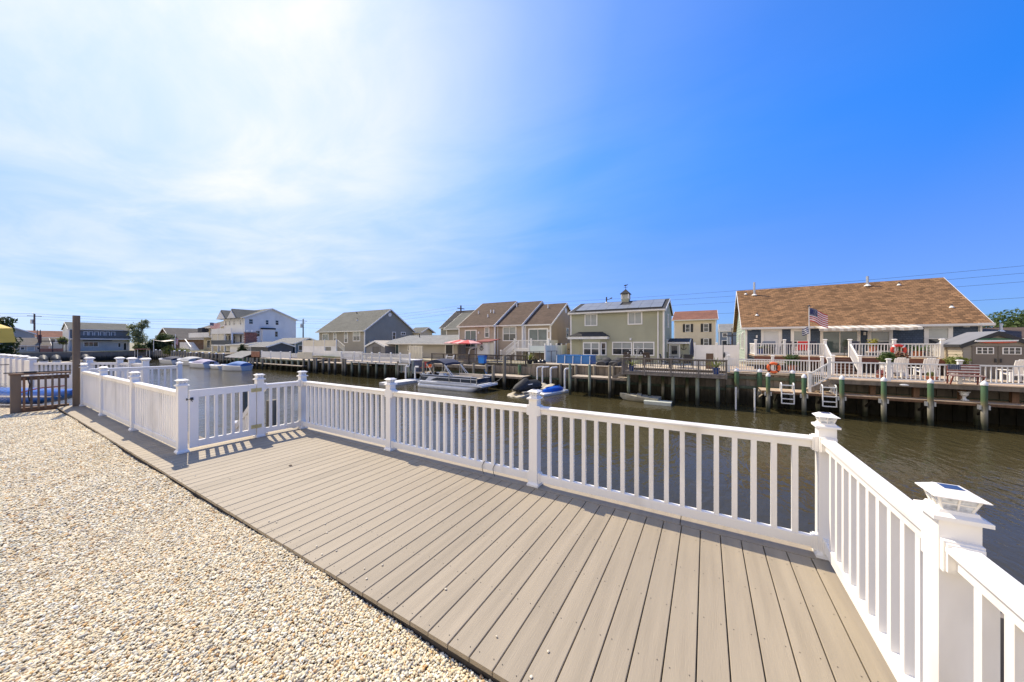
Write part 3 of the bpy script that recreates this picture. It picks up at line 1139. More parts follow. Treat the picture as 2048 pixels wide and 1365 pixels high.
def seawall(label, x0, x1, y, ztop, pitch=0.27, single_boards=True, wales=(-1.25,), cap=True, name='bulkhead'):
    t = thing(name, label, 'seawall', ((x0 + x1) / 2, y, WZ))
    if single_boards:
        x = x0
        k = 0
        while x < x1 - 0.03:
            x2 = min(x + pitch * rnd.choice((0.7, 1.0, 1.0, 1.15)), x1)
            d = 0.045 if k % 2 else 0.0
            part('sheet_plank', MB().box(x + .004, x2 - .004, y + d, y + 0.1 + d, WZ - 0.5, ztop - 0.05), WALLW, t)
            x = x2
            k += 1
    else:
        mb = MB()
        x = x0
        k = 0
        while x < x1:
            d = 0.05 if k % 2 else 0.0
            mb.box(x + .006, x + pitch - .006, y + d, y + 0.1 + d, WZ - 0.5, ztop - 0.05)
            x += pitch
            k += 1
        part('sheet_planks', mb, WALLW, t, kind='stuff')
    for z in wales:
        part('wale', MB().box(x0, x1, y - 0.11, y - 0.003, z - 0.11, z + 0.06), WALE, t)
    if cap:
        part('cap_timber', MB().box(x0, x1, y - 0.13, y + 0.28, ztop - 0.05, ztop), DOCKW, t)
    return t


def dockpile(parent, x, y, z1, r, m, n=10, cap=None):
    mb = MB().lathe([(r * 1.05, 0), (r, z1 - WZ + 0.7), (r * 0.9, z1 - WZ + 0.72)], (x, y, WZ - 0.72), n)
    o = part('piling', mb, m, parent, smooth=50)
    if cap:
        c = part('cap', MB().lathe([(r * 1.15, -0.03), (r * 1.15, 0.035), (r * 0.8, 0.10), (r * 0.08, 0.16)], (x, y, z1), n), cap, o, smooth=50)
    return o


def dock(label, x0, x1, y0, y1, z, m=DOCKW, bw=0.145, along='y', fascia=None, beam=0.16, name='dock', piles=(), pm=PILEW, cat='dock', boards=True):
    t = thing(name, label, cat, ((x0 + x1) / 2, (y0 + y1) / 2, z - 0.2))
    if boards:
        x = x0
        while x < x1 - 0.02:
            x2 = min(x + bw, x1)
            part('plank', MB().box(x, x2 - 0.007, y0, y1 + rnd.uniform(-.01, .01), z - 0.035, z - rnd.uniform(0, .003)), m, t)
            x += bw
    else:
        mb = MB()
        x = x0
        while x < x1 - 0.02:
            mb.box(x, min(x + bw, x1) - 0.007, y0, y1, z - 0.035, z)
            x += bw
        part('planks', mb, m, t, kind='stuff')
    part('edge_beam', MB().box(x0 + .01, x1 - .01, y0 + 0.02, y0 + 0.07, z - 0.036 - beam, z - 0.037), fascia or TIMBER, t)
    part('joists', MB().box(x0 + .02, x0 + 0.07, y0 + 0.075, y1 - .02, z - 0.2, z - 0.037).box(x1 - .07, x1 - 0.02, y0 + 0.075, y1 - .02, z - 0.2, z - 0.037), JOIST, t)
    for px, py, pz, pr in piles:
        dockpile(t, px, py, pz, pr, pm)
    return t


def frail(root, p, q, h=0.9, sp=0.125, m=FWHITE, w=0.045, bw=0.034, low=0.09, indiv=True, caps=True, rails=True, toph=0.07):
    """railing bay for the far bank, p and q at floor level (may slope)"""
    p, q = Vector(p), Vector(q)
    d = q - p
    up = Vector((0, 0, 1))
    part('top_rail', MB().bar(p + up * (h - toph / 2), q + up * (h - toph / 2), w * 1.5, toph), m, root)
    part('bottom_rail', MB().bar(p + up * (low + 0.03), q + up * (low + 0.03), w, 0.06), m, root)
    n = max(1, int(d.length / sp))
    mb = MB()
    for k in range(n):
        c = p + d * ((k + 0.5) / n)
        mb1 = MB().box(c.x - bw / 2, c.x + bw / 2, c.y - bw / 2, c.y + bw / 2, c.z + low + 0.05, c.z + h - toph)
        if indiv:
            part('baluster', mb1, m, root)
        else:
            mb.add(mb1.v, mb1.f)
    if not indiv:
        part('balusters', mb, m, root, kind='stuff')


def fpost(root, x, y, z, h=1.1, w=0.13, m=FWHITE, cap=True, flare=True):
    mb = MB().box(x - w / 2, x + w / 2, y - w / 2, y + w / 2, z, z + h - 0.06)
    o = part('post', mb, m, root)
    if cap:
        a = w * (0.78 if flare else 0.62)
        part('cap', MB().frus(x, y, z + h - 0.059, w * 0.5, z + h - 0.03, a).box(x - a, x + a, y - a, y + a, z + h - 0.029, z + h - 0.012).frus(x, y, z + h - 0.0115, a, z + h + 0.02, a * 0.5), m, o)
    return o


class House:
    """orient F: front faces the canal (-y); R: front faces +x; L: front faces -x. Local x runs along the front, y is depth."""

    def __init__(s, name, label, x0, y0, W, D, z0, ze, zr, wall, roof, orient='F', rf=0.5, over=0.35, og=0.25, pitch=0.13, trim=None, side=None, cat='house', uvroof=True,
                 rooft=0.10, gutter=True, front=True, corner=True, back_z=None, stripe=0.02):
        s.x0, s.y0, s.W, s.D, s.z0, s.ze, s.o = x0, y0, W, D, z0, ze, orient
        trim = trim or FWHITE
        s.trim = trim
        side = side or wall
        c = s.tf(W / 2, D / 2, z0)
        s.t = thing(name, label, cat, c)
        yr = D * rf
        s.yr, s.zr, s.rooft = yr, zr, rooft
        s.sf = (zr - ze) / yr
        bz = ze if back_z is None else back_z
        s.sb = (zr - bz) / (D - yr)
        # siding on the front and both gable ends, plain back
        mb = MB()
        s.siding(mb, 'f', lambda z: (0, W), z0, ze, pitch, stripe)
        part('front_wall', s.w(mb), wall, s.t)
        for f in ('r', 'l'):
            mb = MB()
            s.siding(mb, f, lambda z: (0 if z <= ze else (z - ze) / s.sf, D if z <= bz else D - (z - bz) / s.sb), z0, zr - 0.02, pitch, stripe)
            part('gable_wall', s.w(mb), side, s.t)
        mb = MB().add([(0, D, z0), (W, D, z0), (W, D, bz), (0, D, bz)], [(0, 1, 2, 3)])
        part('back_wall', s.w(mb), side, s.t)
        # roof: two pitched slabs
        mb = MB()
        t = rooft
        zf, zb = ze - s.sf * over, bz - s.sb * over
        for (ya, za, yb, zb_) in ((-over, zf, yr, zr), (D + over, zb, yr, zr)):
            a, b = -og, W + og
            mb.add([(a, ya, za), (b, ya, za), (b, yb, zb_), (a, yb, zb_), (a, ya, za + t), (b, ya, za + t), (b, yb, zb_ + t), (a, yb, zb_ + t)],
                   [(0, 3, 2, 1), (4, 5, 6, 7), (0, 1, 5, 4), (1, 2, 6, 5), (3, 0, 4, 7)] if ya < yb else [(0, 1, 2, 3), (7, 6, 5, 4), (4, 5, 1, 0), (5, 6, 2, 1), (7, 4, 0, 3)])
        s.roof = part('roof', s.w(mb), roof, s.t, uv=uvroof)
        mb = MB().box(-og + .01, W + og - .01, -over - 0.03, -over - .002, zf - 0.06, zf + t * 0.95)
        part('fascia', s.w(mb), trim, s.t)
        mb = MB().box(-og + .02, W + og - .02, -over + .001, -0.03, zf - 0.045, zf - 0.025)
        part('soffit', s.w(mb), trim, s.t)
        if gutter:
            mb = MB().prism([(-over - 0.14, zf + t * 0.9), (-over - 0.13, zf - 0.02), (-over - 0.033, zf - 0.035), (-over - 0.033, zf + t * 0.9)], 'x', -og, W + og)
            part('gutter', s.w(mb), trim, s.t)
        for a, b in ((W + og + 0.002, W + og + 0.03), (-og - 0.03, -og - 0.002)):
            mb = MB().prism([(-over, zf - 0.12), (-over, zf + t), (yr, zr + t), (D + over, zb + t), (D + over, zb - 0.12), (yr, zr - 0.12)], 'x', a, b)
            part('rake_board', s.w(mb), trim, s.t)
        if corner:
            for xx in (0, W):
                a, b = (xx - 0.03, xx + 0.11) if xx == 0 else (xx - 0.11, xx + 0.035)
                mb = MB().box(a, b, -0.035, -0.003, z0, zf - 0.05)
                part('corner_board', s.w(mb), trim, s.t)
            mb = MB().box(W + 0.004, W + 0.036, -0.034, 0.10, z0, ze - 0.1)
            part('corner_board', s.w(mb), trim, s.t)

    def tf(s, x, y, z):
        if s.o == 'F':
            return (s.x0 + x, s.y0 + y, z)
        if s.o == 'R':
            return (s.x0 - y, s.y0 + x, z)
        return (s.x0 + y, s.y0 - x, z)

    def w(s, mb):
        mb.v = [s.tf(*p) for p in mb.v]
        return mb

    def fp(s, face, u, z, out):
        """local point on a face: u along it, out = distance proud of the wall"""
        if face == 'f':
            return (u, -out, z)
        if face == 'r':
            return (s.W + out, u, z)
        return (-out, s.D - u, z) if False else (-out, u, z)

    def siding(s, mb, face, fn, za, zb, pitch, d):
        n = max(1, int(round((zb - za) / pitch)))
        for i in range(n):
            z1, z2 = za + (zb - za) * i / n, za + (zb - za) * (i + 1) / n
            a1, b1 = fn(z1)
            a2, b2 = fn(z2)
            if b2 < a2:
                a2 = b2 = (a2 + b2) / 2
            q = [s.fp(face, a1, z1, d), s.fp(face, b1, z1, d), s.fp(face, b2, z2, 0.0), s.fp(face, a2, z2, 0.0), s.fp(face, a1, z1, 0), s.fp(face, b1, z1, 0)]
            fl = [(0, 1, 2, 3), (4, 5, 1, 0)]
            if face == 'l':
                fl = [f[::-1] for f in fl]
            mb.add(q, fl)

    def fbox(s, mb, face, u0, u1, z0, z1, o0, o1):
        ps = [s.fp(face, u, z, o) for o in (o0, o1) for u, z in ((u0, z0), (u1, z0), (u1, z1), (u0, z1))]
        return mb.add(ps, [(0, 3, 2, 1), (4, 5, 6, 7), (0, 1, 5, 4), (1, 2, 6, 5), (2, 3, 7, 6), (3, 0, 4, 7)] if face != 'l' else
                      [(0, 1, 2, 3), (7, 6, 5, 4), (4, 5, 1, 0), (5, 6, 2, 1), (6, 7, 3, 2), (7, 4, 0, 3)])

    def win(s, face, u0, u1, z0, z1, cols=1, rows=2, fw=0.09, pm=None, name='window', fm=None, out=0.06, mull=0.045, label=None, grid=None, arch=False, pms=None):
        """frame with sill as the part, every pane a sub-part set back inside it"""
        fm = fm or s.trim
        pm = pm or GLASS
        mb = MB()
        s.fbox(mb, face, u0, u0 + fw, z0, z1, 0.0, out)
        s.fbox(mb, face, u1 - fw, u1, z0, z1, 0.0, out)
        s.fbox(mb, face, u0 + fw, u1 - fw, z0, z0 + fw, 0.0, out - .002)
        if not arch:
            s.fbox(mb, face, u0 + fw, u1 - fw, z1 - fw, z1, 0.0, out - .002)
        cw, rh = (u1 - u0 - 2 * fw) / cols, (z1 - z0 - (fw if arch else 2 * fw)) / rows
        for c in range(1, cols):
            s.fbox(mb, face, u0 + fw + cw * c - mull / 2, u0 + fw + cw * c + mull / 2, z0 + fw, z1 - (0 if arch else fw), 0.0, out - .006)
        for r in range(1, rows):
            s.fbox(mb, face, u0 + fw, u1 - fw, z0 + fw + rh * r - mull / 2, z0 + fw + rh * r + mull / 2, 0.0, out - .01)
        if grid:
            gc, gr = grid
            for c in range(1, gc):
                uu = u0 + fw + (u1 - u0 - 2 * fw) * c / gc
                s.fbox(mb, face, uu - .01, uu + .01, z0 + fw, z1 - fw, 0.0, out - .03)
            for r in range(1, gr):
                zz = z0 + fw + (z1 - z0 - 2 * fw) * r / gr
                s.fbox(mb, face, u0 + fw, u1 - fw, zz - .01, zz + .01, 0.0, out - .031)
        if arch:
            cu, ra = (u0 + u1) / 2, (u1 - u0) / 2
            n = 10
            for k in range(n):
                a, b = math.pi * k / n, math.pi * (k + 1) / n
                ps = [s.fp(face, cu + r_ * math.cos(t), z1 + r_ * math.sin(t), o) for o in (0, out) for r_, t in ((ra - fw, a), (ra, a), (ra, b), (ra - fw, b))]
                mb.add(ps, [(0, 3, 2, 1), (4, 5, 6, 7), (0, 1, 5, 4), (1, 2, 6, 5), (2, 3, 7, 6), (3, 0, 4, 7)])
        fr = part(name, s.w(mb), fm, s.t, label)
        for c in range(cols):
            for r in range(rows):
                mb = MB()
                s.fbox(mb, face, u0 + fw + cw * c + .004, u0 + fw + cw * (c + 1) - .004, z0 + fw + rh * r + .004, z0 + fw + rh * (r + 1) - .004, 0.0, 0.022)
                q = pms[(c * rows + r) % len(pms)] if pms else pm
                part('pane', s.w(mb), q, fr)
        if arch:
            n = 10
            pts = [(cu + (ra - fw) * math.cos(math.pi * k / n), z1 + (ra - fw) * math.sin(math.pi * k / n)) for k in range(n + 1)]
            mb = MB().add([s.fp(face, u, z, 0.022) for u, z in pts], [tuple(range(n + 1))])
            part('arched_pane', s.w(mb), pm, fr)
        return fr

    def box(s, name, x0, x1, y0, y1, z0, z1, m, label=None):
        return part(name, s.w(MB().box(x0, x1, y0, y1, z0, z1)), m, s.t, label)

    def roofz(s, y):
        return (s.ze + s.sf * y if y <= s.yr else s.zr - s.sb * (y - s.yr)) + s.rooft

    def vent(s, x, y, h, r=0.05, m=None, name='vent_pipe', flash=True):
        z = s.roofz(y)
        mb = MB().cyl((x, y, z - 0.1), (x, y, z + h), r, n=8)
        o = part(name, s.w(mb), m or DARKMETAL, s.t, smooth=True)
        if flash:
            mb = MB().lathe([(r * 2.6, -0.02), (r * 1.7, 0.06), (r * 1.1, 0.10)], (x, y, z), 8)
            part('flashing', s.w(mb), FWHITE, o)
        return o


GLASS = glass('window_glass', (0.035, 0.04, 0.045))
BLIND = M('window_blind_behind_glass', (0.26, 0.28, 0.27), 0.15, 0.12, 1.5, spec=0.8)
TEALGLASS = M('sliding_door_glass', (0.07, 0.10, 0.10), 0.05, 0.4, 0.8, spec=0.8, bump=0.003, bscale=1.0)
PALEBLIND = M('pale_blind_behind_glass', (0.42, 0.44, 0.42), 0.2, 0.1, 1.5, spec=0.7)

# ---------------------------------------------------------------- foliage
LEAF = M('leaf_green', (0.045, 0.085, 0.018), 0.55, 0.5, 1.2, objvar=0.1, col2=(0.12, 0.17, 0.04), detail=6, spec=0.35)
LEAFD = M('dark_leaf_green', (0.02, 0.04, 0.012), 0.6, 0.5, 1.2, col2=(0.06, 0.085, 0.025), detail=6, spec=0.3)
LEAFY = M('yellow_leaf_green', (0.13, 0.17, 0.035), 0.5, 0.4, 2.0, col2=(0.26, 0.27, 0.06), detail=5)
for _m in (LEAF, LEAFD, LEAFY):
    leafy(_m)
BARK = M('tree_bark', (0.09, 0.07, 0.05), 0.9, 0.35, 5, bump=0.01, bscale=14, stretch=(1, 1, 0.25))


def leafcloud(mb, c, r, n, size, rng, shell=0.55, flat=0.5):
    """leaf-sized faces scattered through a lumpy ellipsoid"""
    c = Vector(c)
    for _ in range(n):
        u = Vector((rng.gauss(0, 1), rng.gauss(0, 1), rng.gauss(0, 1))).normalized()
        k = shell + (1 - shell) * rng.random()
        lump = 1 + 0.22 * math.sin(5 * u.x + 2.3 * c.x) * math.sin(4 * u.y + c.y) + 0.15 * math.sin(7 * u.z + c.x)
        p = c + Vector((u.x * r[0], u.y * r[1], u.z * r[2])) * (k * lump)
        nrm = (u + Vector((rng.uniform(-1, 1), rng.uniform(-1, 1), rng.uniform(-1, 1) + flat))).normalized()
        a = nrm.orthogonal().normalized()
        b = nrm.cross(a)
        th = rng.uniform(0, 6.28)
        a, b = a * math.cos(th) + b * math.sin(th), b * math.cos(th) - a * math.sin(th)
        s1 = size * rng.uniform(0.6, 1.3)
        mb.add([p - a * s1, p - b * s1 * 0.5 + nrm * s1 * .12, p + a * s1, p + b * s1 * 0.5 + nrm * s1 * .12], [(0, 1, 2, 3)])


def tree(label, x, y, z, blobs, n, size, m, seed, trunk=0.14, group=None, name='tree', cat='tree', limbs=True, shell=0.5):
    rng = random.Random(seed)
    t = thing(name, label, cat, (x, y, z), group)
    mb = MB()
    if limbs:
        mz = min(b[2] for b in blobs)
        top = Vector((x + 0.1, y, z + max(0.4, mz * 0.7)))
        mb.tube([(x, y, z - 0.2), (x + .03, y, z + (top.z - z) * .5), top], [trunk * 1.25, trunk, trunk * .8], 8)
        for b in blobs:
            e = Vector((x + b[0], y + b[1], z + b[2]))
            midp = (top + e) / 2 + Vector((0, 0, 0.15))
            mb.tube([top - Vector((0, 0, .1)), midp, e], [trunk * .6, trunk * .4, trunk * .12], 6)
            for _ in range(3):
                q = e + Vector((rng.uniform(-1, 1) * b[3], rng.uniform(-1, 1) * b[4], rng.uniform(0, 1) * b[5])) * 0.85
                mb.tube([midp, (midp + q) / 2 + Vector((0, 0, .1)), q], [trunk * .3, trunk * .16, trunk * .05], 5)
        part('trunk', mb, BARK, t, smooth=50)
    mb = MB()
    tot = sum((b[3] * b[4] * b[5]) ** (2 / 3) for b in blobs)
    for b in blobs:
        leafcloud(mb, (x + b[0], y + b[1], z + b[2]), b[3:6], int(n * (b[3] * b[4] * b[5]) ** (2 / 3) / tot), size, rng, shell)
    part('crown', mb, m, t)
    return t


def fronds(mb, c, n, length, rng, droop=0.6, w=0.05, up=0.9):
    for k in range(n):
        a = 2 * math.pi * k / n + rng.uniform(-.3, .3)
        el = rng.uniform(0.35, 1.25) * up
        L_ = length * rng.uniform(0.7, 1.1)
        d = Vector((math.cos(a), math.sin(a), 0))
        side = Vector((-d.y, d.x, 0))
        pts = []
        for i in range(6):
            t = i / 5
            pts.append(Vector(c) + d * (L_ * t * math.cos(el) * (1 + .2 * t)) + Vector((0, 0, L_ * (t * math.sin(el) - droop * t * t * 0.6))))
        for i in range(5):
            w0, w1 = w * math.sin(math.pi * (0.12 + 0.85 * i / 5)), w * math.sin(math.pi * (0.12 + 0.85 * (i + 1) / 5))
            dz = Vector((0, 0, w * .35))
            mb.add([pts[i] - side * w0 - dz, pts[i], pts[i + 1], pts[i + 1] - side * w1 - dz], [(0, 1, 2, 3)])
            mb.add([pts[i] + side * w0 - dz, pts[i], pts[i + 1], pts[i + 1] + side * w1 - dz], [(3, 2, 1, 0)])


def potted(label, x, y, z, pr, ph, potm, kind, size, leafm, seed, n=24, name='potted_plant', cat='potted plant', group=None):
    rng = random.Random(seed)
    t = thing(name, label, cat, (x, y, z), group)
    part('pot', MB().lathe([(pr * .72, 0), (pr * .95, ph * .85), (pr * 1.08, ph * .86), (pr * 1.08, ph), (pr * .9, ph), (pr * .85, ph * .9)], (x, y, z), 14), potm, t, smooth=40)
    mb = MB()
    if kind == 'frond':
        mb.cyl((x, y, z + ph * .8), (x, y, z + ph + .08), .03)
        fronds(mb, (x, y, z + ph), n, size, rng)
    elif kind == 'spike':
        fronds(mb, (x, y, z + ph), n, size, rng, droop=0.25, w=0.03, up=1.15)
    else:
        leafcloud(mb, (x, y, z + ph + size * .6), (size * .8, size * .8, size * .75), n * 12, size * .16, rng, 0.3)
    part('leaves', mb, leafm, t)
    return t


TERRA = M('terracotta', (0.36, 0.13, 0.07), 0.8, 0.2, 8)
BLUEPOT = M('blue_glazed_pot', (0.02, 0.06, 0.22), 0.2, 0.2, 8, spec=0.7)
BLACKPOT = M('black_pot', (0.02, 0.02, 0.02), 0.5, 0.2, 8)
WHITEPOT = M('white_pot', (0.7, 0.69, 0.66), 0.5, 0.08, 8)

# ---------------------------------------------------------------- far bank: bulkheads
seawall('timber bulkhead with green wales below the blue house decks', 1.12, 34, 25.6, -0.36, wales=(-0.62, -1.22))
seawall('weathered board bulkhead in front of the olive green house', -13.0, 1.1, 25.6, -0.24, wales=(-1.42,))
seawall('grey board bulkhead below the dark railing of the brown roofed rowhouse', -25.2, -13.02, 25.6, -0.5, wales=(-1.3,), cap=False)
seawall('dark bulkhead in deep shade under the white railed dock of the grey house', -58, -25.22, 25.75, -0.5, single_boards=False, wales=(-1.3,))
seawall('long far bulkhead beyond the covered blue boat', -111.9, -58.02, 25.75, -0.5, pitch=0.4, single_boards=False, wales=(-1.3,))
sw = thing('bulkhead', 'low bulkhead of the cross canal below the house with the dark balcony', 'seawall', (-112, -10, WZ))
mb = MB()
for k in range(150):
    d = 0.06 if k % 2 else 0
    mb.box(-112.3 - d, -112.1 - d, -46.6 + k * 0.48, -46.6 + k * 0.48 + 0.47, WZ - 0.5, -0.5)
part('sheet_planks', mb, WALLW, sw, kind='stuff')
part('cap_timber', MB().box(-112.6, -112.0, -46.6, 25.8, -0.499, -0.42), DOCKW, sw)
terrain('sand_yard', [[(-13.0, 25.7), (1.1, 25.7), (1.1, 31.5), (-13.0, 31.5)]], -0.27, SAND)
terrain('patio', [[(1.2, 25.7), (20, 25.7), (20, 36), (1.2, 36)]], -0.31, M('tan_patio', (0.42, 0.33, 0.24), 0.85, 0.2, 2))

# ---------------------------------------------------------------- blue house: docks, decks, railings
CAPW = M('white_pile_cap', (0.78, 0.78, 0.76), 0.45, 0.06, 6)
d = dock('lower tan dock along the water in front of the blue house', 2.75, 16.5, 23.62, 24.98, -1.15, TANDECK, fascia=BROWNWOOD, beam=0.11)
part('corner_brace', MB().bar((2.78, 24.9, -1.32), (3.0, 23.6, -1.32), 0.08, 0.1).bar((2.78, 25.5, -1.9), (2.9, 23.7, -1.3), 0.08, 0.09), DOCKW, d)
for k in range(7):
    x = 3.55 + k * 1.9
    part('brace', MB().bar((x, 24.9, -1.9), (x, 23.75, -1.28), 0.07, 0.09), JOIST, d)
    part('back_pile', MB().cyl((x, 24.85, WZ - .5), (x, 24.85, -1.19), 0.10, n=8), PILEG, d)
piles = [(3.03, 'beside the left ladder, nearest the dock corner'), (4.58, 'between the two white ladders'), (6.08, 'just right of the second white ladder'),
         (7.60, 'under the middle of the white railing'), (9.14, 'left of the flag painted bench'), (10.74, 'right of the white urn'), (12.45, 'at the right edge of view')]
for k, (x, lb) in enumerate(piles):
    t = free_pile(x, 23.45, -0.28, 0.098, 'green piling with white cone cap ' + lb, CAPW, PILEG, 'green mooring pilings along the tan dock')
    part('bracket', MB().box(x - .16, x - .10, 23.40, 23.56, -1.42, -1.22).box(x + .10, x + .16, 23.40, 23.56, -1.42, -1.22), STEEL, t)
for x, lb in ((1.68, 'against the bulkhead near the grey deck'), (2.86, 'against the bulkhead below the orange life ring'), (4.43, 'against the bulkhead behind the first ladder')):
    free_pile(x, 25.40, -0.20, 0.13, 'stout green piling with white cap ' + lb, CAPW, PILEG, 'capped pilings against the bulkhead')
for x0, lb in ((3.62, 'left white dock ladder standing on the tan dock edge'), (5.34, 'right white dock ladder standing on the tan dock edge')):
    t = thing('dock_ladder', lb, 'ladder', (x0 + .3, 23.5, -1.8), 'white dock ladders')
    for xx in (x0 + .03, x0 + .57):
        pts = [(xx, 23.95, -1.14), (xx, 23.95, -0.82)] + [(xx, 23.77 + 0.18 * math.cos(a), -0.82 + 0.14 * math.sin(a)) for a in [math.pi * q / 8 for q in range(1, 8)]] + [(xx, 23.59, -0.82), (xx, 23.56, -1.82)]
        part('side_rail', MB().tube(pts, 0.03, 8), CAPW, t, smooth=True)
    for z in (-0.80, -1.27, -1.55, -1.8):
        part('rung', MB().box(x0 + .04, x0 + .56, 23.53, 23.62, z - .025, z + .025), CAPW, t)
for x, lb in ((1.52, 'left one near the grey deck'), (2.42, 'right one near the dock corner')):
    t = thing('pvc_pipe', 'white capped plastic pipe standing in the water, ' + lb, 'pipe', (x, 23.5, WZ), 'white pipes standing in the water')
    part('tube', MB().cyl((x, 23.5, WZ - .6), (x, 23.5, -1.12), 0.043, n=10), WHITEPOT, t, smooth=True)
    part('cap', MB().cyl((x, 23.5, -1.14), (x, 23.5, -1.05), 0.052, n=10), WHITEPOT, t, smooth=True)
t = thing('garden_urn', 'white pedestal urn standing on the tan dock between two green pilings', 'urn', (10.55, 24.35, -1.15))
part('bowl', MB().lathe([(.06, .16), (.08, .2), (.14, .26), (.13, .33), (.19, .40), (.19, .42), (.15, .42), (.1, .36)], (10.55, 24.35, -1.15), 16), CAPW, t, smooth=40)
part('pedestal', MB().box(10.44, 10.66, 24.24, 24.46, -1.15, -1.11).lathe([(.10, .04), (.06, .09), (.055, .16)], (10.55, 24.35, -1.15), 14), CAPW, t, smooth=40)
t = thing('garden_urn', 'white stone urn beside the second ladder under the stair end', 'urn', (5.95, 24.55, -1.15))
part('bowl', MB().lathe([(.05, .2), (.07, .24), (.13, .32), (.12, .40), (.17, .46), (.17, .48), (.1, .42)], (5.95, 24.55, -1.15), 16), CAPW, t, smooth=40)
part('pedestal', MB().box(5.86, 6.04, 24.46, 24.64, -1.15, -1.09).lathe([(.08, .06), (.05, .12), (.05, .2)], (5.95, 24.55, -1.15), 14), CAPW, t, smooth=40)

d2 = dock('middle tan deck behind the white railing of the blue house', 5.75, 16.5, 23.92, 28.7, -0.37, TANDECK, bw=0.145, fascia=TIMBER, beam=0.2, name='raised_deck', cat='deck')
for x in (7.5, 9.03, 10.52, 12.05):
    part('post', MB().box(x - .1, x + .1, 24.35, 24.55, -1.15, -0.42), BROWNWOOD, d2)
part('deck_light', MB().ell((8.45, 23.9, -0.52), 0.17, 0.05, 0.055), WHITEPOT, d2)
wr = thing('deck_railing', 'white railing with flared post caps along the middle deck of the blue house', 'railing', (10, 24.25, -0.37))
xs = [5.78, 8.03, 10.37, 12.7, 15.1]
for x in xs:
    fpost(wr, x, 24.25, -0.37, 1.12)
for a, b in zip(xs, xs[1:]):
    frail(wr, (a + .07, 24.25, -.37), (b - .07, 24.25, -.37), 0.92, 0.155, low=.07)
wr2 = thing('deck_railing', 'white railing above the bulkhead carrying the orange life ring', 'railing', (3.5, 25.5, -0.31))
for x in (1.27, 3.52, 5.78):
    fpost(wr2, x, 25.5, -0.31, 1.08)
frail(wr2, (1.34, 25.5, -.31), (3.45, 25.5, -.31), 0.86, 0.13)
frail(wr2, (3.59, 25.5, -.31), (5.71, 25.5, -.31), 0.86, 0.13)
st = thing('staircase', 'short white railed stairs from the middle deck down to the lower dock', 'stairs', (5.2, 24.2, -1.15))
for k in range(4):
    part('tread', MB().box(5.50 - .2 * k, 5.74 - .2 * k, 24.0, 24.85, -0.56 - .16 * k, -0.52 - .16 * k), TANDECK, st)
part('stringer', MB().bar((5.74, 23.98, -0.55), (4.82, 23.98, -1.12), 0.05, 0.24), TIMBER, st)
frail(st, (5.70, 24.0, -0.42), (4.98, 24.0, -1.02), 0.92, 0.11, low=.1)
fpost(st, 4.92, 24.0, -1.14, 1.1)

ud = dock('upper porch deck with red fascia attached to the blue house', 2.95, 11.9, 28.8, 32.4, 0.66, TANDECK, fascia=REDWOOD, beam=0.34, name='porch_deck', cat='deck')
part('skirt', MB().box(2.97, 11.85, 28.95, 29.0, -0.3, 0.28), M('dark_lattice_skirt', (0.05, 0.035, 0.028), 0.9, 0.4, 12), ud)
ur = thing('porch_railing', 'white railing round the upper porch carrying the red life ring', 'railing', (7, 28.85, 0.66))
for x in (3.03, 4.62, 6.69, 7.86, 9.8, 11.69):
    fpost(ur, x, 28.87, 0.66, 1.12)
for a, b in ((3.03, 4.62), (4.62, 6.69), (7.86, 9.8), (9.8, 11.69)):
    frail(ur, (a + .07, 28.87, .66), (b - .07, 28.87, .66), 0.87, 0.135, low=.06)
for a, b in ((28.95, 30.6), (30.7, 32.3)):
    frail(ur, (3.03, a, .66), (3.03, b, .66), 0.87, 0.14, low=.06)
    frail(ur, (11.69, a, .66), (11.69, b, .66), 0.87, 0.14, low=.06)
ps = thing('porch_stairs', 'wide wooden steps between the two halves of the porch railing', 'stairs', (7.27, 28.2, -0.3))
for k in range(5):
    part('tread', MB().box(6.78, 7.77, 28.5 - .27 * k, 28.78 - .27 * k, 0.46 - .17 * k, 0.5 - .17 * k), M('grey_brown_tread', (0.2, 0.13, 0.1), 0.8, 0.2, 4), ps)
    part('riser', MB().box(6.78, 7.77, 28.76 - .27 * k, 28.78 - .27 * k, 0.3 - .17 * k, 0.455 - .17 * k), REDWOOD, ps)
for x in (6.69, 7.86):
    frail(ps, (x, 28.75, .6), (x, 27.4, -0.28), 0.88, 0.13, low=.06)
    fpost(ps, x, 27.32, -0.31, 1.12)

RING_O = M('orange_life_ring', (0.75, 0.13, 0.025), 0.5, 0.1, 6)
RING_R = M('red_life_ring', (0.55, 0.04, 0.02), 0.5, 0.1, 6)
rx90 = Matrix.Rotation(math.radians(90), 3, 'X')
for nm, m_, c, bm, lb in (('orange', RING_O, (3.55, 25.40, 0.05), BLACK, 'orange life ring hanging on the lower white railing by the bulkhead'),
                          ('red', RING_R, (9.93, 28.74, 1.14), CAPW, 'red life ring with white bands hanging on the upper porch railing')):
    t = thing('life_ring', lb, 'life ring', (c[0], c[1], c[2] - .36), 'life rings')
    part('ring', MB().torus(c, 0.27, 0.078, rx90, 32, 10), m_, t, smooth=True)
    for q in range(4):
        a = math.pi / 4 + q * math.pi / 2
        part('band', MB().torus(c, 0.27, 0.082, rx90, 4, 10, a - .13, a + .13), bm, t, smooth=True)

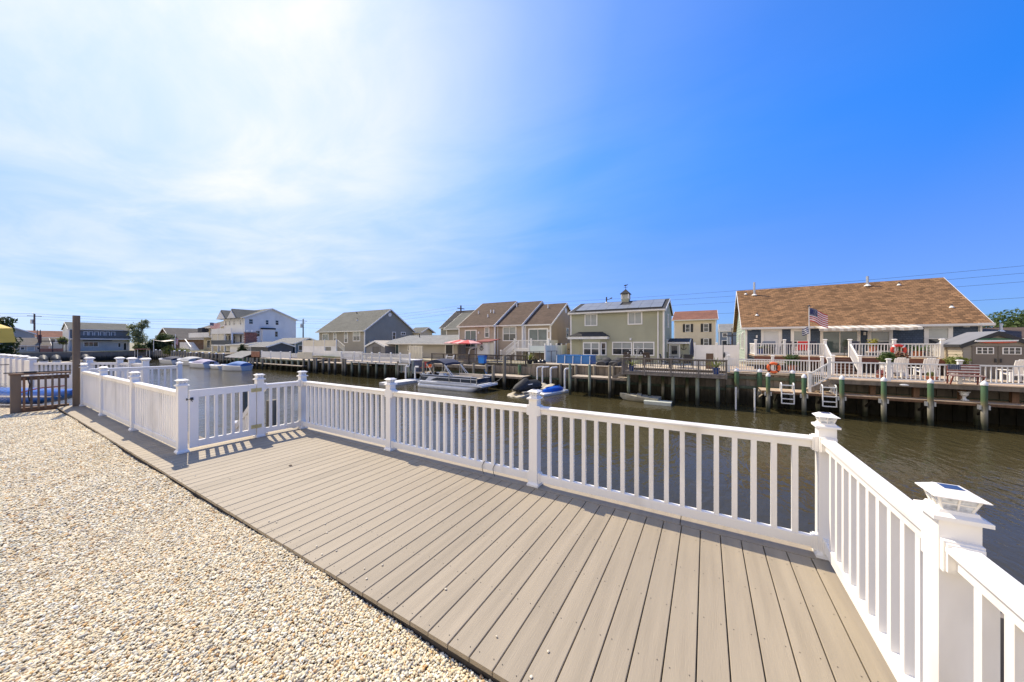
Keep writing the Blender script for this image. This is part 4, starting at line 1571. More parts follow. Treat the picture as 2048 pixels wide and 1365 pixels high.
# ---------------------------------------------------------------- olive house: grey deck, steps, low dock
gd = dock('grey weathered deck over the water in front of the olive green house', -5.05, 1.1, 23.55, 26.4, -0.42, GREYRAIL, fascia=GREYRAIL, beam=0.15, name='raised_deck', cat='deck',
          piles=[(-4.62, 23.75, -.46, .10), (-3.28, 23.75, -.46, .10), (-1.85, 23.75, -.46, .105), (-0.47, 23.75, -.46, .105), (0.62, 23.75, -.46, .1)], pm=PILEP)
for x in (-4.1, -2.6, -1.1):
    part('inner_piling', MB().cyl((x, 25.2, WZ - .5), (x, 25.2, -.5), .1, n=8), PILEG, gd)
gr = thing('deck_railing', 'grey weathered wooden railing round the deck by the olive green house', 'railing', (-2, 23.6, -0.42))
xs = [-4.98, -3.55, -1.95, -0.4, 1.05]
for x in xs:
    part('post', MB().box(x - .055, x + .055, 23.5, 23.58, -0.62, 0.50), GREYRAIL, gr)
for a, b in zip(xs, xs[1:]):
    frail(gr, (a + .05, 23.6, -.44), (b - .05, 23.6, -.44), 0.93, 0.135, GREYRAIL, low=.02, bw=.03)
part('cap_rail', MB().box(-5.08, 1.12, 23.46, 23.66, 0.505, 0.545), GREYRAIL, gr)
part('end_rail', MB().box(-5.03, -4.93, 23.67, 25.5, 0.42, 0.50), GREYRAIL, gr)
for k in range(12):
    part('baluster', MB().box(-5.0, -4.965, 23.8 + k * .14, 23.835 + k * .14, -.42, .42), GREYRAIL, gr)
ld = dock('narrow low timber dock below the pool in front of the olive house', -8.8, -4.75, 23.85, 25.2, -0.96, DOCKW, fascia=TIMBER, beam=0.1, boards=True)
for x, z1, m_, lb in ((-8.86, -0.05, PILEP, 'at the left end of the low dock'), (-7.35, -0.04, PILEP, 'at the middle of the low dock'), (-5.9, -0.04, PILEW, 'at the right end of the low dock')):
    free_pile(x, 23.72, z1, 0.10, 'pale green dock piling ' + lb + ' by the pool', None, m_, 'pilings of the low dock')
for x, lb in ((-10.3, 'behind the white elbow pipe nearest the kayak'), (-9.0, 'right of the blue pool'), (-7.5, 'in front of the covered lounger'), (-6.06, 'left of the grey deck stairs')):
    free_pile(x, 25.42, -0.2, 0.115, 'brown bulkhead piling ' + lb, None, PILEW, 'pilings against the olive house bulkhead')
gs = thing('deck_stairs', 'grey wooden steps from the grey deck down to the low dock', 'stairs', (-5.3, 24.4, -0.96))
for k in range(3):
    part('tread', MB().box(-5.32 - .2 * k, -5.07 - .2 * k, 24.0, 24.8, -0.60 - .14 * k, -0.56 - .14 * k), GREYRAIL, gs)
part('handrail', MB().bar((-5.05, 23.95, 0.42), (-5.75, 23.95, 0.0), 0.05, 0.09), GREYRAIL, gs)
part('stringer', MB().bar((-5.05, 23.95, -0.55), (-5.75, 23.95, -0.95), 0.05, 0.2), GREYRAIL, gs)

# ---------------------------------------------------------------- brown roofed house: dark railing, docks
dr = thing('deck_railing', 'dark stained railing on the bulkhead behind the pontoon boat', 'railing', (-19, 25.8, -0.5))
xs = [-24.9, -23.3, -21.7, -20.0, -18.25, -16.7, -15.2, -13.7]
for x in xs:
    part('post', MB().box(x - .05, x + .05, 25.66, 25.74, -0.75, 0.42), DARKRAIL, dr)
for a, b in zip(xs, xs[1:]):
    frail(dr, (a + .05, 25.8, -.5), (b - .05, 25.8, -.5), 0.9, 0.14, GREYRAIL if a < -18.5 else DARKRAIL, low=.02, bw=.03, indiv=False)
part('cap_rail', MB().box(-25.0, -13.6, 25.66, 25.88, 0.405, 0.44), DARKRAIL, dr)
dock('timber walkway with thick posts behind the pontoon boat', -24.6, -17.1, 24.55, 25.58, -0.55, DOCKW, fascia=TIMBER, beam=0.25, boards=True, name='dock',
     piles=[(x, 24.6, -0.36, .12) for x in (-23.7, -22.0, -19.95, -18.6, -17.15)])
ld2 = dock('low weathered dock right of the pontoon boat', -17.0, -13.0, 23.75, 25.3, -1.26, DOCKW, fascia=TIMBER, beam=0.14)
free_pile(-15.8, 23.7, -0.36, 0.13, 'short bare timber piling at the low dock right of the pontoon boat', None, PILEW)
free_pile(-14.62, 23.6, 0.47, 0.13, 'tall bare timber piling at the low dock by the jet ski', None, PILEW)
free_pile(-14.1, 25.3, -0.4, 0.14, 'green stained piling in the corner behind the jet ski', None, PILEG)
for x, z1, zb, lb in ((-12.1, -0.45, WZ - .3, 'leftmost behind jet ski'), (-11.62, -0.45, WZ - .3, 'second from left'), (-10.88, -0.46, WZ - .3, 'third from left'), (-9.66, -0.5, WZ - .3, 'rightmost by low dock')):
    t = thing('pvc_pipe', 'white elbow pipe on the bulkhead, ' + lb, 'pipe', (x, 24.7, WZ), 'white elbow pipes along the bulkhead')
    r = .06 if x < -11.5 else .075
    pts = [(x, 24.7, zb), (x, 24.7, z1 - .14)] + [(x + .14 - .14 * math.cos(a), 24.7 + .06 * a, z1 - .14 + .14 * math.sin(a)) for a in [math.pi * q / 12 for q in range(1, 7)]] + [(x + .3, 25.3, z1)]
    part('tube', MB().tube(pts, r, 10), WHITEPOT, t, smooth=True)
for x, lb in ((-26.5, 'left one of two'), (-25.15, 'right one of two')):
    t = thing('pvc_pipe', 'white elbow pipe at the floating dock, ' + lb, 'pipe', (x, 23.6, WZ), 'white elbow pipes at the floating dock')
    pts = [(x, 23.6, WZ - .4), (x, 23.6, -1.0)] + [(x + .14 - .14 * math.cos(a), 23.6, -1.0 + .14 * math.sin(a)) for a in [math.pi * q / 12 for q in range(1, 7)]] + [(x + .4, 23.7, -.86)]
    part('tube', MB().tube(pts, .085, 10), WHITEPOT, t, smooth=True)

# ---------------------------------------------------------------- grey house: white railed deck and docks
wd = dock('white railed deck on pilings over the water in front of the grey house', -37.9, -26.1, 23.75, 27.5, -0.58, DOCKW, bw=.2, fascia=FWHITE, beam=0.16, name='raised_deck', cat='deck', boards=False,
          piles=[(x, 23.85, -.62, .13) for x in (-35.8, -34.4, -32.85, -31.4, -29.95, -28.15, -26.3)], pm=PILEP)
for x in (-36, -33.2, -30.4, -27.6):
    part('inner_piling', MB().cyl((x, 25.8, WZ - .5), (x, 25.8, -.6), .12, n=8), PILEW, wd)
wwr = thing('deck_railing', 'white railing with short posts on the deck of the grey house', 'railing', (-31, 23.8, -0.58))
xs = [-37.85, -35.4, -33.9, -32.2, -30.9, -29.05, -27.6, -26.2]
for x in xs:
    fpost(wwr, x, 23.85, -0.58, 1.06, .13, flare=False)
for a, b in zip(xs, xs[1:]):
    frail(wwr, (a + .06, 23.85, -.58), (b - .06, 23.85, -.58), 0.95, 0.16, indiv=False, bw=.05)
ldd = dock('low sunlit dock with chairs between the weathered pilings', -43.6, -33.0, 24.4, 26.4, -0.98, DOCKW, bw=.2, fascia=DOCKW, beam=.08, boards=False)
for x, z1 in ((-46.0, -.6), (-44.7, -.58), (-43.5, -.38), (-43.05, -.36), (-41.5, -.38), (-40.2, -.35), (-38.95, -.38), (-37.35, -.34), (-36.9, -.36)):
    dockpile(ldd, x, 23.72, z1, .14, PILEW)
for x in (-40.8, -38.6, -37.2, -36.0):
    dockpile(ldd, x, 25.9, 0.05, .14, PILEM)
dx = thing('dock_box', 'grey shed-like dock box with flat white lid at the end of the white deck', 'dock box', (-26.7, 24.6, -1.5))
part('body', MB().box(-27.5, -25.8, 24.0, 25.2, -1.5, -0.3), M('grey_panel', (0.24, 0.245, 0.25), 0.7, 0.12, 3), dx)
part('lid', MB().box(-27.6, -25.7, 23.95, 25.25, -0.3, -0.2), FWHITE, dx)
part('corner_post', MB().box(-27.62, -27.4, 23.9, 23.995, -1.6, -0.25).box(-25.85, -25.68, 23.9, 23.995, -1.6, -0.25), M('teal_grey_post', (0.16, 0.2, 0.2), 0.7, 0.2, 4), dx)
dock('low dock by the chairs left of the pontoon boat', -27.8, -23.6, 23.9, 25.4, -1.42, DOCKW, bw=.16, boards=True, beam=.1, piles=[(-27.9, 23.85, -.4, .13), (-26.0, 23.9, -1.3, .1), (-24.3, 23.9, -.42, .13)])

# left group: white fence on pilings, roofed shelter, far pilings
lf = thing('vinyl_fence', 'white panel fence above the pilings right of the covered blue boat', 'fence', (-54, 24, -0.7))
xs = [-58.3, -55.5, -52.6, -50.0]
for a, b in zip(xs, xs[1:]):
    part('panel', MB().box(a + .07, b - .07, 23.97, 24.03, -0.66, 0.22), FWHITE, lf)
for x in xs:
    fpost(lf, x, 24, -0.75, 1.05, .15, flare=False)
frail(lf, (-49.6, 24, -.62), (-48.1, 24, -.62), .7, .16, indiv=False, bw=.05)
for a, b in ((-48.0, -46.2), (-46.1, -44.4)):
    part('panel', MB().box(a, b, 23.97, 24.03, -0.6, 0.28), CREAM, lf)
dock('dock on pale pilings under the white panel fence', -58.5, -44.3, 23.8, 26.4, -0.78, DOCKW, bw=.25, boards=False, fascia=PILEP, beam=.14,
     piles=[(x, 23.9, -.82, .17) for x in (-58.2, -56.6, -55.0, -53.6, -52.2, -50.6, -49.2, -47.6)], pm=PILEP)
dock('low catwalk of pale boards beside the covered blue boat', -62.5, -45.5, 23.2, 23.9, -1.5, DOCKW, bw=.25, boards=False, beam=.08,
     piles=[(x, 23.15, -.75, .13) for x in (-62.3, -60.9, -59.8, -59.0, -57.7, -56.0)])
sh = thing('dock_shelter', 'low grey roofed shelter on posts at the water left of the white panel fence', 'shelter', (-66, 24.6, -1.6))
part('roof', MB().prism([(23.4, -0.85), (23.4, -0.75), (25.6, 0.12), (25.6, 0.02)], 'x', -69.6, -63.0), M('grey_shelter_roof', (0.16, 0.165, 0.16), 0.8, 0.2, 2), sh)
part('fascia', MB().box(-69.7, -62.9, 23.32, 23.39, -0.92, -0.74), FWHITE, sh)
for x in (-69.3, -67.8, -66.3, -64.8, -63.3):
    part('post', MB().cyl((x, 23.5, WZ - .4), (x, 23.5, -.9), .13, n=8), PILEP, sh)
part('green_cover', MB().box(-69, -63.5, 24.3, 24.6, -1.5, -0.9), M('green_tarp', (0.03, 0.16, 0.09), 0.7, 0.2, 3), sh)
rf_ = thing('wooden_fence', 'reddish wooden fence panel right of the roofed shelter', 'fence', (-61.4, 24.4, -.7))
for k in range(12):
    part('board', MB().box(-62.85 + k * .24, -62.63 + k * .24, 24.4, 24.44, -.72, .16), M('reddish_cedar', (0.30, 0.14, 0.08), 0.8, 0.2, 3, objvar=.15), rf_)
fd = dock('long shadowed far dock with white topped pilings behind the moored boats', -111, -70, 24.0, 25.8, -1.3, TIMBER, bw=.3, boards=False, beam=.15)
for k in range(26):
    dockpile(fd, -111 + k * 1.55, 24.0, (-.2 if k < 14 else -.35) + rnd.uniform(-.1, .1), .17, PILEW, 8, CAPW if k % 2 else None)
dock('dark high dock with pilings between the white boats and the shelter', -86, -72, 24.2, 25.9, -0.45, TIMBER, bw=.3, boards=False, beam=.3, fascia=TIMBER,
     piles=[(x, 24.1, -.5, .17) for x in (-85.5, -83.5, -81.5, -79.5, -77.5, -75.5, -73.5)])
# ================================================================ houses
def siding(name, col, rough=0.65, var=0.05):
    return M(name, col, rough, var, 0.8, objvar=0.02, bump=0.002, bscale=20, dirt=([c * 0.75 for c in col], 0.6, 0.55, 0.9, (1, 1, 0.4)))


BROWNROOF = shingle('tan_brown_shingles', (0.25, 0.14, 0.066), 0.42, 0.30, 0.15, bump=0.02, contrast=0.5)
CHOCROOF = shingle('dark_brown_shingles', (0.115, 0.08, 0.056), 0.18, 0.4, 0.16)
GREYROOF = shingle('grey_green_shingles', (0.155, 0.155, 0.13), 0.12, 0.4, 0.16)
DKROOF = shingle('charcoal_shingles', (0.055, 0.055, 0.055), 0.2, 0.4, 0.16)
LTROOF = shingle('light_grey_shingles', (0.25, 0.25, 0.23), 0.12, 0.4, 0.16)
REDROOF = shingle('rust_brown_shingles', (0.24, 0.11, 0.07), 0.2, 0.4, 0.16)

# ---- blue cedar shingled house
BLUESH = shingle('blue_cedar_shingles', (0.085, 0.115, 0.165), 0.12, 0.16, 0.14, 0.01, 0.6)
MINT = siding('pale_sage_clapboard', (0.36, 0.42, 0.33))
h = House('shingled_house', 'blue shingled house with large tan brown roof behind the white railed decks', 2.75, 32.5, 12.0, 9.0, -0.3, 2.95, 6.25, BLUESH, BROWNROOF, side=MINT, over=0.4, og=0.3, pitch=0.24, rooft=.12)
for c in h.t.children:
    if c.name.startswith('front_wall'):
        box_uv(c.data)
h.win('f', 1.0, 2.25, 0.68, 2.62, 1, 1, .17, pm=M('pale_door_panel', (0.62, 0.63, 0.62), .5, .05, 2), name='door')
h.win('f', 2.82, 3.95, 0.75, 2.62, 1, 2, .19, pms=[GLASS, BLIND])
h.win('f', 4.5, 6.62, 0.68, 2.52, 2, 1, .16, pm=TEALGLASS, name='sliding_door')
h.win('f', 6.98, 8.2, 0.85, 2.5, 1, 2, .18, pms=[GLASS, BLIND])
h.win('f', 9.62, 10.85, 1.0, 2.68, 1, 2, .2, pms=[GLASS, PALEBLIND])
h.box('door_trim', 2.26, 2.3, -.05, -.003, .68, 2.6, FWHITE)
for u0, u1, z0, z1 in ((1.2, 1.9, 1.0, 2.5), (2.6, 3.2, 1.0, 2.4), (5, 5.7, 1.0, 2.4), (3.6, 4.4, 3.6, 4.7)):
    h.win('l', u0, u1, z0, z1, 1, 2, .1)
for x in (0.75, 6.5 + .2):
    pass
for x, z in ((0.72, 1.95), (6.82, 2.1)):
    lt = h.box('wall_lamp', x - .05, x + .05, -.16, -.004, z, z + .22, WHITEPOT)
for x in (0.35, 11.45):
    h.box('flood_light', x - .18, x + .02, -.22, -.004, 2.55, 2.68, WHITEPOT)
h.vent(0.35, 3.9, .22)
h.vent(0.95, 3.7, 1.15, .085, STEEL)
h.vent(0.85, 1.0, .2)
h.vent(8.2, 4.05, .75, .09, STEEL)
h.vent(9.85, 3.9, .22)
h.vent(11.3, 1.15, .2)
h.box('downspout', 11.92, 12.0, -.12, -.04, -.3, 2.75, FWHITE)
h.box('cornice_return', 11.7, 12.34, -.5, -.1, 2.62, 2.78, FWHITE)
an = thing('awning', 'cream striped retracted awning over the sliding door of the blue house', 'awning', (9.2, 31.4, 2.5))
for k in range(24):
    x = 6.85 + k * .2
    za, zb_ = 2.52 + .025 * math.sin(k * .9), 2.52 + .025 * math.sin((k - 1) * .9)
    part('stripe', MB().add([(x, 32.05, 2.74), (x + .199, 32.05, 2.74), (x + .199, 30.7, za), (x, 30.7, zb_), (x, 32.05, 2.77), (x + .199, 32.05, 2.77), (x + .199, 30.7, za + .03), (x, 30.7, zb_ + .03), (x, 30.69, zb_ - .14), (x + .199, 30.69, za - .14)],
                           [(0, 1, 2, 3), (7, 6, 5, 4), (7, 8, 9, 6)]), M('awning_cream', (0.70, 0.65, 0.54), .8, .05, 3) if k % 2 else M('awning_tan', (0.50, 0.43, 0.33), .8, .05, 3), an)
part('front_bar', MB().box(6.82, 11.68, 30.71, 30.76, 2.42, 2.49), FWHITE, an)
# ---- olive green house
OLIVE = siding('olive_green_clapboard', (0.37, 0.365, 0.255))
h = House('two_storey_house', 'olive green two storey house with solar panels and a cupola on its roof', -11.7, 31.5, 8.55, 7.2, -0.26, 4.5, 5.72, OLIVE, DKROOF, over=0.3, og=0.15, pitch=0.17, rf=.5)
olive_house = h
h.win('f', 1.45, 2.71, 3.17, 4.35, 2, 1, .1, pm=BLIND)
h.win('f', 5.5, 6.78, 3.2, 4.38, 2, 1, .1, pm=BLIND)
h.win('f', 4.1, 5.9, .40, 1.64, 2, 2, .09, pms=[GLASS, BLIND])
h.win('f', 5.97, 7.78, .40, 1.64, 2, 2, .09, pms=[GLASS, BLIND])
# bay window
bay = MB().add([(1.0, 0, -.26), (1.45, -.55, -.26), (3.1, -.55, -.26), (3.6, 0, -.26), (1.0, 0, 1.9), (1.45, -.55, 1.9), (3.1, -.55, 1.9), (3.6, 0, 1.9)], [(0, 1, 5, 4), (1, 2, 6, 5), (2, 3, 7, 6)])
b_ = part('bay', h.w(bay), OLIVE, h.t)
mb = MB().prism([(0, 1.9), (-.75, 1.9), (-.75, 2.15), (0, 2.15)], 'x', -.05, 3.85)
part('bay_fascia', h.w(mb), FWHITE, h.t)
mb = MB().add([(-.1, -.8, 2.152), (3.9, -.8, 2.152), (3.9, 0.0, 2.152), (-.1, 0, 2.152), (0.9, -.12, 2.6), (3.2, -.12, 2.6), (3.2, -.01, 2.6), (.9, -.01, 2.6)], [(0, 1, 5, 4), (1, 2, 6, 5), (3, 0, 4, 7), (4, 5, 6, 7), (0, 3, 2, 1)])
part('bay_roof', h.w(mb), DKROOF, h.t, uv=True)
fr = MB().box(1.47, 3.08, -.61, -.552, .36, .45).box(1.47, 3.08, -.61, -.552, 1.5, 1.6)
for x in (1.47, 2.22, 2.98):
    fr.box(x, x + .1, -.609, -.552, .45, 1.5)
for x in (1.57, 2.32):
    fr.box(x, x + .65, -.60, -.552, .95, 1.0)
f_ = part('bay_window', h.w(fr), FWHITE, h.t)
for x in (1.57, 2.32):
    for z, q in ((.45, GLASS), (1.0, BLIND)):
        part('pane', h.w(MB().box(x, x + .65, -.575, -.5525, z, z + .5)), q, f_)
a, c = Vector((3.13, -.56, 0)), Vector((3.57, -.06, 0))
fr = MB()
nn = Vector((.04, -.035, 0))
for t0, t1, z0, z1 in ((0.02, .98, .36, .45), (0.02, .98, 1.5, 1.6), (.02, .2, .45, 1.5), (.8, .98, .45, 1.5), (.2, .8, .95, 1.0)):
    p, q = a.lerp(c, t0), a.lerp(c, t1)
    fr.add([tuple(e + o_ + Vector((0, 0, z))) for o_ in (Vector((0, 0, 0)), nn) for e, z in ((p, z0), (q, z0), (q, z1), (p, z1))], [(0, 1, 2, 3), (7, 6, 5, 4), (0, 4, 5, 1), (1, 5, 6, 2), (2, 6, 7, 3), (3, 7, 4, 0)])
f_ = part('bay_window', h.w(fr), FWHITE, h.t)
p, q = a.lerp(c, .2) + nn * .3, a.lerp(c, .8) + nn * .3
part('pane', h.w(MB().add([(p.x, p.y, .45), (q.x, q.y, .45), (q.x, q.y, 1.5), (p.x, p.y, 1.5)], [(0, 1, 2, 3)])), GLASS, f_)
h.win('r', 3.0, 3.7, 3.0, 4.3, 1, 2, .1)
h.win('r', 2.2, 2.9, .7, 1.9, 1, 2, .1)
h.box('downspout', 8.02, 8.12, -.1, -.036, -.2, 4.3, FWHITE)
h.box('flood_light', 4.95 + .75, 5.1 + .75, -.2, -.004, 1.78, 1.98, WHITEPOT)
# cupola with a weather vane
cx, cy = 4.62, 3.5
zc = h.roofz(3.3)
mb = MB().box(cx - .36, cx + .36, cy - .36, cy + .36, zc - .3, zc + .30)
cu = part('cupola', h.w(mb), OLIVE, h.t)
for sx in (-1, 1):
    for sy in (-1, 1):
        part('corner_post', h.w(MB().box(cx + sx * .33 - .06, cx + sx * .33 + .06, cy + sy * .33 - .06, cy + sy * .33 + .06, zc + .3, zc + .78)), FWHITE, cu)
part('louver', h.w(MB().box(cx - .24, cx + .24, cy - .24, cy + .24, zc + .3, zc + .78)), PALEBLIND, cu)
part('cupola_roof', h.w(MB().frus(cx, cy, zc + .78, .48, zc + .83, .48).frus(cx, cy, zc + .831, .46, zc + 1.3, .03)), DKROOF, cu, uv=True)
vane = MB().cyl((cx, cy, zc + 1.25), (cx, cy, zc + 1.78), .02, n=6).bar((cx - .2, cy, zc + 1.5), (cx + .2, cy, zc + 1.5), .025, .025).bar((cx, cy - .2, zc + 1.46), (cx, cy + .2, zc + 1.46), .025, .025)
vane.prism([(cx - .2, zc + 1.66), (cx - .05, zc + 1.62), (cx + .16, zc + 1.7), (cx + .24, zc + 1.82), (cx + .1, zc + 1.76), (cx - .1, zc + 1.76)], 'y', cy - .015, cy + .015)
part('weather_vane', h.w(vane), BLACK, cu)
v = h.vent(2.72, 3.3, .62, .07, DARKMETAL)
mb = MB().tube([(2.72, 3.3, h.roofz(3.3) + .35), (3.0, 3.3, h.roofz(3.3) + .36), (3.1, 3.3, h.roofz(3.3) + .46)], .03, 6).cyl((3.12, 3.3, h.roofz(3.3) + .44), (3.3, 3.3, h.roofz(3.3) + .5), .06, n=8)
part('roof_light', h.w(mb), DARKMETAL, h.t)
# solar panels follow the front slope
PV = M('solar_panel_cells', (0.20, 0.215, 0.225), 0.42, 0.1, 1.0, spec=0.35)
for k in range(8):
    x0 = .5 + k * .985
    for r in range(2):
        if r == 1 and k == 4:
            continue
        y0, y1 = (.15 + r * 1.5, .15 + r * 1.5 + 1.46)
        sl_ = 1 / math.sqrt(1 + h.sf ** 2)
        z0, z1 = h.roofz(y0) + .09, h.roofz(y1) + .09
        mb = MB().add([(x0, y0, z0), (x0 + .965, y0, z0), (x0 + .965, y1, z1), (x0, y1, z1), (x0, y0, z0 - .04), (x0 + .965, y0, z0 - .04), (x0 + .965, y1, z1 - .04), (x0, y1, z1 - .04)],
                      [(0, 1, 2, 3), (7, 6, 5, 4), (4, 5, 1, 0), (5, 6, 2, 1), (6, 7, 3, 2), (7, 4, 0, 3)])
        part('solar_panel', h.w(mb), PV, h.t)
part('panel_rail', h.w(MB().box(.4, 8.4, .05, .13, h.roofz(.1), h.roofz(.1) + .1)), BLACK, h.t)
lt = House('lean_to', 'low olive lean-to with white door and anchor beside the green house', -3.1, 34.0, 1.75, 3.4, -.3, 1.55, 1.9, OLIVE, DKROOF, over=.25, og=.05, pitch=.17, rf=.95, corner=False, gutter=False, cat='outbuilding')
lt.win('f', .12, 1.05, -.2, 1.45, 1, 1, .1, pm=PALEBLIND, name='door')
lt.box('door_window', .35, .82, -.075, -.045, .5, 1.25, GLASS)
AN = MB().torus((0, 0, 0), .05, .015, rx90, 12, 6)
AN.xf(0, (1.35, -.04, 1.42))
AN.bar((1.35, -.04, .95), (1.35, -.04, 1.38), .04, .03).bar((1.22, -.04, 1.28), (1.48, -.04, 1.28), .03, .03)
AN.tube([(1.35 + .2 * math.cos(t), -.04, 1.12 + .2 * math.sin(t)) for t in [math.pi + math.pi * q / 8 for q in range(9)]], .025, 6)
part('anchor', lt.w(AN), BLACK, lt.t, 'black anchor on the wall')

# ---- stepped rowhouse
TAUPE = siding('taupe_clapboard', (0.39, 0.315, 0.235))
TANSIDE = siding('tan_clapboard', (0.42, 0.31, 0.19))
roots = []
row = thing('rowhouse', 'taupe rowhouse of three stepped sections under dark brown roofs', 'house', (-20, 36, -.3))
for k, (x0, wd_, y0, zr, rdep) in enumerate(((-26.05, 5.27, 31.5, 6.75, 10), (-20.77, 3.33, 32.0, 6.62, 10), (-17.43, 3.1, 32.55, 6.15, 8.6))):
    h = House('rowhouse', 'x', x0, y0, wd_, rdep, -.3, 3.62, zr, TAUPE, CHOCROOF, side=TANSIDE, over=.3, og=.02 if k < 2 else .2, pitch=.17)
    if k == 0:
        h.win('f', .95, 2.72, .95, 3.08, 2, 1, .12, pm=TEALGLASS, name='sliding_door', grid=None)
        h.win('f', 3.85, 4.52, 2.12, 3.36, 1, 2, .09, pms=[GLASS, BLIND])
        h.box('wall_lamp', 2.95, 3.1, -.14, -.004, 2.6, 2.85, WHITEPOT)
        for x, y, z in ((3.0, 2.5, .35), (3.5, 2.4, .4), (3.25, 1.5, .35), (1.2, 2.4, .35)):
            h.vent(x, y, z, .07, CAPW, flash=False)
    elif k == 1:
        h.win('f', .75, 2.55, 1.73, 3.38, 2, 2, .1, pms=[GLASS, BLIND])
        h.vent(.35, 3.9, .4, .07, CAPW, flash=False)
    else:
        h.win('f', .42, 2.8, .95, 3.12, 2, 1, .13, pm=TEALGLASS, name='sliding_door')
        h.box('wall_lamp', 2.88, 3.0, -.14, -.004, 2.7, 2.95, WHITEPOT)
        h.vent(1.3, 3.3, .4, .07, CAPW, flash=False)
        h.win('r', 4.4, 5.3, 2.1, 3.32, 1, 2, .1)
        h.box('ac_unit', 3.12, 3.6, 1.2, 2.1, .95, 1.5, DARKMETAL)
        mb = MB().cyl((0, 0, 0), (.04, 0, 0), .3, n=16)
        mb.xf(0, (3.12, h.yr, 5.35))
        part('gable_vent', h.w(mb), FWHITE, h.t)
        h.box('downspout', -.1, .02, -.45, -.05, -.3, 3.4, FWHITE)
    for c in list(h.t.children):
        off = org(h.t) - org(row)
        c.parent = row
        c.location = c.location + off
    bpy.data.objects.remove(h.t)
pd_ = dock('raised white railed landing at the sliding door of the stepped rowhouse', -17.4, -13.4, 30.0, 32.4, 0.95, FWHITE, fascia=FWHITE, beam=.25, name='porch_deck', cat='deck')
for x in (-17.3, -13.5):
    part('post', MB().box(x - .07, x + .07, 30.1, 30.24, -.3, .75), FWHITE, pd_)
pr = thing('porch_railing', 'white railing with stair on the raised landing of the stepped rowhouse', 'railing', (-15.5, 30, .95))
for x in (-17.35, -15.4, -13.45):
    fpost(pr, x, 30.05, .95, 1.0, .12, flare=False)
frail(pr, (-17.28, 30.05, .95), (-15.46, 30.05, .95), .88, .13)
frail(pr, (-15.34, 30.05, .95), (-13.51, 30.05, .95), .88, .13)
part('privacy_panel', MB().box(-13.45, -13.4, 30.12, 32.3, 1.0, 1.83), CREAM, pr)
for y in (29.98, 31.0):
    frail(pr, (-17.4, y + .07, .9), (-19.0, y + .07, -.25), .88, .13, low=.06)
fpost(pr, -19.07, 30.05, -.35, 1.1, .12, flare=False)
for k in range(6):
    part('tread', MB().box(-17.7 - .26 * k, -17.42 - .26 * k, 30.15, 31.0, .7 - .19 * k, .74 - .19 * k), FWHITE, pr)

# ---- grey gabled house
SLATE = siding('slate_grey_clapboard', (0.27, 0.265, 0.225))
TAUPEG = siding('taupe_grey_clapboard', (0.30, 0.27, 0.215))
h = House('gabled_house', 'slate grey gabled house with two arched windows behind the white railed deck', -58.9, 33, 12.6, 10.0, -.3, 3.62, 7.15, TAUPEG, GREYROOF, side=SLATE, over=.4, og=.35, pitch=.2, rf=.48)
h.win('f', 1.0, 2.9, 1.4, 3.1, 2, 1, .13, pm=TEALGLASS, name='sliding_door')
h.win('f', 4.3, 5.2, 1.6, 2.9, 1, 2, .12, pms=[GLASS, BLIND], arch=True)
h.win('f', 7.35, 8.35, 1.5, 2.9, 1, 2, .12, pms=[GLASS, BLIND], arch=True)
h.win('f', 9.7, 11.55, 1.75, 3.45, 2, 2, .12, pms=[GLASS, BLIND])
h.win('r', 5.3, 6.05, 2.05, 3.4, 1, 2, .11)
h.win('r', 7.15, 8.2, 2.85, 3.42, 2, 1, .11)
mb = MB().cyl((12.6, 4.8, 6.3), (12.66, 4.8, 6.3), .34, n=18)
part('gable_vent', h.w(mb), FWHITE, h.t)
h.box('ac_unit', 12.64, 13.0, .7, 1.9, 1.2, 1.85, M('ac_grey', (.35, .36, .37), .6, .1, 3))
h.vent(4.5, 4.2, .3, .08, flash=False)
h.vent(7.6, 2.2, .3, .08, flash=True)
bx = House('rear_wing', 'small cream gabled wing sticking out behind the slate grey house', -47.0, 43.2, 2.3, 3.0, -.3, 3.5, 4.3, CREAM, GREYROOF, over=.3, og=.6, pitch=.2, cat='house')
bx.win('f', .6, 1.5, 1.6, 2.9, 2, 1, .1)

# ---- low grey bungalow in front
BUNG = siding('pale_grey_clapboard', (0.42, 0.385, 0.32))
h = House('bungalow', 'low pale grey bungalow with wide shallow roof left of the red umbrellas', -36.5, 30.0, 11.5, 9, -.3, 1.55, 2.5, BUNG, LTROOF, over=.8, og=1.3, pitch=.15, corner=False)
h.win('f', .25, 1.6, -.2, 1.35, 2, 1, .09, pm=TEALGLASS, name='sliding_door')
h.win('f', 3.25, 3.85, .5, 1.25, 1, 2, .08)
h.win('f', 4.2, 4.8, .5, 1.25, 1, 2, .08)
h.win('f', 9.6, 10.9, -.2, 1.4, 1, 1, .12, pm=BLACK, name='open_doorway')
h.vent(2.2, 3.0, .45, .06, BLACK, flash=False)
h.vent(9.0, 3.4, .6, .06, REDWOOD, flash=False)
br = thing('brick_wall', 'orange brown plank wall between grey house and bungalow', 'wall', (-39, 30.4, -.3))
for k in range(9):
    part('plank', MB().box(-41.4, -36.55, 30.4 + .006 * (k % 2), 30.48, -.3 + k * .175, -.13 + k * .175), M('orange_cedar', (0.36, 0.155, 0.06), .75, .25, 2.5, objvar=.1), br)
part('cap', MB().box(-41.5, -36.5, 30.35, 30.5, 1.276, 1.33), FWHITE, br)
scr = thing('slatted_screen', 'cream slatted screen standing at the end of the white railed deck', 'screen', (-28.7, 27, -.5))
for k in range(9):
    part('slat', MB().box(-29.8 + k * .245, -29.62 + k * .245, 27, 27.05, -.45, 1.2), CREAM, scr)
for z in (-.4, .4, 1.1):
    part('rail', MB().box(-29.9, -27.6, 27.052, 27.1, z, z + .09), CREAM, scr)

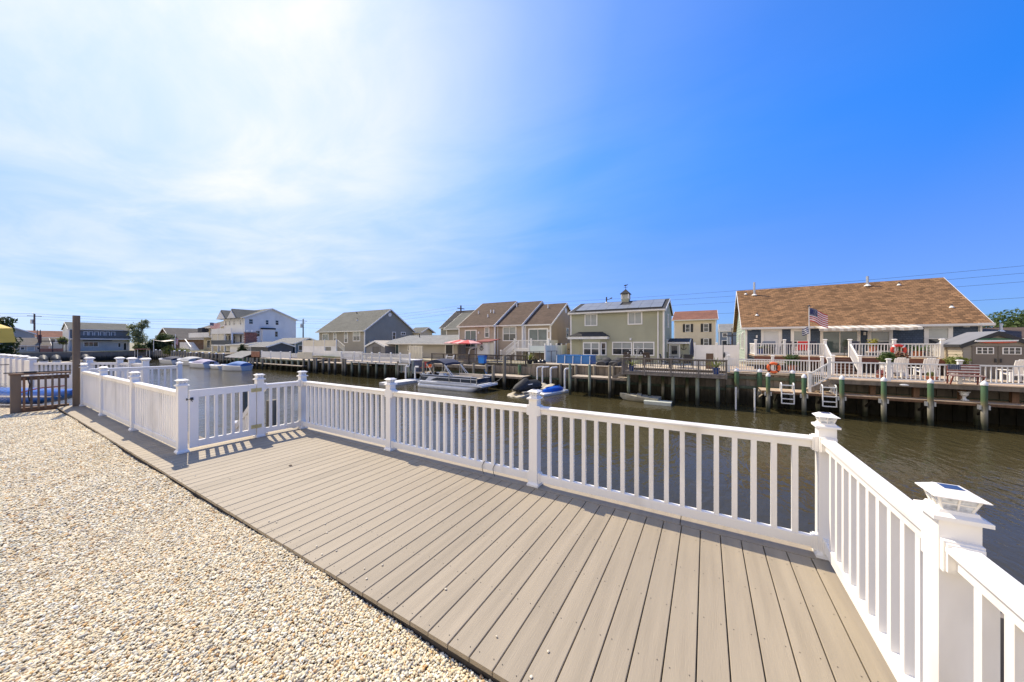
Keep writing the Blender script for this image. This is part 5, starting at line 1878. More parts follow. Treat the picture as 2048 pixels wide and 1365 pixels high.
House('rear_house', 'dark roofed house standing behind the slate grey gabled house', -46, 50, 14, 10, -.3, 4.6, 8.2, SLATE, DKROOF, over=.3, pitch=.3)
h = House('rear_house', 'plain grey house with grey roof between the bungalow and the stepped rowhouse', -36.5, 41, 9.0, 8.5, -.3, 3.9, 6.6, TAUPEG, GREYROOF, over=.4, pitch=.3)
gsd = House('garden_shed', 'grey shed with tan arched roof and dark door on the white railed terrace', -39.6, 34.6, 6.1, 3.8, -.3, 1.1, 1.75, M('grey_shed_wall', (.2, .19, .185), .7, .1, 2), M('tan_metal_roof', (.42, .36, .27), .6, .1, 2), orient='L', over=.15, og=.15, pitch=.3, corner=False, gutter=False, cat='shed', uvroof=False)
gsd.win('r', 1.3, 2.9, -.2, 1.1, 1, 1, .08, pm=M('brown_grey_door', (.12, .11, .1), .7, .1, 2), name='door', fm=M('grey_shed_wall', (.2, .19, .185)))
wt_ = thing('terrace_wall', 'two tier white fence and terrace wall in front of the slate grey house', 'fence', (-48, 27.5, -.5))
for a, b in ((-52.5, -49.7), (-49.6, -46.9), (-46.8, -44.1)):
    part('upper_panel', MB().box(a, b, 27, 27.06, 1.05, 1.9), CREAM, wt_)
for a in (-52.6, -49.65, -46.85, -44.05):
    part('post', MB().box(a - .06, a + .06, 26.95, 27.1, -.5, 1.98), FWHITE, wt_)
part('lower_wall', MB().box(-52.5, -47.0, 27.01, 27.05, -.5, .95), FWHITE, wt_)
part('lower_wall', MB().box(-45.3, -44.1, 27.01, 27.05, -.5, .95), FWHITE, wt_)
part('beam', MB().box(-52.5, -44.1, 26.98, 27.08, .955, 1.045), FWHITE, wt_)
part('low_fence', MB().box(-46, -37.8, 26.4, 26.44, -.45, .42), FWHITE, wt_)
stp = thing('terrace_stairs', 'white railed stairs rising beside the tan roofed shed', 'stairs', (-43.2, 27.2, -.3))
frail(stp, (-44.0, 27.2, 1.0), (-42.4, 27.2, 0.2), .9, .2, CREAM, indiv=False, bw=.06)

# ---- beige house with dark shutters and the ones behind it
BEIGE = siding('beige_clapboard', (0.70, 0.60, 0.43))
h = House('shuttered_house', 'beige two storey house with dark shutters behind the blue umbrella', -3.9, 52, 5.05, 9, -.3, 4.75, 6.2, BEIGE, REDROOF, over=.35, og=.25, pitch=.2)
SHUT = M('black_shutter', (.02, .02, .022), .6, .1, 4)
for u in (1.42, 3.6):
    for z0, z1 in ((.95, 2.1), (3.0, 4.14)):
        h.win('f', u, u + .62, z0, z1, 1, 2, .07)
        for a in (u - .32, u + .66):
            part('shutter', h.w(MB().box(a, a + .28, -.05, -.003, z0, z1)), SHUT, h.t)
h = House('rear_house', 'small slate blue house far behind the gap beside the beige house', 2.2, 75, 3.2, 8, -.3, 3.7, 5.2, M('slate_blue_wall', (.14, .18, .24), .7, .05, 1), LTROOF, over=.1, og=.05, pitch=.3)
h.win('f', .5, 1.3, 2.6, 3.4, 1, 2, .1)
h.win('f', .4, 2.2, .9, 2.0, 2, 1, .1)
House('rear_house', 'low grey roofed house far behind the pole beside the blue house', 5.6, 72, 3.2, 8, -.3, 1.6, 2.6, TAUPEG, GREYROOF, over=.2, og=.1, pitch=.3)
h = House('rear_house', 'brown roofed low house partly hidden behind the resin shed', 16.3, 34.0, 14, 8, -.3, 1.85, 2.55, M('brown_grey_wall', (.2, .15, .13), .75, .1, 1), CHOCROOF, over=.6, og=.4, pitch=.2)
h.vent(1.0, 2.2, .55, .07, CAPW)
# ---- resin shed with a hull shaped sign
RESIN = siding('grey_beige_resin', (0.31, 0.28, 0.235))
h = House('resin_shed', 'beige resin shed with double doors at the right end of the decks', 11.87, 29.7, 2.2, 2.3, -.3, 1.45, 2.08, siding('warm_resin_side', (.42, .36, .26)), M('grey_resin_roof', (.2, .2, .2), .6, .08, 1.0, bump=.002), orient='L', side=RESIN, over=.12, og=.1, pitch=.17,
          corner=False, gutter=False, cat='shed', trim=M('dark_roof_edge', (.03, .03, .032), .6, .1, 4), uvroof=False)
DOORB = M('brown_resin_door', (.15, .125, .10), .6, .06, 2)
for a, b in ((.3, 1.13), (1.16, 2.0)):
    dd = part('door', h.w(MB().box(2.204, 2.25, a, b, -.25, 1.42)), DOORB, h.t)
    mb = MB().box(2.251, 2.275, a + .12, b - .12, .98, 1.34)
    wf = part('window_frame', h.w(mb), FWHITE, dd)
    for i in range(3):
        for j in range(2):
            w3 = (b - a - .24 - .16) / 3
            q = MB().box(2.276, 2.28, a + .16 + i * (w3 + .04), a + .16 + i * (w3 + .04) + w3, 1.01 + j * .16, 1.15 + j * .16)
            part('pane', h.w(q), GLASS, dd)
    part('handle', h.w(MB().box(2.251, 2.29, (b - .1) if a < 1 else (a + .04), (b - .04) if a < 1 else (a + .1), .55, .75)), BLACK, dd)
sg = thing('wall_sign', 'green white and red boat shaped sign over the doors of the resin shed', 'sign', (12.98, 27.4, 1.5))
for nm, pts, c in (('green_stripe', [(12.3, 1.72), (13.5, 1.73), (13.35, 1.78), (12.9, 1.81), (12.5, 1.79)], (.02, .13, .05)), ('white_stripe', [(12.2, 1.64), (12.3, 1.62), (13.6, 1.65), (13.62, 1.72), (12.25, 1.715)], (.7, .7, .68)),
                   ('red_stripe', [(12.32, 1.615), (12.6, 1.56), (13.1, 1.55), (13.55, 1.60), (13.55, 1.645)], (.5, .08, .03))):
    part(nm, MB().prism(pts, 'y', 27.33, 27.385), M('sign_' + nm, c, .5, .05, 4), sg)

# ---- white three storey house, cream house, small ones
WSID = siding('white_clapboard', (0.74, 0.73, 0.69))
h = House('three_storey_house', 'large white three storey house with balconies and a high plain gable', -90, 30, 10, 9.6, -.3, 6.7, 8.75, WSID, GREYROOF, side=WSID, over=.4, og=.35, pitch=.35)
for u0, u1, z0, z1 in ((.65, 1.4, 5.3, 6.35), (3.6, 4.2, 5.3, 6.3), (5.45, 6.1, 5.3, 6.35), (1.8, 2.6, 2.8, 4.0), (5.2, 5.95, 2.75, 3.95)):
    h.win('r', u0, u1, z0, z1, 1, 2, .06, fm=WSID, out=.04)
h.box('bump_out', 10.0, 10.7, 2.8, 5.1, 1.2, 4.3, WSID)
h.box('bump_roof', 10.0, 10.8, 2.7, 5.2, 4.31, 4.6, DKROOF)
for a, b in ((-.4, 4.6), (5.0, 9.6)):
    mb = MB().prism([(a, 6.5), ((a + b) / 2, 8.4), (b, 6.5)], 'y', -1.2, 4.0)
    part('dormer', h.w(mb), GREYROOF, h.t, uv=True)
    mb = MB().prism([(a + .4, 6.5), ((a + b) / 2, 8.05), (b - .4, 6.5)], 'y', -1.3, -1.201)
    part('dormer_gable', h.w(mb), WSID, h.t)
for z0, z1 in ((3.3, 3.5), (0.9, 1.1)):
    h.box('balcony_floor', .2, 9.9, -2.2, -.03, z0, z1, FWHITE)
    for x in (.3, 3.4, 6.6, 9.8):
        h.box('post', x - .12, x + .12, -2.15, -1.9, z0 - 2.2 if z0 < 2 else 1.1, z0, FWHITE)
    h.box('balcony_railing', .2, 9.9, -2.2, -2.12, z1, z1 + .9, FWHITE if z0 > 2 else M('dark_balustrade', (.06, .07, .08), .6, .2, 3))
for u in (.7, 2.6, 4.8, 7.8):
    h.win('f', u, u + .8, 5.1, 6.3, 1, 2, .1)
    h.win('f', u, u + 1.0, 1.3, 3.1, 1, 1, .1)
for u in (.4, 3.4):
    h.box('awning_screen', u, u + 2.8, -2.1, -2.05, 1.9, 3.2, CREAM)
ch = thing('brick_chimney', 'red brick chimney rising in front of the large white house', 'chimney', (-75, 29.2, -.3))
for r in range(18):
    for k in range(4):
        o = .24 if r % 2 else 0
        part('brick', MB().box(-75.5, -75.0, 28.25 + k * .48 - o * .5, 28.25 + k * .48 - o * .5 + .46, -.3 + r * .21, -.3 + r * .21 + .195), M('red_brick', (.27, .105, .07), .85, .2, 3, objvar=.25), ch)
part('cap', MB().box(-75.6, -74.9, 28.1, 30.25, 3.49, 3.62), M('concrete_cap', (.4, .39, .37), .8, .1, 3), ch)
for y in (28.6, 29.4):
    part('flue', MB().cyl((-75.25, y, 3.62), (-75.25, y, 3.9), .14, n=8), CAPW, ch)
h = House('cream_house', 'narrow cream two storey house with balconies left of the large white house', -104.5, 31, 9.5, 9, -.3, 5.2, 7.2, siding('cream_clapboard', (.55, .47, .31)), GREYROOF, over=.6, og=.3, pitch=.3)
h.win('f', 5.0, 9.0, .7, 2.3, 4, 1, .12)
h.win('f', 2.0, 4.0, .2, 2.1, 2, 1, .12)
for u in (2, 4, 6, 8):
    h.win('f', u, u + .9, 3.2, 4.8, 1, 2, .1)
h.box('balcony_floor', -2.8, 9.2, -2, -.03, 2.7, 2.85, FWHITE)
h.box('balcony_railing', -2.8, 9.2, -2, -1.9, 2.86, 3.8, FWHITE)
h.box('dark_screen', 0.2, 3, -1.2, -.1, 3.9, 5.0, M('dark_tarp', (.03, .035, .045), .8, .2, 2))
bst = thing('white_stairs', 'white boarded stairs and landing below the cream house balcony', 'stairs', (-104, 28, -.3))
part('landing', MB().box(-107.5, -104, 27.5, 29, -.3, 1.6), FWHITE, bst)
for k in range(7):
    part('step', MB().box(-104 + k * .5, -103.5 + k * .5, 27.5, 29, -.3, 1.45 - k * .24), FWHITE, bst)
part('cap_rail', MB().bar((-104, 27.5, 2.3), (-100.3, 27.5, .5), .15, .12), FWHITE, bst)
h = House('brown_house', 'low brown timber house with grey roof behind the round bush and flag', -112.8, 27.5, 7.5, 11, -.4, 2.6, 5.2, M('brown_board_wall', (.2, .13, .085), .8, .2, 1.5), shingle('grey_brown_shingles', (.14, .125, .105), .15), orient='R', over=.6, og=.4, pitch=.5)
h = House('blue_cottage', 'small grey blue gabled cottage behind the white panel fence', -70.5, 30.8, 8, 4.4, -.3, 1.5, 2.35, M('grey_blue_wall', (.17, .235, .27), .7, .06, 1), LTROOF, over=.4, og=.5, pitch=.2)
h.win('r', .5, 1.3, .1, 1.1, 1, 1, .1)
h.win('r', 2.0, 3.1, .0, 1.2, 2, 1, .1)
h.win('r', 3.5, 4.2, .0, 1.2, 1, 1, .1)
h = House('grey_shed', 'dark grey gabled shed below the large white house', -68, 26.4, 6, 3.8, -.4, .95, 1.6, M('dark_grey_boards', (.11, .115, .115), .8, .15, 2), LTROOF, over=.3, og=.3, pitch=.3, cat='shed', corner=False)
h = House('white_cottage', 'low white flat roofed annex in front of the brick chimney', -80, 27.6, 9, 3, -.4, 1.2, 1.5, WSID, LTROOF, over=.5, og=.4, pitch=.3, corner=False)
h.win('r', .6, 1.4, -.2, .9, 1, 1, .1)
# ---- houses across the cross canal (front faces +x)
GRB = siding('grey_blue_clapboard', (.50, .50, .46))
h = House('balcony_house', 'white and grey house with a long dark balcony at the far left', -118, 12.9, 8.6, 8, -.4, 4.5, 6.0, GRB, GREYROOF, orient='R', side=WSID, over=.4, og=.2, pitch=.25)
h.box('balcony_floor', .1, 8.5, -1.6, -.03, 2.2, 2.42, FWHITE)
h.box('balcony_railing', .1, 8.5, -1.6, -1.55, 2.43, 3.1, M('tinted_balustrade', (.07, .08, .09), .25, .2, 3))
h.box('balcony_shade', .12, 8.48, -.06, -.004, 2.45, 4.35, M('balcony_shade_tone', (.17, .175, .175), .7, .1, 1))  # dark sheet over the wall puts the balcony's shade into colour
for u in (1.9, 2.6, 3.4, 4.2, 5.0, 5.8):
    h.win('f', u, u + .62, 2.6, 4.0, 1, 1, .09, out=.1)
h.win('f', 1.9, 4.0, .6, 1.7, 3, 1, .1)
h.win('f', 6.8, 7.3, .4, 1.5, 1, 1, .08)
h.win('f', 7.6, 8.2, -.3, 1.5, 1, 1, .08, name='door')
h.box('awning', 1.8, 5.9, -.5, -.004, 1.95, 2.05, M('dark_awning', (.03, .03, .035), .7, .1, 2))
for u in (.8, 3.0):
    h.win('l', u, u + .8, .4, 1.6, 1, 2, .1)
h = House('cream_rear_house', 'pale cream house with rust roof left of the balcony house', -140, 9.5, 7.2, 8, -.4, 2.9, 4.4, siding('pale_cream_clapboard', (.55, .5, .4)), REDROOF, orient='R', over=.4, og=.2, pitch=.4)
for u in (.6, 3.0, 3.9, 5.6):
    h.win('f', u, u + .8, 1.5, 2.5, 1, 1, .1)
h = House('chimney_house', 'beige low house with grey roof and dark brick chimney at the far left', -114, 6.3, 3.8, 6, -.6, 1.0, 2.4, siding('beige_low_wall', (.52, .44, .33)), shingle('tan_grey_shingles', (.2, .175, .14), .12), orient='R', over=.3, og=.2, pitch=.3)
h.win('f', .5, 1.0, .1, .7, 1, 1, .07)
h.win('f', 1.2, 2.1, -.1, .75, 1, 1, .07, pm=PALEBLIND)
h.win('f', 2.3, 2.8, .1, .7, 1, 1, .07)
c_ = h.box('chimney', 2.55, 2.95, .8, 1.3, 1.2, 3.1, M('dark_red_brick', (.11, .05, .045), .85, .25, 4))
for u in (2.4, 2.75):
    h.box('stove_pipe', u, u + .1, .9, 1.0, 2.2 if u < 2.5 else 3.1, 4.1, DARKMETAL)
House('grey_rear_house', 'large plain grey gable looming behind the yellow canopy', -128, 2.4, 7, 6.5, -.4, 3.4, 5.0, M('plain_grey_wall', (.36, .36, .33), .8, .05, 1), GREYROOF, over=.3, og=.2, pitch=.4)
# ================================================================ boats
GEL = M('white_gelcoat', (0.72, 0.72, 0.70), 0.25, 0.04, 2, coat=0.3)
NAVY = M('navy_canvas', (0.018, 0.026, 0.06), 0.8, 0.15, 3)
BLUECOV = M('sky_blue_boat_cover', (0.10, 0.21, 0.45), 0.75, 0.12, 3, bump=0.02, bscale=4)
PANEL = M('pontoon_panel', (0.78, 0.80, 0.82), 0.4, 0.05, 2)
PANELD = M('pontoon_dark_panel', (0.02, 0.035, 0.06), 0.15, 0.2, 1.5, spec=0.7)
CUSH = M('beige_cushion', (0.52, 0.46, 0.37), 0.7, 0.1, 3)


def hull(mb, L_, B, H, fx=0.25):
    """planing hull, local x forward, z = 0 at the waterline"""
    secs = []
    for i in range(11):
        t = i / 10
        x = -L_ / 2 + L_ * t
        b = B / 2 * (1 - max(0, (t - .45) / .55) ** 2.4) * (0.94 + .06 * min(1, t * 4))
        k = -0.28 + 0.5 * max(0, (t - .6) / .4) ** 2.2
        sh = H * (0.9 + 0.28 * t * t)
        secs.append([(x, -b, sh), (x, -b * .97, sh * .55), (x, -b * .82, 0.02 + max(0, k) * .7), (x, 0, k), (x, b * .82, .02 + max(0, k) * .7), (x, b * .97, sh * .55), (x, b, sh)])
    mb.loft(secs, closed=True, caps=True)
    return mb


def boat(label, x, y, rz, L_, B, H, hm=GEL, cover=None, windscreen=True, stripe=None, cat='boat', engine=True, name='motor_boat'):
    t = thing(name, label, cat, (x, y, WZ))

    def P_(nm, mb, m, smooth=35, par=None):
        mb.xf(rz, (x, y, WZ))
        return part(nm, mb, m, par or t, smooth=smooth)
    P_('hull', hull(MB(), L_, B, H), hm)
    mb = MB()
    pts = []
    for i in range(11):
        tt = i / 10
        xx = -L_ / 2 + L_ * tt
        b = B / 2 * (1 - max(0, (tt - .45) / .55) ** 2.4)
        pts.append((xx, b, H * (0.9 + .28 * tt * tt)))
    rail_ = pts + [(p[0], -p[1], p[2]) for p in pts[::-1]]
    mb.tube(rail_, 0.05, 5)
    P_('rub_rail', mb, stripe or CAPW)
    if cover is not None:
        secs = []
        for i in range(9):
            tt = i / 8
            xx = -L_ * .47 + L_ * .72 * tt
            b = B / 2 * .96 * (1 - max(0, (tt * .75 - .4) / .6) ** 2.2)
            hh = H * .95 + (0.62 * math.sin(math.pi * min(1, .18 + tt * .82)) ** .8)
            secs.append([(xx, b * math.cos(a), H * .93 + (hh - H * .93) * math.sin(a)) for a in [math.pi * q / 8 for q in range(9)]])
        P_('cover', MB().loft(secs, closed=True, caps=True), cover, 50)
    else:
        P_('cockpit', MB().frus(-L_ * .12, 0, H * .62, L_ * .26, H * 1.0, L_ * .27, B * .33, B * .36), CUSH)
        P_('foredeck', MB().frus(L_ * .24, 0, H * .95, L_ * .16, H * 1.22, L_ * .12, B * .32, B * .18), hm)
        if windscreen:
            mb = MB().tube([(L_ * .02, -B * .36, H), (L_ * .1, -B * .3, H * 1.5), (L_ * .13, 0, H * 1.6), (L_ * .1, B * .3, H * 1.5), (L_ * .02, B * .36, H)], .03, 5)
            fr_ = P_('windscreen', mb, ALU)
            mb = MB().add([(L_ * .03, -B * .34, H), (L_ * .1, -B * .3, H * 1.5), (L_ * .13, 0, H * 1.6), (L_ * .1, B * .3, H * 1.5), (L_ * .03, B * .34, H), (L_ * .12, 0, H)], [(0, 5, 2, 1), (5, 4, 3, 2)])
            P_('glass', mb, GLASS, False, fr_)
    if engine:
        P_('outboard', MB().box(-L_ / 2 - .4, -L_ / 2 - .05, -.18, .18, H * .5, H * 1.25).box(-L_ / 2 - .3, -L_ / 2 - .12, -.07, .07, -.3, H * .5), BLACK, False)
    return t


boat('white motor boat under a sky blue canvas cover moored at the catwalk', -57.4, 20.3, math.radians(205), 3.9, 2.0, 0.70, cover=BLUECOV, engine=False)
boat('small low white skiff between the covered blue boat and the sleek white boat', -63.2, 20.3, math.radians(185), 3.6, 1.5, .5, windscreen=False)
boat('sleek white motor boat with violet grey deck left of the skiff', -68.8, 20.0, math.radians(190), 5.4, 2.1, .72, cover=M('lilac_cover', (.42, .38, .46), .8, .1, 3))
boat('larger white cabin boat with grey canvas top behind the sleek white boat', -78.5, 21.2, math.radians(186), 6.2, 2.4, .9, cover=M('grey_canvas', (.42, .42, .41), .8, .1, 3))
boat('boat under a dark blue cover near the far pilings', -85.5, 20.6, math.radians(188), 6.5, 2.4, .8, cover=NAVY)
wb = boat('little white centre console boat with a dark red top near the far tree', -96, 19.2, math.radians(170), 5, 2.1, .8)
part('canopy', MB().box(-97.2, -95.0, 18.3, 20.1, WZ + 2.5, WZ + 2.62), M('dark_red_canvas', (.16, .03, .03), .8, .1, 3), wb)
for sx, sy in ((-97.1, 18.4), (-95.1, 18.4), (-97.1, 20.0), (-95.1, 20.0)):
    part('canopy_post', MB().cyl((sx, sy, WZ + .8), (sx, sy, WZ + 2.5), .04, n=6), ALU, wb)

# pontoon boat
pb = thing('pontoon_boat', 'silver and navy pontoon boat with folded navy sun top at the low dock', 'pontoon boat', (-19, 22, WZ))
x0, x1, y0, y1 = -22.0, -15.6, 20.9, 23.15
for yy in (21.2, 22.05, 22.9):
    mb = MB()
    prof = [(x0 - .1, .05), (x0, .27), (x0 + .3, .36), (x1 - 1.0, .36), (x1 - .45, .3), (x1 - .1, .13), (x1 + .05, .03)]
    secs = []
    for xx, r in prof:
        up_ = .22 * max(0, (xx - (x1 - 1.0)) / 1.05) ** 1.5
        secs.append([(xx, yy + r * math.cos(a), WZ + .12 + up_ + r * math.sin(a)) for a in [2 * math.pi * q / 12 for q in range(12)]])
    part('pontoon_tube', MB().loft(secs), M('brushed_pontoon_metal', (.62, .64, .66), .35, .08, 4, metal=.25), pb, smooth=40)
part('deck', MB().box(x0 + .05, x1 + .55, y0 + .02, y1 - .02, WZ + .46, WZ + .56), PANEL, pb)
part('deck_trim', MB().box(x0 + .04, x1 + .6, y0 - .03, y0 + .015, WZ + .42, WZ + .58).box(x1 + .56, x1 + .62, y0, y1, WZ + .42, WZ + .58), PANEL, pb)
zb, zt = WZ + .60, WZ + 1.14
px0, px1 = x0 + .55, x1 + .05
for yy, nm in ((y0 + .06, 'near'), (y1 - .1, 'far')):
    part('fence_panel', MB().box(px0, px1, yy, yy + .03, zb, zt - .12), PANEL, pb)
    part('fence_panel_band', MB().box(px0 - .25, px1, yy - .003, yy + .033, zt - .115, zt - .02), PANELD, pb, label='dark upper band')
    if nm == 'near':
        pts = [(px0 + 1.0, zb + .10)] + [(px0 + 1.0 + .9 * (q / 6), zb + .10 + .26 * math.sin(math.pi / 2 * q / 6)) for q in range(1, 7)] + [(px0 + 3.05, zb + .36), (px0 + 3.05, zb + .10)]
        part('dark_window_panel', MB().prism(pts, 'y', yy - .02, yy - .001), PANELD, pb)
        for a, b in ((px0 + 3.12, px0 + 4.25), (px0 + 4.32, px0 + 5.3), (px0 + 5.36, px1 - .04)):
            part('dark_window_panel', MB().box(a, b, yy - .02, yy - .001, zb + .10, zb + .36), PANELD, pb)
        part('dark_window_panel', MB().prism([(px0 - .2, zb + .05), (px0 + .35, zb + .05), (px0 + .75, zb + .38), (px0 - .2, zb + .38)], 'y', yy - .02, yy - .001), PANELD, pb)
        for xx in (px0 + 3.085, px0 + 5.33, px1):
            part('fence_post', MB().box(xx - .025, xx + .025, yy - .03, yy + .05, zb - .04, zt + .02), ALU, pb)
    part('top_rail', MB().tube([(px0 - .3, yy + .015, zt), (px1, yy + .015, zt)], .028, 6), ALU, pb, smooth=True)
part('front_panel', MB().box(px1, px1 + .03, y0 + .1, y1 - .1, zb, zt - .1), PANELD, pb)
for a, b, c, d_ in ((px0 + .3, px0 + 1.5, y1 - .8, y1 - .15), (px0 + 2.6, px0 + 5.2, y1 - .75, y1 - .15), (px0 + 3.0, px0 + 5.3, y0 + .15, y0 + .7), (px0 + 1.6, px0 + 2.2, 21.8, 22.4)):
    mb = MB().box(a, b, c, d_, zb, zb + .32).box(a, b, d_ - .16 if d_ > 22.6 else c, d_ if d_ > 22.6 else c + .16, zb + .32, zt + .08)
    part('seat', mb, CUSH, pb)
part('console', MB().frus(px0 + 1.95, 21.45, zb, .3, zt + .15, .22, .25, .2), GEL, pb)
pts = [(-21.0 + 2.15 * q / 10, -.28 + .48 * math.sin(math.pi * (.12 + .76 * q / 10)) - .1) for q in range(11)]
top = MB().loft([[(xx, yy, zz + dz) for yy, dz in ((21.0, 0), (22.0, .08), (23.0, 0), (23.0, -.16), (22.0, -.1), (21.0, -.16))] for xx, zz in pts])
part('sun_top', top, NAVY, pb, smooth=30)
for yy in (21.0, 23.0):
    for a, b in ((-20.95, -20.2), (-20.2, -20.9), (-18.9, -17.9), (-18.95, -18.15), (-18.9, -18.95), (-20.95, -21.0)):
        part('top_strut', MB().cyl((a, yy, -.28), (b, yy, zt), .022, n=6), ALU, pb, smooth=True)
for xx in (-20.6, -18.2):
    part('fender', MB().lathe([(.03, .0), (.09, .05), (.1, .2), (.09, .35), (.03, .4)], (xx, y1 + .12, WZ + .25), 10), WHITEPOT, pb, smooth=50)
ROPE = M('mooring_rope', (.5, .47, .4), .9, .2, 20)
for k, (a, b, lb) in enumerate((((-15.3, 23.0, WZ + .6), (-14.62, 23.6, -1.1), 'slack mooring rope from the pontoon boat bow to the tall bare piling'), ((-22.0, 23.0, WZ + .7), (-23.6, 24.6, -.75), 'mooring rope from the pontoon boat stern to the timber walkway'),
                                ((-56.6, 20.9, WZ + .7), (-57.7, 23.15, -1.0), 'mooring rope from the covered blue boat to the catwalk'))):
    pts = []
    for q in range(9):
        p = Vector(a).lerp(Vector(b), q / 8)
        p.z -= .5 * (q / 8) * (1 - q / 8)
        pts.append(p)
    single('rope', MB().tube(pts, .014, 5), ROPE, lb, 'rope', smooth=True)
ld_ = MB()
for yy in (21.4, 22.0):
    ld_.tube([(x0 + .1, yy, WZ + .5), (x0 - .15, yy, WZ + .75), (x0 + .15, yy, WZ + 1.2), (x0 + .4, yy, WZ + 1.15)], .028, 6).tube([(x0 + .1, yy, WZ + .5), (x0 - .35, yy, WZ + .55), (x0 + .05, yy, WZ + 1.1)], .028, 6)
for k in range(3):
    ld_.cyl((x0 - .2 + .12 * k, 21.4, WZ + .62 + .2 * k), (x0 - .2 + .12 * k, 22.0, WZ + .62 + .2 * k), .022, n=6)
part('boarding_ladder', ld_, ALU, pb, smooth=True)

# jet ski on its float, white float with kayak, others
FLOAT = M('beige_float', (0.50, 0.44, 0.32), 0.6, 0.15, 3, dirt=((.3, .26, .19), 1.5, .5, .8, (1, 1, 1)))
RZ = math.radians(75)


def placed(mb, x, y, z, rz=RZ, ry=0):
    return mb.xf(rz, (x, y, z), ry=ry)


fl = thing('jet_ski_float', 'beige drive-on float carrying the covered jet ski', 'float', (-11.55, 22.45, WZ))
secs = []
for xx, w_, zt_, zb_ in ((-2.0, .5, .02, -.2), (-1.7, .75, .10, -.25), (-.6, .8, .24, -.25), (1.2, .8, .30, -.25), (1.9, .78, .62, -.25), (2.1, .7, .62, -.2)):
    secs.append([(xx, -w_, zb_), (xx, w_, zb_), (xx, w_, zt_), (xx, w_ * .45, zt_ + .02), (xx, 0, zt_ - .1), (xx, -w_ * .45, zt_ + .02), (xx, -w_, zt_)])
part('deck', placed(MB().loft(secs), -11.55, 22.45, WZ), FLOAT, fl, smooth=30)
for yy in (-.5, .5):
    part('bunk', placed(MB().box(-1.4, 1.6, yy - .1, yy + .1, .26, .34), -11.55, 22.45, WZ), FLOAT, fl)
js = thing('jet_ski', 'jet ski under a black fitted cover on the beige float', 'jet ski', (-11.75, 22.2, WZ + .3))
secs = []
for xx, w_, zb_, zt_, cr in ((-1.55, .06, .32, .40, .5), (-1.35, .30, .18, .55, .5), (-1.0, .48, .06, .72, .45), (-.55, .56, .0, .92, .30), (-.25, .58, 0, 1.06, .2), (0.0, .58, 0, 1.10, .18), (.25, .58, 0, .86, .22), (.7, .58, 0, .80, .25), (1.2, .54, .0, .78, .3), (1.5, .45, .06, .55, .5), (1.6, .38, .1, .4, .5)):
    secs.append([(xx, -w_ * .7, zb_), (xx, w_ * .7, zb_), (xx, w_, zb_ + .25 * (zt_ - zb_) + .05), (xx, w_ * .92, zb_ + .48 * (zt_ - zb_)), (xx, w_ * cr * 1.1, zt_ - .04), (xx, 0, zt_), (xx, -w_ * cr * 1.1, zt_ - .04), (xx, -w_ * .92, zb_ + .48 * (zt_ - zb_)), (xx, -w_, zb_ + .25 * (zt_ - zb_) + .05)])
secs = [[(p[0] * .93, p[1] * .84, p[2] * .88) for p in sec] for sec in secs]
mb = MB().loft(secs)
part('cover', placed(mb, -11.75, 22.2, WZ + .30, ry=math.radians(-4)), M('black_cover_cloth', (.025, .024, .022), .75, .3, 4, bump=.03, bscale=6), js, smooth=45)
part('hull', placed(MB().frus(.05, 0, -.02, 1.15, .16, 1.35, .3, .43), -11.75, 22.2, WZ + .3), M('black_hull', (.015, .015, .016), .25, .1, 3), js)
part('label_patch', placed(MB().obox((-.1, -.47, .50), (.5, .012, .07), 0, 0, .25), -11.75, 22.2, WZ + .3), CAPW, js)
wf_ = thing('swim_float', 'flat white float beside the jet ski with a blue kayak on it', 'float', (-10.3, 23.5, WZ))
part('block', placed(MB().frus(0, 0, -.2, 1.5, .16, 1.62, .55, .62), -10.3, 23.5, WZ), GEL, wf_)
part('top_pad', placed(MB().frus(0, 0, .161, 1.56, .20, 1.5, .57, .52), -10.3, 23.5, WZ), CAPW, wf_)
ky = thing('kayak', 'bright blue kayak lying upside down on the white float', 'kayak', (-10.15, 23.5, WZ + .2))
BLUEK = M('blue_plastic_hull', (.015, .11, .52), .3, .1, 3)
secs = []
for i in range(11):
    t_ = i / 10
    xx = -1.2 + 2.4 * t_
    w_ = .36 * math.sin(math.pi * (.06 + .88 * t_)) ** .7
    hh = .34 * math.sin(math.pi * (.08 + .84 * t_)) ** .5
    secs.append([(xx, w_ * math.cos(a), .03 + hh * math.sin(a) ** .8) for a in [math.pi * q / 8 for q in range(9)]])
part('hull', placed(MB().loft(secs), -10.15, 23.5, WZ + .2), BLUEK, ky, smooth=50)
part('keel', placed(MB().bar((-.9, 0, .36), (.9, 0, .36), .05, .04), -10.15, 23.5, WZ + .2), BLUEK, ky)
lf_ = thing('swim_float', 'white ribbed floating dock left of the pontoon boat', 'float', (-25.3, 22, WZ))
for k in range(4):
    part('float_block', MB().box(-26.1, -24.5, 20.1 + k * 1.02, 21.1 + k * 1.02, WZ - .25, WZ + .2), M('off_white_float', (.62, .60, .54), .6, .1, 3), lf_)
    part('top_plate', MB().box(-26.05, -24.55, 20.13 + k * 1.02, 21.07 + k * 1.02, WZ + .202, WZ + .24), CAPW, lf_)
sk = thing('dinghy', 'weathered beige dinghy half under the grey deck', 'dinghy', (-4.1, 23.0, WZ))
mb = hull(MB(), 2.6, 1.2, .35)
part('hull', mb.xf(math.radians(175), (-3.9, 23.6, WZ + .02)), M('faded_beige_hull', (.33, .31, .24), .7, .2, 3), sk, smooth=35)
part('thwart', MB().obox((-3.9, 23.6, WZ + .42), (.3, .9, .05), .1), M('faded_beige_hull', (.33, .31, .24)), sk)
single('float_block', MB().frus(-2.65, 22.9, WZ - .15, .75, WZ + .2, .8, .4, .42), M('pale_green_white_float', (.5, .52, .44), .6, .12, 3), 'pale foam float block drifting before the grey deck pilings', 'float')

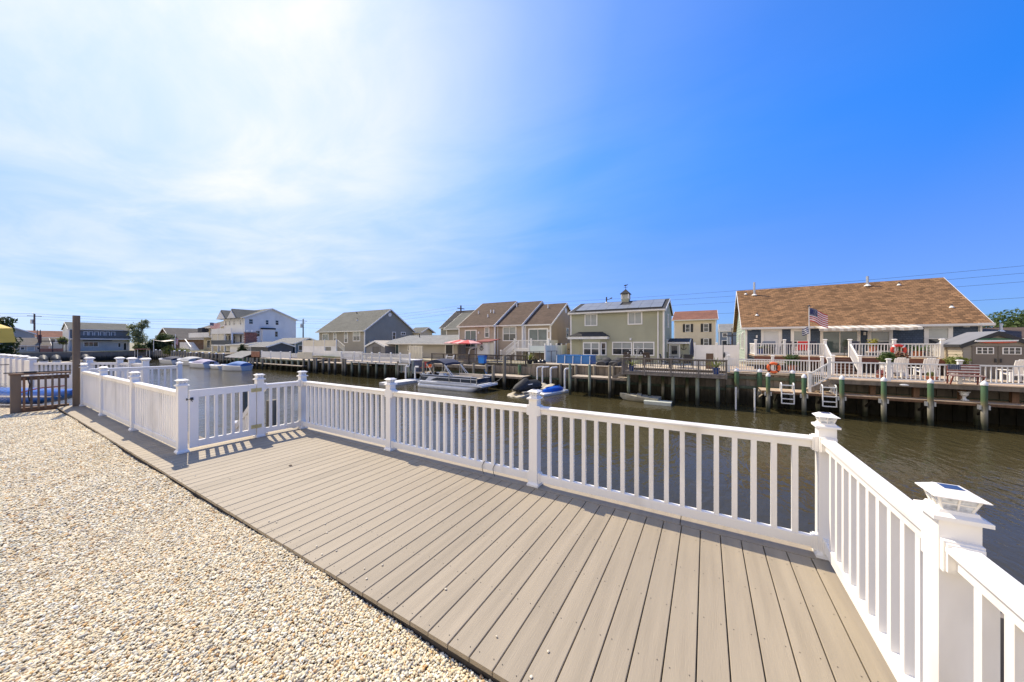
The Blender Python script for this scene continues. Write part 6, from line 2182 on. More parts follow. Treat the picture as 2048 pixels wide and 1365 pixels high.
# ---------------------------------------------------------------- things on the far bank
REDC = M('red_umbrella_canvas', (0.50, 0.03, 0.03), 0.7, 0.1, 4)
PINKC = M('faded_pink_stripe', (0.65, 0.32, 0.28), 0.7, 0.1, 4)


def umbrella(label, x, y, z0, h, r, closed=False, m=REDC, m2=None, drop=.36):
    t = thing('patio_umbrella', label, 'umbrella', (x, y, z0), None)
    part('pole', MB().cyl((x, y, z0), (x, y, z0 + h + .08), .028, n=8), DARKMETAL, t, smooth=True)
    if closed:
        part('canopy', MB().lathe([(.03, 0), (.13, .12), (.16, .5), (.12, 1.0), (.08, 1.35), (.03, 1.5)], (x, y, z0 + h - 1.5), 10), m, t, smooth=50)
        return t
    n = 8
    for k in range(n):
        a0, a1 = 2 * math.pi * k / n, 2 * math.pi * (k + 1) / n
        am = (a0 + a1) / 2
        top_ = (x, y, z0 + h)
        p = [(x + r * math.cos(a), y + r * math.sin(a), z0 + h - drop) for a in (a0, a1)]
        q = [(x + r * .5 * math.cos(a), y + r * .5 * math.sin(a), z0 + h - drop * .42) for a in (a0, a1)]
        mid = (x + r * .9 * math.cos(am), y + r * .9 * math.sin(am), z0 + h - drop * .93)
        v = [(b_[0], b_[1], b_[2] - .07) for b_ in p]
        part('panel', MB().add([top_, q[0], q[1], p[0], mid, p[1], v[0], v[1]], [(0, 1, 2), (1, 3, 4), (1, 4, 2), (2, 4, 5), (3, 6, 7, 5)]), m2 if (m2 and k % 2) else m, t)
        part('rib', MB().bar(q[0], p[0], .02, .02), CAPW, t)
    return t


umbrella('red patio umbrella, the farther one beside the bungalow doorway', -23.5, 28.6, -.3, 2.2, 1.75, m2=PINKC)
umbrella('red and pink patio umbrella, the nearer one by the white curtain', -21.1, 27.0, -.3, 2.15, 1.62, m2=PINKC)
umbrella('closed navy patio umbrella beside the anchor on the lean-to', -.98, 30, -.3, 2.15, 1, True, NAVY)
cu_ = thing('outdoor_curtain', 'white outdoor curtain printed with a black ship wheel emblem', 'curtain', (-19.7, 27.5, 0))
part('cloth', MB().box(-20.35, -19.0, 27.5, 27.53, .2, 1.52), FWHITE, cu_)
em = MB().torus((-19.78, 27.49, .98), .2, .02, rx90, 16, 5)
for k in range(8):
    a = math.pi * k / 4
    em.bar((-19.78 + .06 * math.cos(a), 27.49, .98 + .06 * math.sin(a)), (-19.78 + .28 * math.cos(a), 27.49, .98 + .28 * math.sin(a)), .03, .03)
part('wheel_emblem', em, BLACK, cu_)
part('side_panel', MB().box(-18.98, -18.3, 27.5, 27.53, .2, 1.5), CREAM, cu_)
ca = thing('canopy_roof', 'red canopy with pale underside above the ship wheel curtain', 'canopy', (-19.7, 28.4, 1.6))
part('cloth', MB().prism([(27.3, 1.6), (27.3, 1.68), (29.4, 1.95), (29.4, 1.87)], 'x', -20.6, -18.7), M('dull_red_canvas', (.22, .05, .035), .8, .1, 3), ca)
for x in (-20.5, -18.8):
    part('post', MB().cyl((x, 27.4, -.3), (x, 27.4, 1.6), .03, n=6), CAPW, ca)
pc = thing('cooler', 'bright blue cooler box on a stand by the dark railing', 'cooler', (-18.2, 25.4, -.4))
part('body', MB().frus(-18.2, 25.45, -.38, .30, .2, .35, .2, .24), M('bright_blue_plastic', (.02, .2, .62), .35, .08, 3), pc)
part('lid', MB().box(-18.57, -17.83, 25.2, 25.7, .2, .34), M('blue_lid', (.015, .13, .48), .35, .08, 3), pc)
single('angled_bar', MB().bar((-17.75, 24.9, -.55), (-17.0, 24.4, -1.25), .09, .09), M('teal_blue_bar', (.03, .12, .28), .5, .1, 3), 'slanting blue bar leaning from the cooler to the low dock', 'bar')


def adirondack(label, x, y, z, rz, m, group=None, s=1.0, name='garden_chair'):
    t = thing(name, label, 'chair', (x, y, z), group)

    def P_(nm, mb):
        part(nm, mb.xf(rz, (x, y, z)), m, t)
    P_('seat', MB().obox((0, 0, .36 * s), (.55 * s, .55 * s, .05), 0, 0, -.15))
    for k in range(5):
        P_('back_slat', MB().obox((-.22 * s + k * .11 * s, .33 * s, .68 * s + (.05 if 0 < k < 4 else 0)), (.095 * s, .03, .75 * s), 0, 0, -.3))
    for sx in (-1, 1):
        P_('armrest', MB().box(sx * .33 * s - .06, sx * .33 * s + .06, -.32 * s, .3 * s, .55 * s, .59 * s))
        P_('leg', MB().box(sx * .3 * s - .03, sx * .3 * s + .03, -.28 * s, -.2 * s, 0, .55 * s))
        P_('leg', MB().box(sx * .3 * s - .03, sx * .3 * s + .03, .2 * s, .27 * s, 0, .5 * s))
    return t


def ptch(label, x, y, z, rz, m, fm=DARKMETAL):
    """patio sling chair"""
    t = thing('patio_chair', label, 'chair', (x, y, z))

    def P_(nm, mb, mm):
        part(nm, mb.xf(rz, (x, y, z)), mm, t)
    P_('seat', MB().box(-.25, .25, -.25, .25, .40, .44), m)
    P_('backrest', MB().obox((0, .30, .72), (.5, .04, .58), 0, 0, -.2), m)
    for sx in (-1, 1):
        P_('frame_side', MB().tube([(sx * .28, -.27, 0), (sx * .28, -.25, .6), (sx * .28, .2, .62), (sx * .28, .38, 1.0)], .018, 5).tube([(sx * .28, .15, .62), (sx * .28, .32, 0)], .018, 5), fm)
    return t


RDCH = M('red_sling', (.42, .05, .035), .7, .1, 4)
ORCH = M('orange_sling', (.7, .16, .03), .7, .1, 4)
GRCH = M('pale_grey_sling', (.5, .5, .5), .7, .1, 4)
BRCH = M('dark_brown_resin', (.05, .035, .03), .6, .15, 4)
ptch('red patio chair on the low dock left of the pontoon boat', -25.1, 24.7, -1.42, 0.1, RDCH)
ptch('pale grey patio chair beside the red one', -24.2, 24.9, -1.42, 0, GRCH)
ptch('orange patio chair with a towel near the pontoon boat', -23.9, 24.3, -1.3, .2, ORCH)
ls = thing('steps', 'white dock step ladder behind the folded navy sun top', 'steps', (-21.9, 24.9, -.55))
for k in range(4):
    part('tread', MB().box(-22.3, -21.45, 24.75 + .1 * k, 24.9 + .1 * k, -.5 + .22 * k, -.46 + .22 * k), FWHITE, ls)
for x in (-22.34, -21.42):
    part('side', MB().bar((x, 24.75, -.55), (x, 25.2, .35), .05, .1), FWHITE, ls)
sw_ = thing('outdoor_shower', 'pale curved shower column rising behind the dark railing', 'shower', (-20.6, 26.8, -.5))
part('column', MB().tube([(-20.85, 26.8, -.5), (-20.85, 26.8, .5), (-20.75, 26.8, .85), (-20.5, 26.8, 1.02), (-20.25, 26.8, .95)], .06, 8), WHITEPOT, sw_, smooth=True)
part('head', MB().ell((-20.25, 26.8, .9), .14, .14, .06), DARKMETAL, sw_, smooth=True)

adirondack('dark brown garden chair left of the curved metal ornament', -5.6, 27.9, -.27, math.pi + .3, BRCH, 'dark brown garden chairs')
adirondack('dark brown garden chair under the right twin window of the green house', -4.0, 28.3, -.27, math.pi - .2, BRCH, 'dark brown garden chairs')
for x, lb in ((-7.25, 'black covered sun lounger next to the blue pool'), (-6.3, 'black covered sun lounger nearest the grey deck')):
    t = thing('covered_lounger', lb, 'lounger', (x, 27.3, -.27), 'covered loungers')
    secs = [[(x + .45 * math.cos(a) * q, yy, -.27 + hh * max(0, math.sin(a)) ** .6) for a in [math.pi * k / 6 for k in range(7)]] for yy, hh, q in ((26.4, .32, .9), (26.9, .42, 1.05), (27.6, .40, 1.05), (28.2, .62, 1.0), (28.4, .5, .8))]
    part('cover', MB().loft(secs), M('charcoal_cover', (.03, .03, .033), .75, .25, 4, bump=.02, bscale=5), t, smooth=45)
    part('strap', MB().box(x - .5, x + .5, 27.1, 27.16, .12, .17), BLACK, t)
pl = thing('frame_pool', 'rectangular bright blue frame pool on the sand beside the green house', 'pool', (-9.95, 28.3, -.27))
POOLB = M('blue_pool_vinyl', (.03, .16, .42), .4, .12, 2)
for a in ((-11.5, -8.45, 27.5, 27.56), (-11.5, -8.45, 29.1, 29.16)):
    part('side_wall', MB().prism([(a[0], -.26), (a[1], -.26), (a[1] - .03, .42), (a[0] + .03, .42)], 'y', a[2], a[3]), POOLB, pl)
for a in (-11.5, -8.51):
    part('end_wall', MB().box(a, a + .06, 27.565, 29.095, -.26, .42), POOLB, pl)
part('top_tube', MB().tube([(-11.5, 27.48, .43), (-8.43, 27.48, .43), (-8.43, 29.18, .43), (-11.52, 29.18, .43), (-11.52, 27.48, .43)], .035, 6), POOLB, pl, smooth=True)
for x in (-11.48, -10.72, -9.97, -9.22, -8.47):
    part('leg', MB().bar((x, 27.44, .42), (x, 27.36, -.27), .05, .05), CAPW, pl)
part('water_surface', MB().box(-11.43, -8.52, 27.57, 29.09, .25, .28), M('pool_water', (.05, .2, .3), .05, .1, 2), pl)
or_ = thing('garden_ornament', 'curved dark metal garden ornament arching in front of the twin windows', 'ornament', (-4.75, 27, -.3))
for k, (r, a0_) in enumerate(((.75, 0), (.6, .3), (.9, -.3))):
    part('arch', MB().tube([(-4.9 + .5 * math.sin(t_ * 1.4) * r, 27 + .05 * k, -.3 + 1.75 * t_ - .25 * r * t_ ** 3) for t_ in [q / 8 for q in range(9)]], .02, 5), STEEL, or_, smooth=True)
for k in range(9):
    part('disc', MB().ell((-5.3 + .16 * k, 27.0, .75 + .25 * math.sin(k * 2.1)), .05, .02, .05, 8, 5), STEEL, or_)
bt = thing('bistro_table', 'small dark bistro table by the door of the lean-to', 'table', (-2.3, 30, -.3))
part('top', MB().cyl((-2.3, 30, .42), (-2.3, 30, .46), .38, n=14), DARKMETAL, bt)
for a in range(3):
    part('leg', MB().cyl((-2.3, 30, .42), (-2.3 + .35 * math.cos(a * 2.1), 30 + .35 * math.sin(a * 2.1), -.3), .018, n=5), DARKMETAL, bt)
for k, (x, y, lb) in enumerate(((-2.6, 26.8, 'black patio dining set chair left of the table'), (-1.1, 26.8, 'black patio chair right of the dining table'), (-1.9, 27.6, 'black patio chair behind the dining table'))):
    ptch(lb + ' on the olive house patio', x, y, -.27, math.pi * (.5 + k * .5), M('black_sling', (.03, .03, .035), .7, .1, 4))
tb = thing('patio_table', 'black patio dining table behind the grey deck railing', 'table', (-1.85, 26.8, -.27))
part('top', MB().box(-2.35, -1.35, 26.5, 27.2, .40, .44), DARKMETAL, tb)
for sx in (-2.3, -1.4):
    for sy in (26.55, 27.15):
        part('leg', MB().box(sx - .025, sx + .025, sy - .025, sy + .025, -.27, .4), DARKMETAL, tb)
vf = thing('vinyl_fence', 'white vinyl privacy fence beside the closed navy umbrella', 'fence', (.4, 30.8, -.3))
for a, b in ((-.75, .65), (.75, 2.1)):
    part('panel', MB().box(a, b, 30.8, 30.84, -.25, 1.38), FWHITE, vf)
for x in (-.8, .7, 2.15):
    fpost(vf, x, 30.82, -.3, 1.85, .12, flare=False)
bp_ = single('wicker_screen', MB().box(.0, .45, 26.9, 26.95, -.27, .82).box(.02, .06, 26.951, 27.2, -.27, .0), M('brown_wicker', (.13, .08, .05), .8, .2, 12), 'tall brown wicker screen behind the blue pot on the olive house patio', 'screen')
vf2 = thing('vinyl_fence', 'white vinyl fence with round post tops receding behind the blue pool', 'fence', (-13.2, 30, -.3))
for k in range(4):
    y = 28.0 + k * 1.35
    part('panel', MB().box(-12.92, -12.88, y + .07, y + 1.28, -.25, 1.3), M('pale_mint_vinyl', (.66, .72, .68), .5, .04, 2), vf2)
for k in range(5):
    fpost(vf2, -12.9, 28.0 + k * 1.35, -.3, 1.75, .12, flare=False)
fpost(vf2, -15.1, 29.0, -.3, 1.75, .14, flare=False)
part('panel', MB().box(-15.0, -13.0, 29.0, 29.04, .6, 1.25), M('pale_mint_vinyl', (.66, .72, .68)), vf2)
hr = thing('metal_handrail', 'thin dark metal fence with top rail before the white vinyl fence', 'fence', (-13, 27, -.3))
for k in range(6):
    part('post', MB().cyl((-13.7 + .25 * k, 26.0 + .75 * k, -.35), (-13.7 + .25 * k, 26.0 + .75 * k, .78), .03, n=6), DARKMETAL, hr)
part('top_rail', MB().tube([(-13.7, 26.0, .76), (-12.45, 29.75, .76)], .025, 6), DARKMETAL, hr)
gt = thing('fence_gate', 'tan wooden gate between the rowhouse and the green house', 'gate', (-12.2, 33.2, -.3))
for k in range(5):
    part('board', MB().box(-12.75 + .22 * k, -12.55 + .22 * k, 33.2, 33.24, -.25, 1.5), M('tan_gate_board', (.42, .33, .21), .75, .1, 3, objvar=.08), gt)
part('latch', MB().box(-12.6, -12.45, 33.15, 33.195, .8, .9), BLACK, gt)
bag = thing('trash_bag', 'shiny black bag slumped at the bulkhead corner by the pool', 'bag', (-12.5, 26.3, -.4))
mb = MB()
mb.ell((-12.6, 26.3, -.2), .33, .3, .25).ell((-12.3, 26.35, -.16), .24, .26, .24).ell((-12.5, 26.3, .02), .12, .12, .12)
part('body', mb, M('black_plastic_bag', (.015, .015, .016), .3, .3, 6, bump=.03, bscale=9), bag, smooth=60)
potted('tall yellow green ornamental grass in a black pot on the bulkhead corner', -13.55, 26.2, -.45, .24, .46, BLACKPOT, 'spike', .85, LEAFY, 3, 40)
potted('bare black planter pot beside the ornamental grass', -13.05, 26.3, -.45, .18, .5, BLACKPOT, 'spike', .25, LEAFD, 4, 10)
potted('spiky green palm in a cobalt blue pot at the left end of the grey deck', -4.55, 24.5, -.42, .2, .4, BLUEPOT, 'frond', .75, LEAFY, 5, 26)
potted('spiky green palm in a cobalt blue pot at the right end of the grey deck', .55, 24.6, -.42, .22, .4, BLUEPOT, 'spike', .85, LEAFY, 6, 34)
potted('bright palm in pot behind the left porch railing of the blue house', 3.5, 30.4, .66, .2, .45, BLUEPOT, 'frond', .7, LEAFY, 7, 24)
potted('broad palm in a terracotta pot on the right end of the porch', 11.3, 30.3, .66, .26, .4, TERRA, 'frond', .95, LEAF, 8, 36)
potted('dark cordyline in a pot between the porch window and the broad palm', 10.6, 30.7, .66, .22, .4, TERRA, 'spike', .8, LEAFD, 9, 28)
potted('pot of yellow flowers on a white stand on the porch', 9.3, 30.2, 1.0, .2, .34, TERRA, 'bush', .38, M('yellow_flowers', (.5, .38, .02), .6, .4, 14, col2=(.10, .16, .03)), 10, 26)
t = thing('plant_stand', 'white wire plant stand under the pot of yellow flowers', 'stand', (9.3, 30.2, .66))
part('top', MB().box(9.02, 9.58, 30.0, 30.4, .96, 1.0), FWHITE, t)
for sx in (9.06, 9.54):
    for sy in (30.04, 30.36):
        part('leg', MB().box(sx - .015, sx + .015, sy - .015, sy + .015, .66, .96), FWHITE, t)
potted('tall leafy potted shrub behind the lower railing right of the orange life ring', 4.75, 27.3, -.31, .22, .45, TERRA, 'bush', .55, LEAF, 11, 60)
potted('bushy green tomato plant in a white planter behind the middle deck railing', 8.95, 27.2, -.3, .3, .75, WHITEPOT, 'bush', .45, LEAF, 12, 60)
potted('reddish green leafy plant beside the tomato planter', 9.5, 27.3, -.3, .3, .85, WHITEPOT, 'bush', .42, M('red_green_leaves', (.06, .09, .025), .6, .4, 9, col2=(.25, .06, .04)), 13, 50)
potted('yellow green shrub in a tub in front of the resin shed', 11.45, 27.0, -.3, .3, .55, WHITEPOT, 'bush', .5, LEAFY, 14, 60)
potted('pink and orange flowers low behind the middle deck railing', 8.1, 25.2, -.35, .25, .2, TERRA, 'bush', .25, M('pink_orange_flowers', (.55, .12, .2), .6, .4, 14, col2=(.6, .25, .03)), 15, 30)
potted('yellow flowers in a long terracotta planter under the white chairs', 9.75, 25.0, -.35, .25, .22, TERRA, 'bush', .2, LEAFY, 16, 24)
for x, lb in ((8.95, 'white garden armchair left of the planters'), (10.0, 'white garden armchair behind the flag painted bench'), (12.9, 'white garden armchair in front of the resin shed doors')):
    adirondack(lb, x, 26.1, -.31, math.pi + .1, FWHITE, 'white garden armchairs on the middle deck')
# flag painted bench
be = thing('garden_bench', 'wooden bench painted as a stars and stripes flag on the deck edge', 'bench', (10.4, 24.05, -.37))
BST = M('bench_red_stripe', (.22, .06, .04), .7, .15, 5)
BWS = M('bench_white_stripe', (.62, .58, .52), .7, .1, 5)
for k in range(7):
    z = .12 + k * .062
    part('back_slat', MB().box(10.33 if k > 2 else 9.93, 10.9, 24.1 - .01 * (6 - k) * .5, 24.13 - .01 * (6 - k) * .5, z, z + .055), BST if k % 2 == 0 else BWS, be)
fld = part('star_field', MB().box(9.93, 10.325, 24.08, 24.115, .31, .55), M('bench_navy', (.03, .045, .09), .7, .15, 5), be)
stars = MB()
for i in range(6):
    for j in range(5):
        cx_, cz_ = 9.965 + i * .064, .335 + j * .047
        stars.add([(cx_ + (.015 if q % 2 == 0 else .006) * math.cos(math.pi / 2 + q * math.pi / 5), 24.078, cz_ + (.015 if q % 2 == 0 else .006) * math.sin(math.pi / 2 + q * math.pi / 5)) for q in range(10)], [tuple(range(10))])
part('stars', stars, CAPW, fld)
for k in range(5):
    part('seat_slat', MB().box(9.88, 10.94, 24.07 - (k + 1) * .07, 24.07 - (k + 1) * .07 + .06, .06 - k * .012, .085 - k * .012), BST if k % 2 == 0 else BWS, be)
for x in (9.95, 10.87):
    part('leg', MB().bar((x, 24.12, .5), (x, 24.16, -.37), .04, .05).bar((x, 23.72, .02), (x, 23.94, -.37), .04, .05), BST, be)
# flag pole
STAR = M('flag_navy', (.03, .04, .13), .7, .1, 5)
FRED = M('flag_red', (.5, .035, .04), .7, .1, 5)
FWH = M('flag_white', (.72, .7, .68), .7, .06, 5)


def flag(parent_name, label, x, y, z, w_, h_, sag, dirx=1.0, diry=0.15, canton=True, cols=(FRED, FWH), nst=13):
    t = thing(parent_name, label, 'flag', (x, y, z - h_))

    def pt(u, v):
        return (x + dirx * w_ * u, y + diry * w_ * u + .06 * math.sin(u * 9 + v * 2), z - h_ * v - sag * u * (1 + .3 * u) + .03 * math.sin(u * 7))
    for k in range(nst):
        v0, v1 = k / nst, (k + 1) / nst
        mb = MB()
        us = [q / 8 for q in range(9)]
        mb.add([pt(u, v0) for u in us] + [pt(u, v1) for u in us], [(q, q + 1, q + 10, q + 9) for q in range(8)])
        part('stripe', mb, cols[k % 2], t)
    if canton:
        us = [q / 8 * .42 for q in range(9)]
        for sg in (-.012, .012):
            mb = MB().add([(a[0], a[1] + sg, a[2]) for a in [pt(u, 0) for u in us]] + [(a[0], a[1] + sg, a[2]) for a in [pt(u, .54) for u in us]], [(q, q + 1, q + 10, q + 9) for q in range(8)])
            cn = part('star_field', mb, STAR, t)
            mb = MB()
            for i in range(6):
                for j in range(5):
                    c_ = pt(.035 + i * .07, .055 + j * .105)
                    s_ = .016
                    mb.add([(c_[0] - s_, c_[1] + sg * 1.6, c_[2]), (c_[0], c_[1] + sg * 1.6, c_[2] - s_), (c_[0] + s_, c_[1] + sg * 1.6, c_[2]), (c_[0], c_[1] + sg * 1.6, c_[2] + s_)], [(0, 1, 2, 3)])
            part('stars', mb, FWH, cn)
    return t


fp = thing('flagpole', 'tall white flagpole behind the lower railing of the blue house', 'flagpole', (5.26, 25.75, -.31))
part('pole', MB().cyl((5.26, 25.75, -.31), (5.26, 25.75, 3.72), .024, .018, 10), CAPW, fp, smooth=True)
part('finial', MB().ell((5.26, 25.75, 3.76), .06, .06, .04).box(5.16, 5.36, 25.73, 25.77, 3.72, 3.745), DARKMETAL, fp)
flag('flag', 'stars and stripes flag flying from the tall white flagpole', 5.29, 25.75, 3.64, .82, .78, .36)
flag('flag', 'dark blue striped flag below the stars and stripes on the white flagpole', 5.28, 25.72, 2.52, .45, .42, .1, -.75, .1, False, (STAR, FWH), 7)
flag('flag', 'large stars and stripes flag on the cream house balcony', -93.8, 28.8, 5.9, 4.2, 1.2, .25, 1, .1)
fp2 = thing('flagpole', 'distant flagpole with hanging flag by the round bush', 'flagpole', (-100, 24.9, -.4))
part('pole', MB().cyl((-100, 24.9, -.4), (-100, 24.9, 3.4), .05, n=8), CAPW, fp2)
flag('flag', 'limp stars and stripes flag on the distant pole by the round bush', -99.95, 24.9, 2.7, .5, 1.5, .3, .4, .8)
gl = thing('gas_grill', 'black lidded gas grill on the left end of the porch', 'grill', (3.95, 30.4, .66))
part('cart', MB().box(3.65, 4.3, 30.2, 30.7, .7, 1.3), DARKMETAL, gl)
part('lid', MB().prism([(30.15, 1.31), (30.75, 1.31), (30.75, 1.5), (30.6, 1.66), (30.35, 1.68), (30.18, 1.55)], 'x', 3.62, 4.33), M('grill_lid_grey', (.1, .105, .11), .35, .1, 4), gl)
part('side_shelf', MB().box(4.34, 4.7, 30.25, 30.65, 1.24, 1.29).box(3.3, 3.61, 30.25, 30.65, 1.24, 1.29), STEEL, gl)
part('handle', MB().cyl((3.72, 30.1, 1.5), (4.23, 30.1, 1.5), .02, n=6), STEEL, gl)
ptch('white folding chair with a bright red towel on the porch', 5.65, 29.6, .66, math.pi, M('bright_red_towel', (.6, .03, .03), .8, .1, 4), FWHITE)
for x, lb in ((4.9, 'dark porch chair left of the red towel chair'), (6.2, 'dark porch chair right of the red towel chair'), (8.3, 'dark wrought porch chair right of the steps')):
    ptch(lb, x, 30.2, .66, math.pi, M('dark_blue_sling', (.03, .035, .06), .7, .1, 4))
lt_ = thing('string_light_pole', 'dark pole with a bird shaped lamp at the property line of the blue house', 'lamp post', (1.0, 26.5, -.3))
part('pole', MB().cyl((1.0, 26.5, -.3), (1.0, 26.5, 1.5), .025, n=6), DARKMETAL, lt_)
part('lamp', MB().ell((1.05, 26.45, .75), .08, .08, .2), DARKMETAL, lt_)
part('white_box', MB().box(1.1, 1.35, 26.45, 26.6, .4, .95), FWHITE, lt_)
gw = single('glass_wind_sail', MB().box(2.0, 4.2, 26.6, 26.9, .15, .30).box(1.9, 4.3, 26.5, 27.0, .30, .36), CREAM, 'long cream deck storage chest behind the lower white railing', 'chest')
gw.name = 'storage_chest'

# ---------------------------------------------------------------- poles and power lines
POLEW = M('utility_pole_wood', (.10, .085, .08), .85, .2, 3)
POLES = [(-150, 11, 9.0, 'utility pole with transformer beyond the cross canal', True), (-104, 53.5, 8.6, 'utility pole with street light beside the large white house', True),
         (-42.5, 52, 9.0, 'utility pole rising between the bungalow and the rowhouse', False), (46, 58, 10.6, 'utility pole beyond the right edge behind the blue house', False), (95, 60, 11.2, 'utility pole far right beyond the trees', False),
         (3.6, 63, 3.9, 'short utility pole in the gap left of the blue house', True)]
for x, y, h_, lb, tr in POLES:
    t = thing('utility_pole', lb, 'utility pole', (x, y, -.4))
    part('pole', MB().cyl((x, y, -.5), (x, y, h_), .2 if h_ > 5 else .12, .15 if h_ > 5 else .1, 8), POLEW, t, smooth=True)
    part('crossarm', MB().box(x - .05, x + .05, y - 1.1, y + 1.1, h_ - .7, h_ - .55).box(x - 1.1, x + 1.1, y - .05, y + .05, h_ - 1.3, h_ - 1.18), POLEW, t)
    if tr:
        part('transformer', MB().cyl((x - .45, y - .3, h_ - 2.6), (x - .45, y - .3, h_ - 1.5), .3, n=10), STEEL, t, smooth=True)
        part('lamp_arm', MB().tube([(x, y, h_ - .3), (x + .9, y - .3, h_ + .1), (x + 1.4, y - .4, h_)], .05, 5), STEEL, t)
WIRE = M('power_cable', (.03, .03, .035), .6, .1, 2)


def wire(label, a, b, sag, r=.022, group=None):
    pts = []
    for i in range(17):
        t_ = i / 16
        p = Vector(a).lerp(Vector(b), t_)
        p.z -= sag * 4 * t_ * (1 - t_)
        pts.append(p)
    single('power_line', MB().tube(pts, r, 4), WIRE, label, 'cable', group, smooth=True)


P_ = {k: p for k, p in enumerate(POLES)}
for j, (z_, w2) in enumerate(((0, 'topmost'), (-.6, 'second from top'), (-1.3, 'third from top'), (-2.6, 'lowest'))):
    wire(w2 + ' power line on the left between the first two utility poles', (-150, 11, 9.0 + z_), (-104, 53.5, 8.6 + z_), .9, .02, 'left power lines')
    wire(w2 + ' power line above the slate grey house', (-104, 53.5, 8.6 + z_), (-42.5, 52, 9.0 + z_), 1.0, .018, 'middle power lines')
    wire(w2 + ' power line above the rowhouse and the green house', (-42.5, 52, 9.0 + z_), (46, 58, 10.6 + z_ * 1.35), 1.1, .014, 'centre power lines')
    wire(w2 + ' power line at the right edge of the sky', (46, 58, 10.6 + z_ * 1.35), (95, 60, 11.0 + z_), .8, .014, 'right power lines')
    if j < 2:
        wire(w2 + ' power line running off the left edge', (-150, 11, 9.0 + z_), (-200, -60, 9.2 + z_), 1.0, .03, 'far left power lines')

# ---------------------------------------------------------------- trees and shrubs
tree('airy pale green tree leaning over the far bank left of the white houses', -116, 22.5, -.4, [(0, -.2, 4.2, 1.6, 1.5, 1.3), (.3, .5, 5.9, 1.2, 1.3, 1.0), (.2, 1.1, 6.9, .8, .9, .6), (0, -1.0, 5.6, 1.1, .9, .7), (0, .2, 2.6, 2.0, 1.7, 1.2)], 2600, .20, leafy(M('silvery_leaf_green', (.13, .17, .06), .55, .5, 1.5, col2=(.30, .32, .15), detail=6)), 21, .2, shell=.25)
tree('dark bushy evergreen below the airy tree on the far bank', -112.6, 24.5, -.4, [(0, 0, 1.3, 1.2, 1.6, 1.3), (.5, 1.2, 1.0, 1.2, 1.2, 1.0)], 2500, .2, LEAFD, 22, .14, limbs=False, name='shrub', cat='shrub')
tree('bright green shrub at the left foot of the airy tree', -111.4, 21.6, -.4, [(0, 0, .9, .9, .8, .9), (0, .8, .7, .7, .7, .7)], 1500, .16, LEAFY, 23, limbs=False, name='shrub', cat='shrub')
tree('leafy tree crowding the brown house on its left', -113.5, 26.2, -.4, [(0, .2, 3.0, 1.4, 1.5, 1.3), (0, 1.6, 2.4, 1.2, 1.3, 1.2), (0, -.9, 2.0, 1.2, 1.2, 1.2)], 3200, .2, LEAF, 24)
tree('clipped round bush on the far bank before the brown house', -100, 23.9, -.4, [(0, 0, .35, .9, .95, .85)], 2600, .09, LEAFY, 25, limbs=False, shell=.85, name='shrub', cat='shrub')
tree('low yellow green shrub right of the round bush', -100.5, 26.1, -.4, [(0, 0, .2, .8, 1.3, .5)], 1200, .1, LEAFY, 26, limbs=False, name='shrub', cat='shrub')
tree('dark conical evergreen before the grey shed', -72, 26.6, -.4, [(0, 0, .6, .7, .7, .6), (0, 0, 1.2, .35, .35, .5)], 1100, .13, LEAFD, 27, limbs=False, name='shrub', cat='shrub')
tree('pine tree behind the roof of the blue cottage', -96, 56, -.4, [(0, 0, 3.5, 1.6, 1.6, 1.6), (.3, .3, 5.2, 1.0, 1.0, 1.0)], 1800, .25, LEAFD, 28)
tree('far small pine between the pole and the slate grey house', -92, 56, -.4, [(0, 0, 3.3, 1.2, 1.2, 1.2)], 900, .25, LEAFD, 29)
tree('broad sunlit green tree behind the right end of the blue house', 20.5, 42, -.4, [(0, 0, 3.2, 2.2, 2.0, 1.2), (1.8, .5, 3.0, 1.8, 1.8, 1.3), (-1.5, 0, 2.4, 1.4, 1.5, 1.2), (.8, -.6, 2.2, 2.4, 1.6, 1.3)], 9000, .13, LEAF, 30, .18)
tree('taller green tree at the right edge above the brown roof', 24.6, 43, -.4, [(0, 0, 3.8, 1.5, 1.6, 1.3), (.9, 0, 2.6, 1.6, 1.6, 1.3), (.6, .5, 4.6, .9, .9, .7)], 5000, .14, LEAF, 31, .18)
tree('dark leafy tree under the yellow canopy at the left edge', -26.6, 0.95, -.4, [(0, 0, 1.7, .6, .7, .9), (0, .1, 2.75, .4, .45, .5)], 1700, .09, LEAFD, 32, .09)
tree('small young tree with light leaves before the balcony house', -113.0, 11.6, -.4, [(0, 0, 2.3, .5, .7, .8)], 700, .14, LEAFY, 33, .06)
ss = thing('shade_sail', 'cream shade sail stretched between poles left of the distant flag', 'shade sail', (-100, 23, 1.7))
part('cloth', MB().add([(-100, 21.6, 2.05), (-100, 23.2, 1.72), (-100, 24.8, 2.0), (-102, 24.6, 2.15), (-102, 23.1, 1.9), (-102, 21.8, 2.2)], [(0, 1, 4, 5), (1, 2, 3, 4)]), CREAM, ss)
for y in (21.6, 24.75):
    part('pole', MB().cyl((-100, y, -.4), (-100, y, 2.1), .05, n=6), CAPW, ss)
pg = thing('pergola', 'dark flat pergola over the terrace left of the balcony house', 'pergola', (-112.6, 9.8, -.4))
part('roof', MB().box(-113.6, -112.2, 8.7, 12.0, 1.75, 1.9), M('dark_pergola', (.06, .05, .045), .8, .2, 3), pg)
for y in (8.8, 10.3, 11.9):
    part('post', MB().box(-112.3, -112.2, y - .06, y + .06, -.4, 1.75), M('dark_pergola', (.06, .05, .045)), pg)
part('low_wall', MB().box(-113.0, -112.7, 8.9, 11.6, -.4, .35), M('orange_brick', (.36, .16, .10), .8, .2, 3), pg)
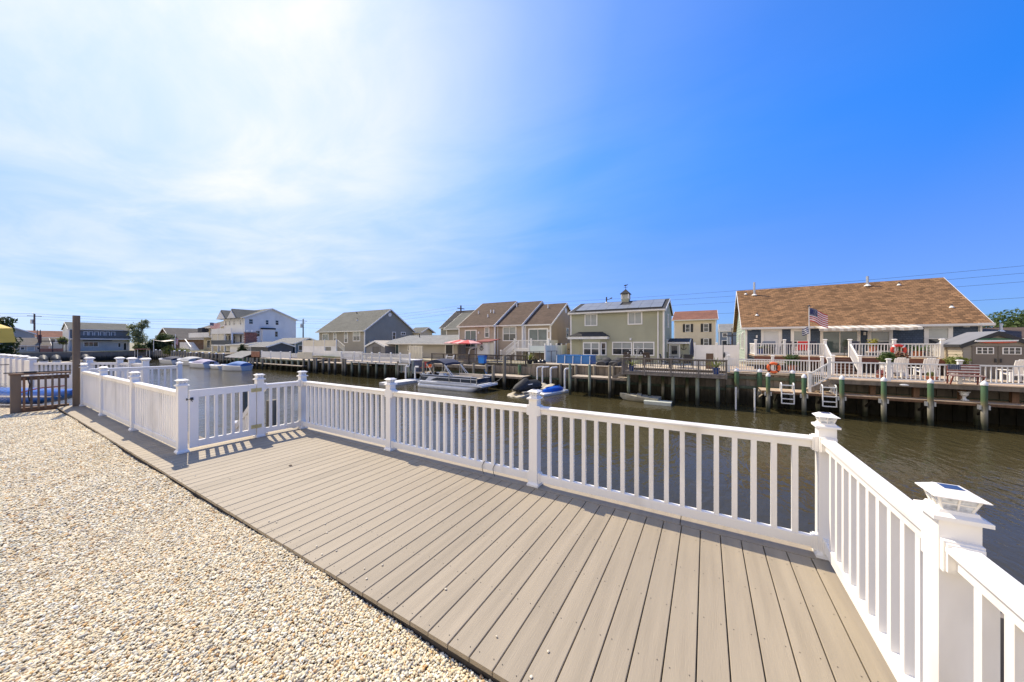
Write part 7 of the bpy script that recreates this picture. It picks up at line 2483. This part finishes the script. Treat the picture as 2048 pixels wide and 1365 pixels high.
for k, (y, lb) in enumerate(((8.6, 'leftmost'), (10.0, 'second from left'), (12.2, 'third from left'), (13.4, 'rightmost'))):
    t = thing('jet_ski', 'dark covered jet ski on a dock across the cross canal, ' + lb, 'jet ski', (-105, y, WZ + .5), 'jet skis across the cross canal')
    secs = [[(-105 + xx, y + w_ * math.cos(a), WZ + .55 + hh * max(0, math.sin(a)) ** .7) for a in [math.pi * q / 6 for q in range(7)]] for xx, w_, hh in ((-1.4, .4, .5), (-.6, .6, .9), (0, .6, 1.1), (.6, .55, .7), (1.3, .15, .35))]
    part('cover', MB().loft(secs), M('dark_grey_cover', (.04, .045, .05), .6, .2, 3), t, smooth=40)
    part('hull', MB().frus(-105, y, WZ + .2, 1.2, WZ + .55, 1.4, .35, .55), GEL, t)
dock('long floating dock with jet skis across the cross canal', -107.5, -103, 7.5, 14.5, WZ + .2, DOCKW, bw=.4, boards=False, beam=.3)

# ---------------------------------------------------------------- left neighbour
nr = thing('deck_railing', 'white neighbouring railing with capped posts zigzagging left of the tall timber post', 'railing', (-16, 2, 0))
line = [(-18.1, 1.3), (-16.6, 2.2), (-15.75, 2.67), (-15.1, 2.8), (-14.2, 2.9)]
for x, y in line:
    fpost(nr, x, y, -.1, 1.22, .13)
for (a, b), (c, d_) in zip(line, line[1:]):
    v = Vector((c - a, d_ - b, 0)).normalized() * .07
    frail(nr, (a + v.x, b + v.y, -.08), (c - v.x, d_ - v.y, -.08), 1.05, .125, WHITE, indiv=True, bw=.038)
part('gate_panel', MB().bar((-18.03, 1.34, .27), (-16.66, 2.16, .27), .05, .62), WHITE, nr)
nf = thing('vinyl_fence', 'cream white vinyl panel fence behind the wooden picket fence', 'fence', (-20, 1.2, -.1))
for k in range(5):
    a, b = Vector((-18.2 - .9 * k, 1.28 - .06 * k, 0)), Vector((-19.05 - .9 * k, 1.22 - .06 * k, 0))
    part('panel', MB().bar(a + Vector((0, 0, .5)), b + Vector((0, 0, .5)), .05, 1.05), WHITE, nf)
    fpost(nf, b.x - .03, b.y, -.1, 1.25, .13)
sup = thing('kayak', 'large blue inflatable kayak with white belly line behind the wooden picket fence', 'kayak', (-16.5, 1.3, -.1))
BLUEI = M('blue_inflatable', (.01, .10, .42), .3, .12, 3)
secs = []
for i in range(13):
    t_ = i / 12
    xx = -1.9 + 3.8 * t_
    k_ = math.sin(math.pi * (.04 + .92 * t_)) ** .45
    secs.append([(xx, .42 * k_ * math.cos(a), .22 + .22 * k_ * math.sin(a) + .14 * abs(2 * t_ - 1) ** 3) for a in [2 * math.pi * q / 12 for q in range(12)]])
part('tube', MB().loft(secs).xf(math.radians(23), (-16.4, 1.0, -.1)), BLUEI, sup, smooth=60)
for z, m_ in ((.27, CAPW), (.05, CAPW)):
    part('stripe', MB().tube([(-1.7 + 3.4 * q / 12, -.43 * math.sin(math.pi * (.05 + .9 * q / 12)) ** .45, z) for q in range(13)], .022, 5).xf(math.radians(23), (-16.4, 1.0, -.1)), m_, sup, smooth=True)
part('red_strap', MB().tube([(.6, -.38, .35), (1.0, -.2, .47), (1.3, .1, .5)], .015, 5).xf(math.radians(23), (-16.4, 1.0, -.1)), RDCH, sup)
cn = thing('play_canopy', 'yellow canvas canopy on brown timber posts at the left edge', 'canopy', (-15.8, 0, -.1))
YEL = M('yellow_canvas', (.55, .40, .07), .75, .12, 4, bump=.01, bscale=6)
part('roof_cloth', MB().add([(-17.0, -1.0, 1.95), (-14.95, -1.0, 1.85), (-14.85, .78, 1.95), (-16.9, .7, 2.1), (-15.9, -.1, 2.2)], [(0, 1, 4), (1, 2, 4), (2, 3, 4), (3, 0, 4)]), YEL, cn)
part('valance', MB().add([(-14.95, -1.0, 1.85), (-14.85, .78, 1.95), (-14.75, .82, 1.6), (-14.85, -1.0, 1.5), (-16.9, .7, 2.1), (-16.9, .76, 1.7)], [(0, 1, 2, 3), (1, 4, 5, 2)]), YEL, cn)
for x, y in ((-15.15, .42), (-16.8, .5), (-15.0, -.9)):
    part('post', MB().bar((x, y, -.1), (x + .12, y + .1, 1.95), .13, .13), M('orange_brown_timber', (.28, .12, .05), .75, .2, 4), cn)
bk = thing('bicycle', 'dark bicycle leaning by the white panel fence at the left edge', 'bicycle', (-20.5, .7, -.1))
for cx_ in (-20.0, -21.0):
    wh = part('wheel', MB().torus((cx_, .75, .25), .32, .025, rx90, 24, 6), BLACK, bk, smooth=True)
    sp_ = MB()
    for q in range(8):
        sp_.cyl((cx_, .75, .25), (cx_ + .31 * math.cos(q * math.pi / 4), .75, .25 + .31 * math.sin(q * math.pi / 4)), .005, n=4)
    part('spokes', sp_, ALU, wh)
part('frame', MB().tube([(-21.0, .75, .25), (-20.75, .75, .65), (-20.2, .75, .7), (-20.0, .75, .25)], .02, 6).tube([(-20.75, .75, .65), (-20.5, .75, .25), (-20.2, .75, .65)], .02, 6), DARKMETAL, bk)
part('handlebar', MB().cyl((-20.2, .5, .85), (-20.2, 1.0, .85), .015, n=6).cyl((-20.2, .75, .65), (-20.2, .75, .85), .015, n=6), DARKMETAL, bk)
part('saddle', MB().ell((-20.8, .75, .75), .14, .07, .04), BLACK, bk)
cl = thing('chain_link_fence', 'grey chain link fence panel at the left edge by the picket fence', 'fence', (-14.3, .2, -.1))
mb = MB()
a, b = Vector((-13.98, .66, -.1)), Vector((-14.75, -1.6, -.1))
d_ = (b - a).normalized()
Ln = (b - a).length
k = -.75
while k < Ln:
    for sg in (0, 1):
        u0, u1, z0_, z1_ = k, k + .75, 0, .75
        if sg:
            z0_, z1_ = .75, 0
        c0, c1 = max(0, u0), min(Ln, u1)
        if c1 > c0:
            f = lambda u: z0_ + (z1_ - z0_) * (u - u0) / .75
            p, q = a + d_ * c0, a + d_ * c1
            mb.cyl((p.x, p.y, -.1 + f(c0)), (q.x, q.y, -.1 + f(c1)), .0022, n=4, cap=False)
    k += .062
part('mesh', mb, STEEL, cl)
part('top_wire', MB().tube([a + Vector((0, 0, .75)), b + Vector((0, 0, .75))], .006, 5), STEEL, cl)
dl = single('fallen_leaf', MB().add([(-4.67, 2.22, .004), (-4.63, 2.235, .018), (-4.585, 2.23, .006), (-4.625, 2.21, .004)], [(0, 1, 2, 3)]), M('dry_leaf', (.07, .045, .03), .8, .2, 20), 'small dry brown leaf lying on the deck boards near the gate', 'leaf')
ex = thing('cable', 'black cable looped along the top of the wooden picket fence', 'cable', (-13.9, 1.0, .87))
part('cord', MB().tube([(-14.0, .62, .88), (-13.9, .8, .885), (-13.95, 1.0, .88), (-13.88, 1.3, .885), (-13.72, 1.53, .9)], .012, 5), BLACK, ex)
part('plug_box', MB().box(-13.96, -13.88, .88, 1.05, .867, .905), BLACK, ex)
part('hanging_loop', MB().tube([(-13.84, .92, .78), (-13.82, .95, .6), (-13.82, .93, .35), (-13.82, .95, .2)], .012, 5), BLACK, ex)
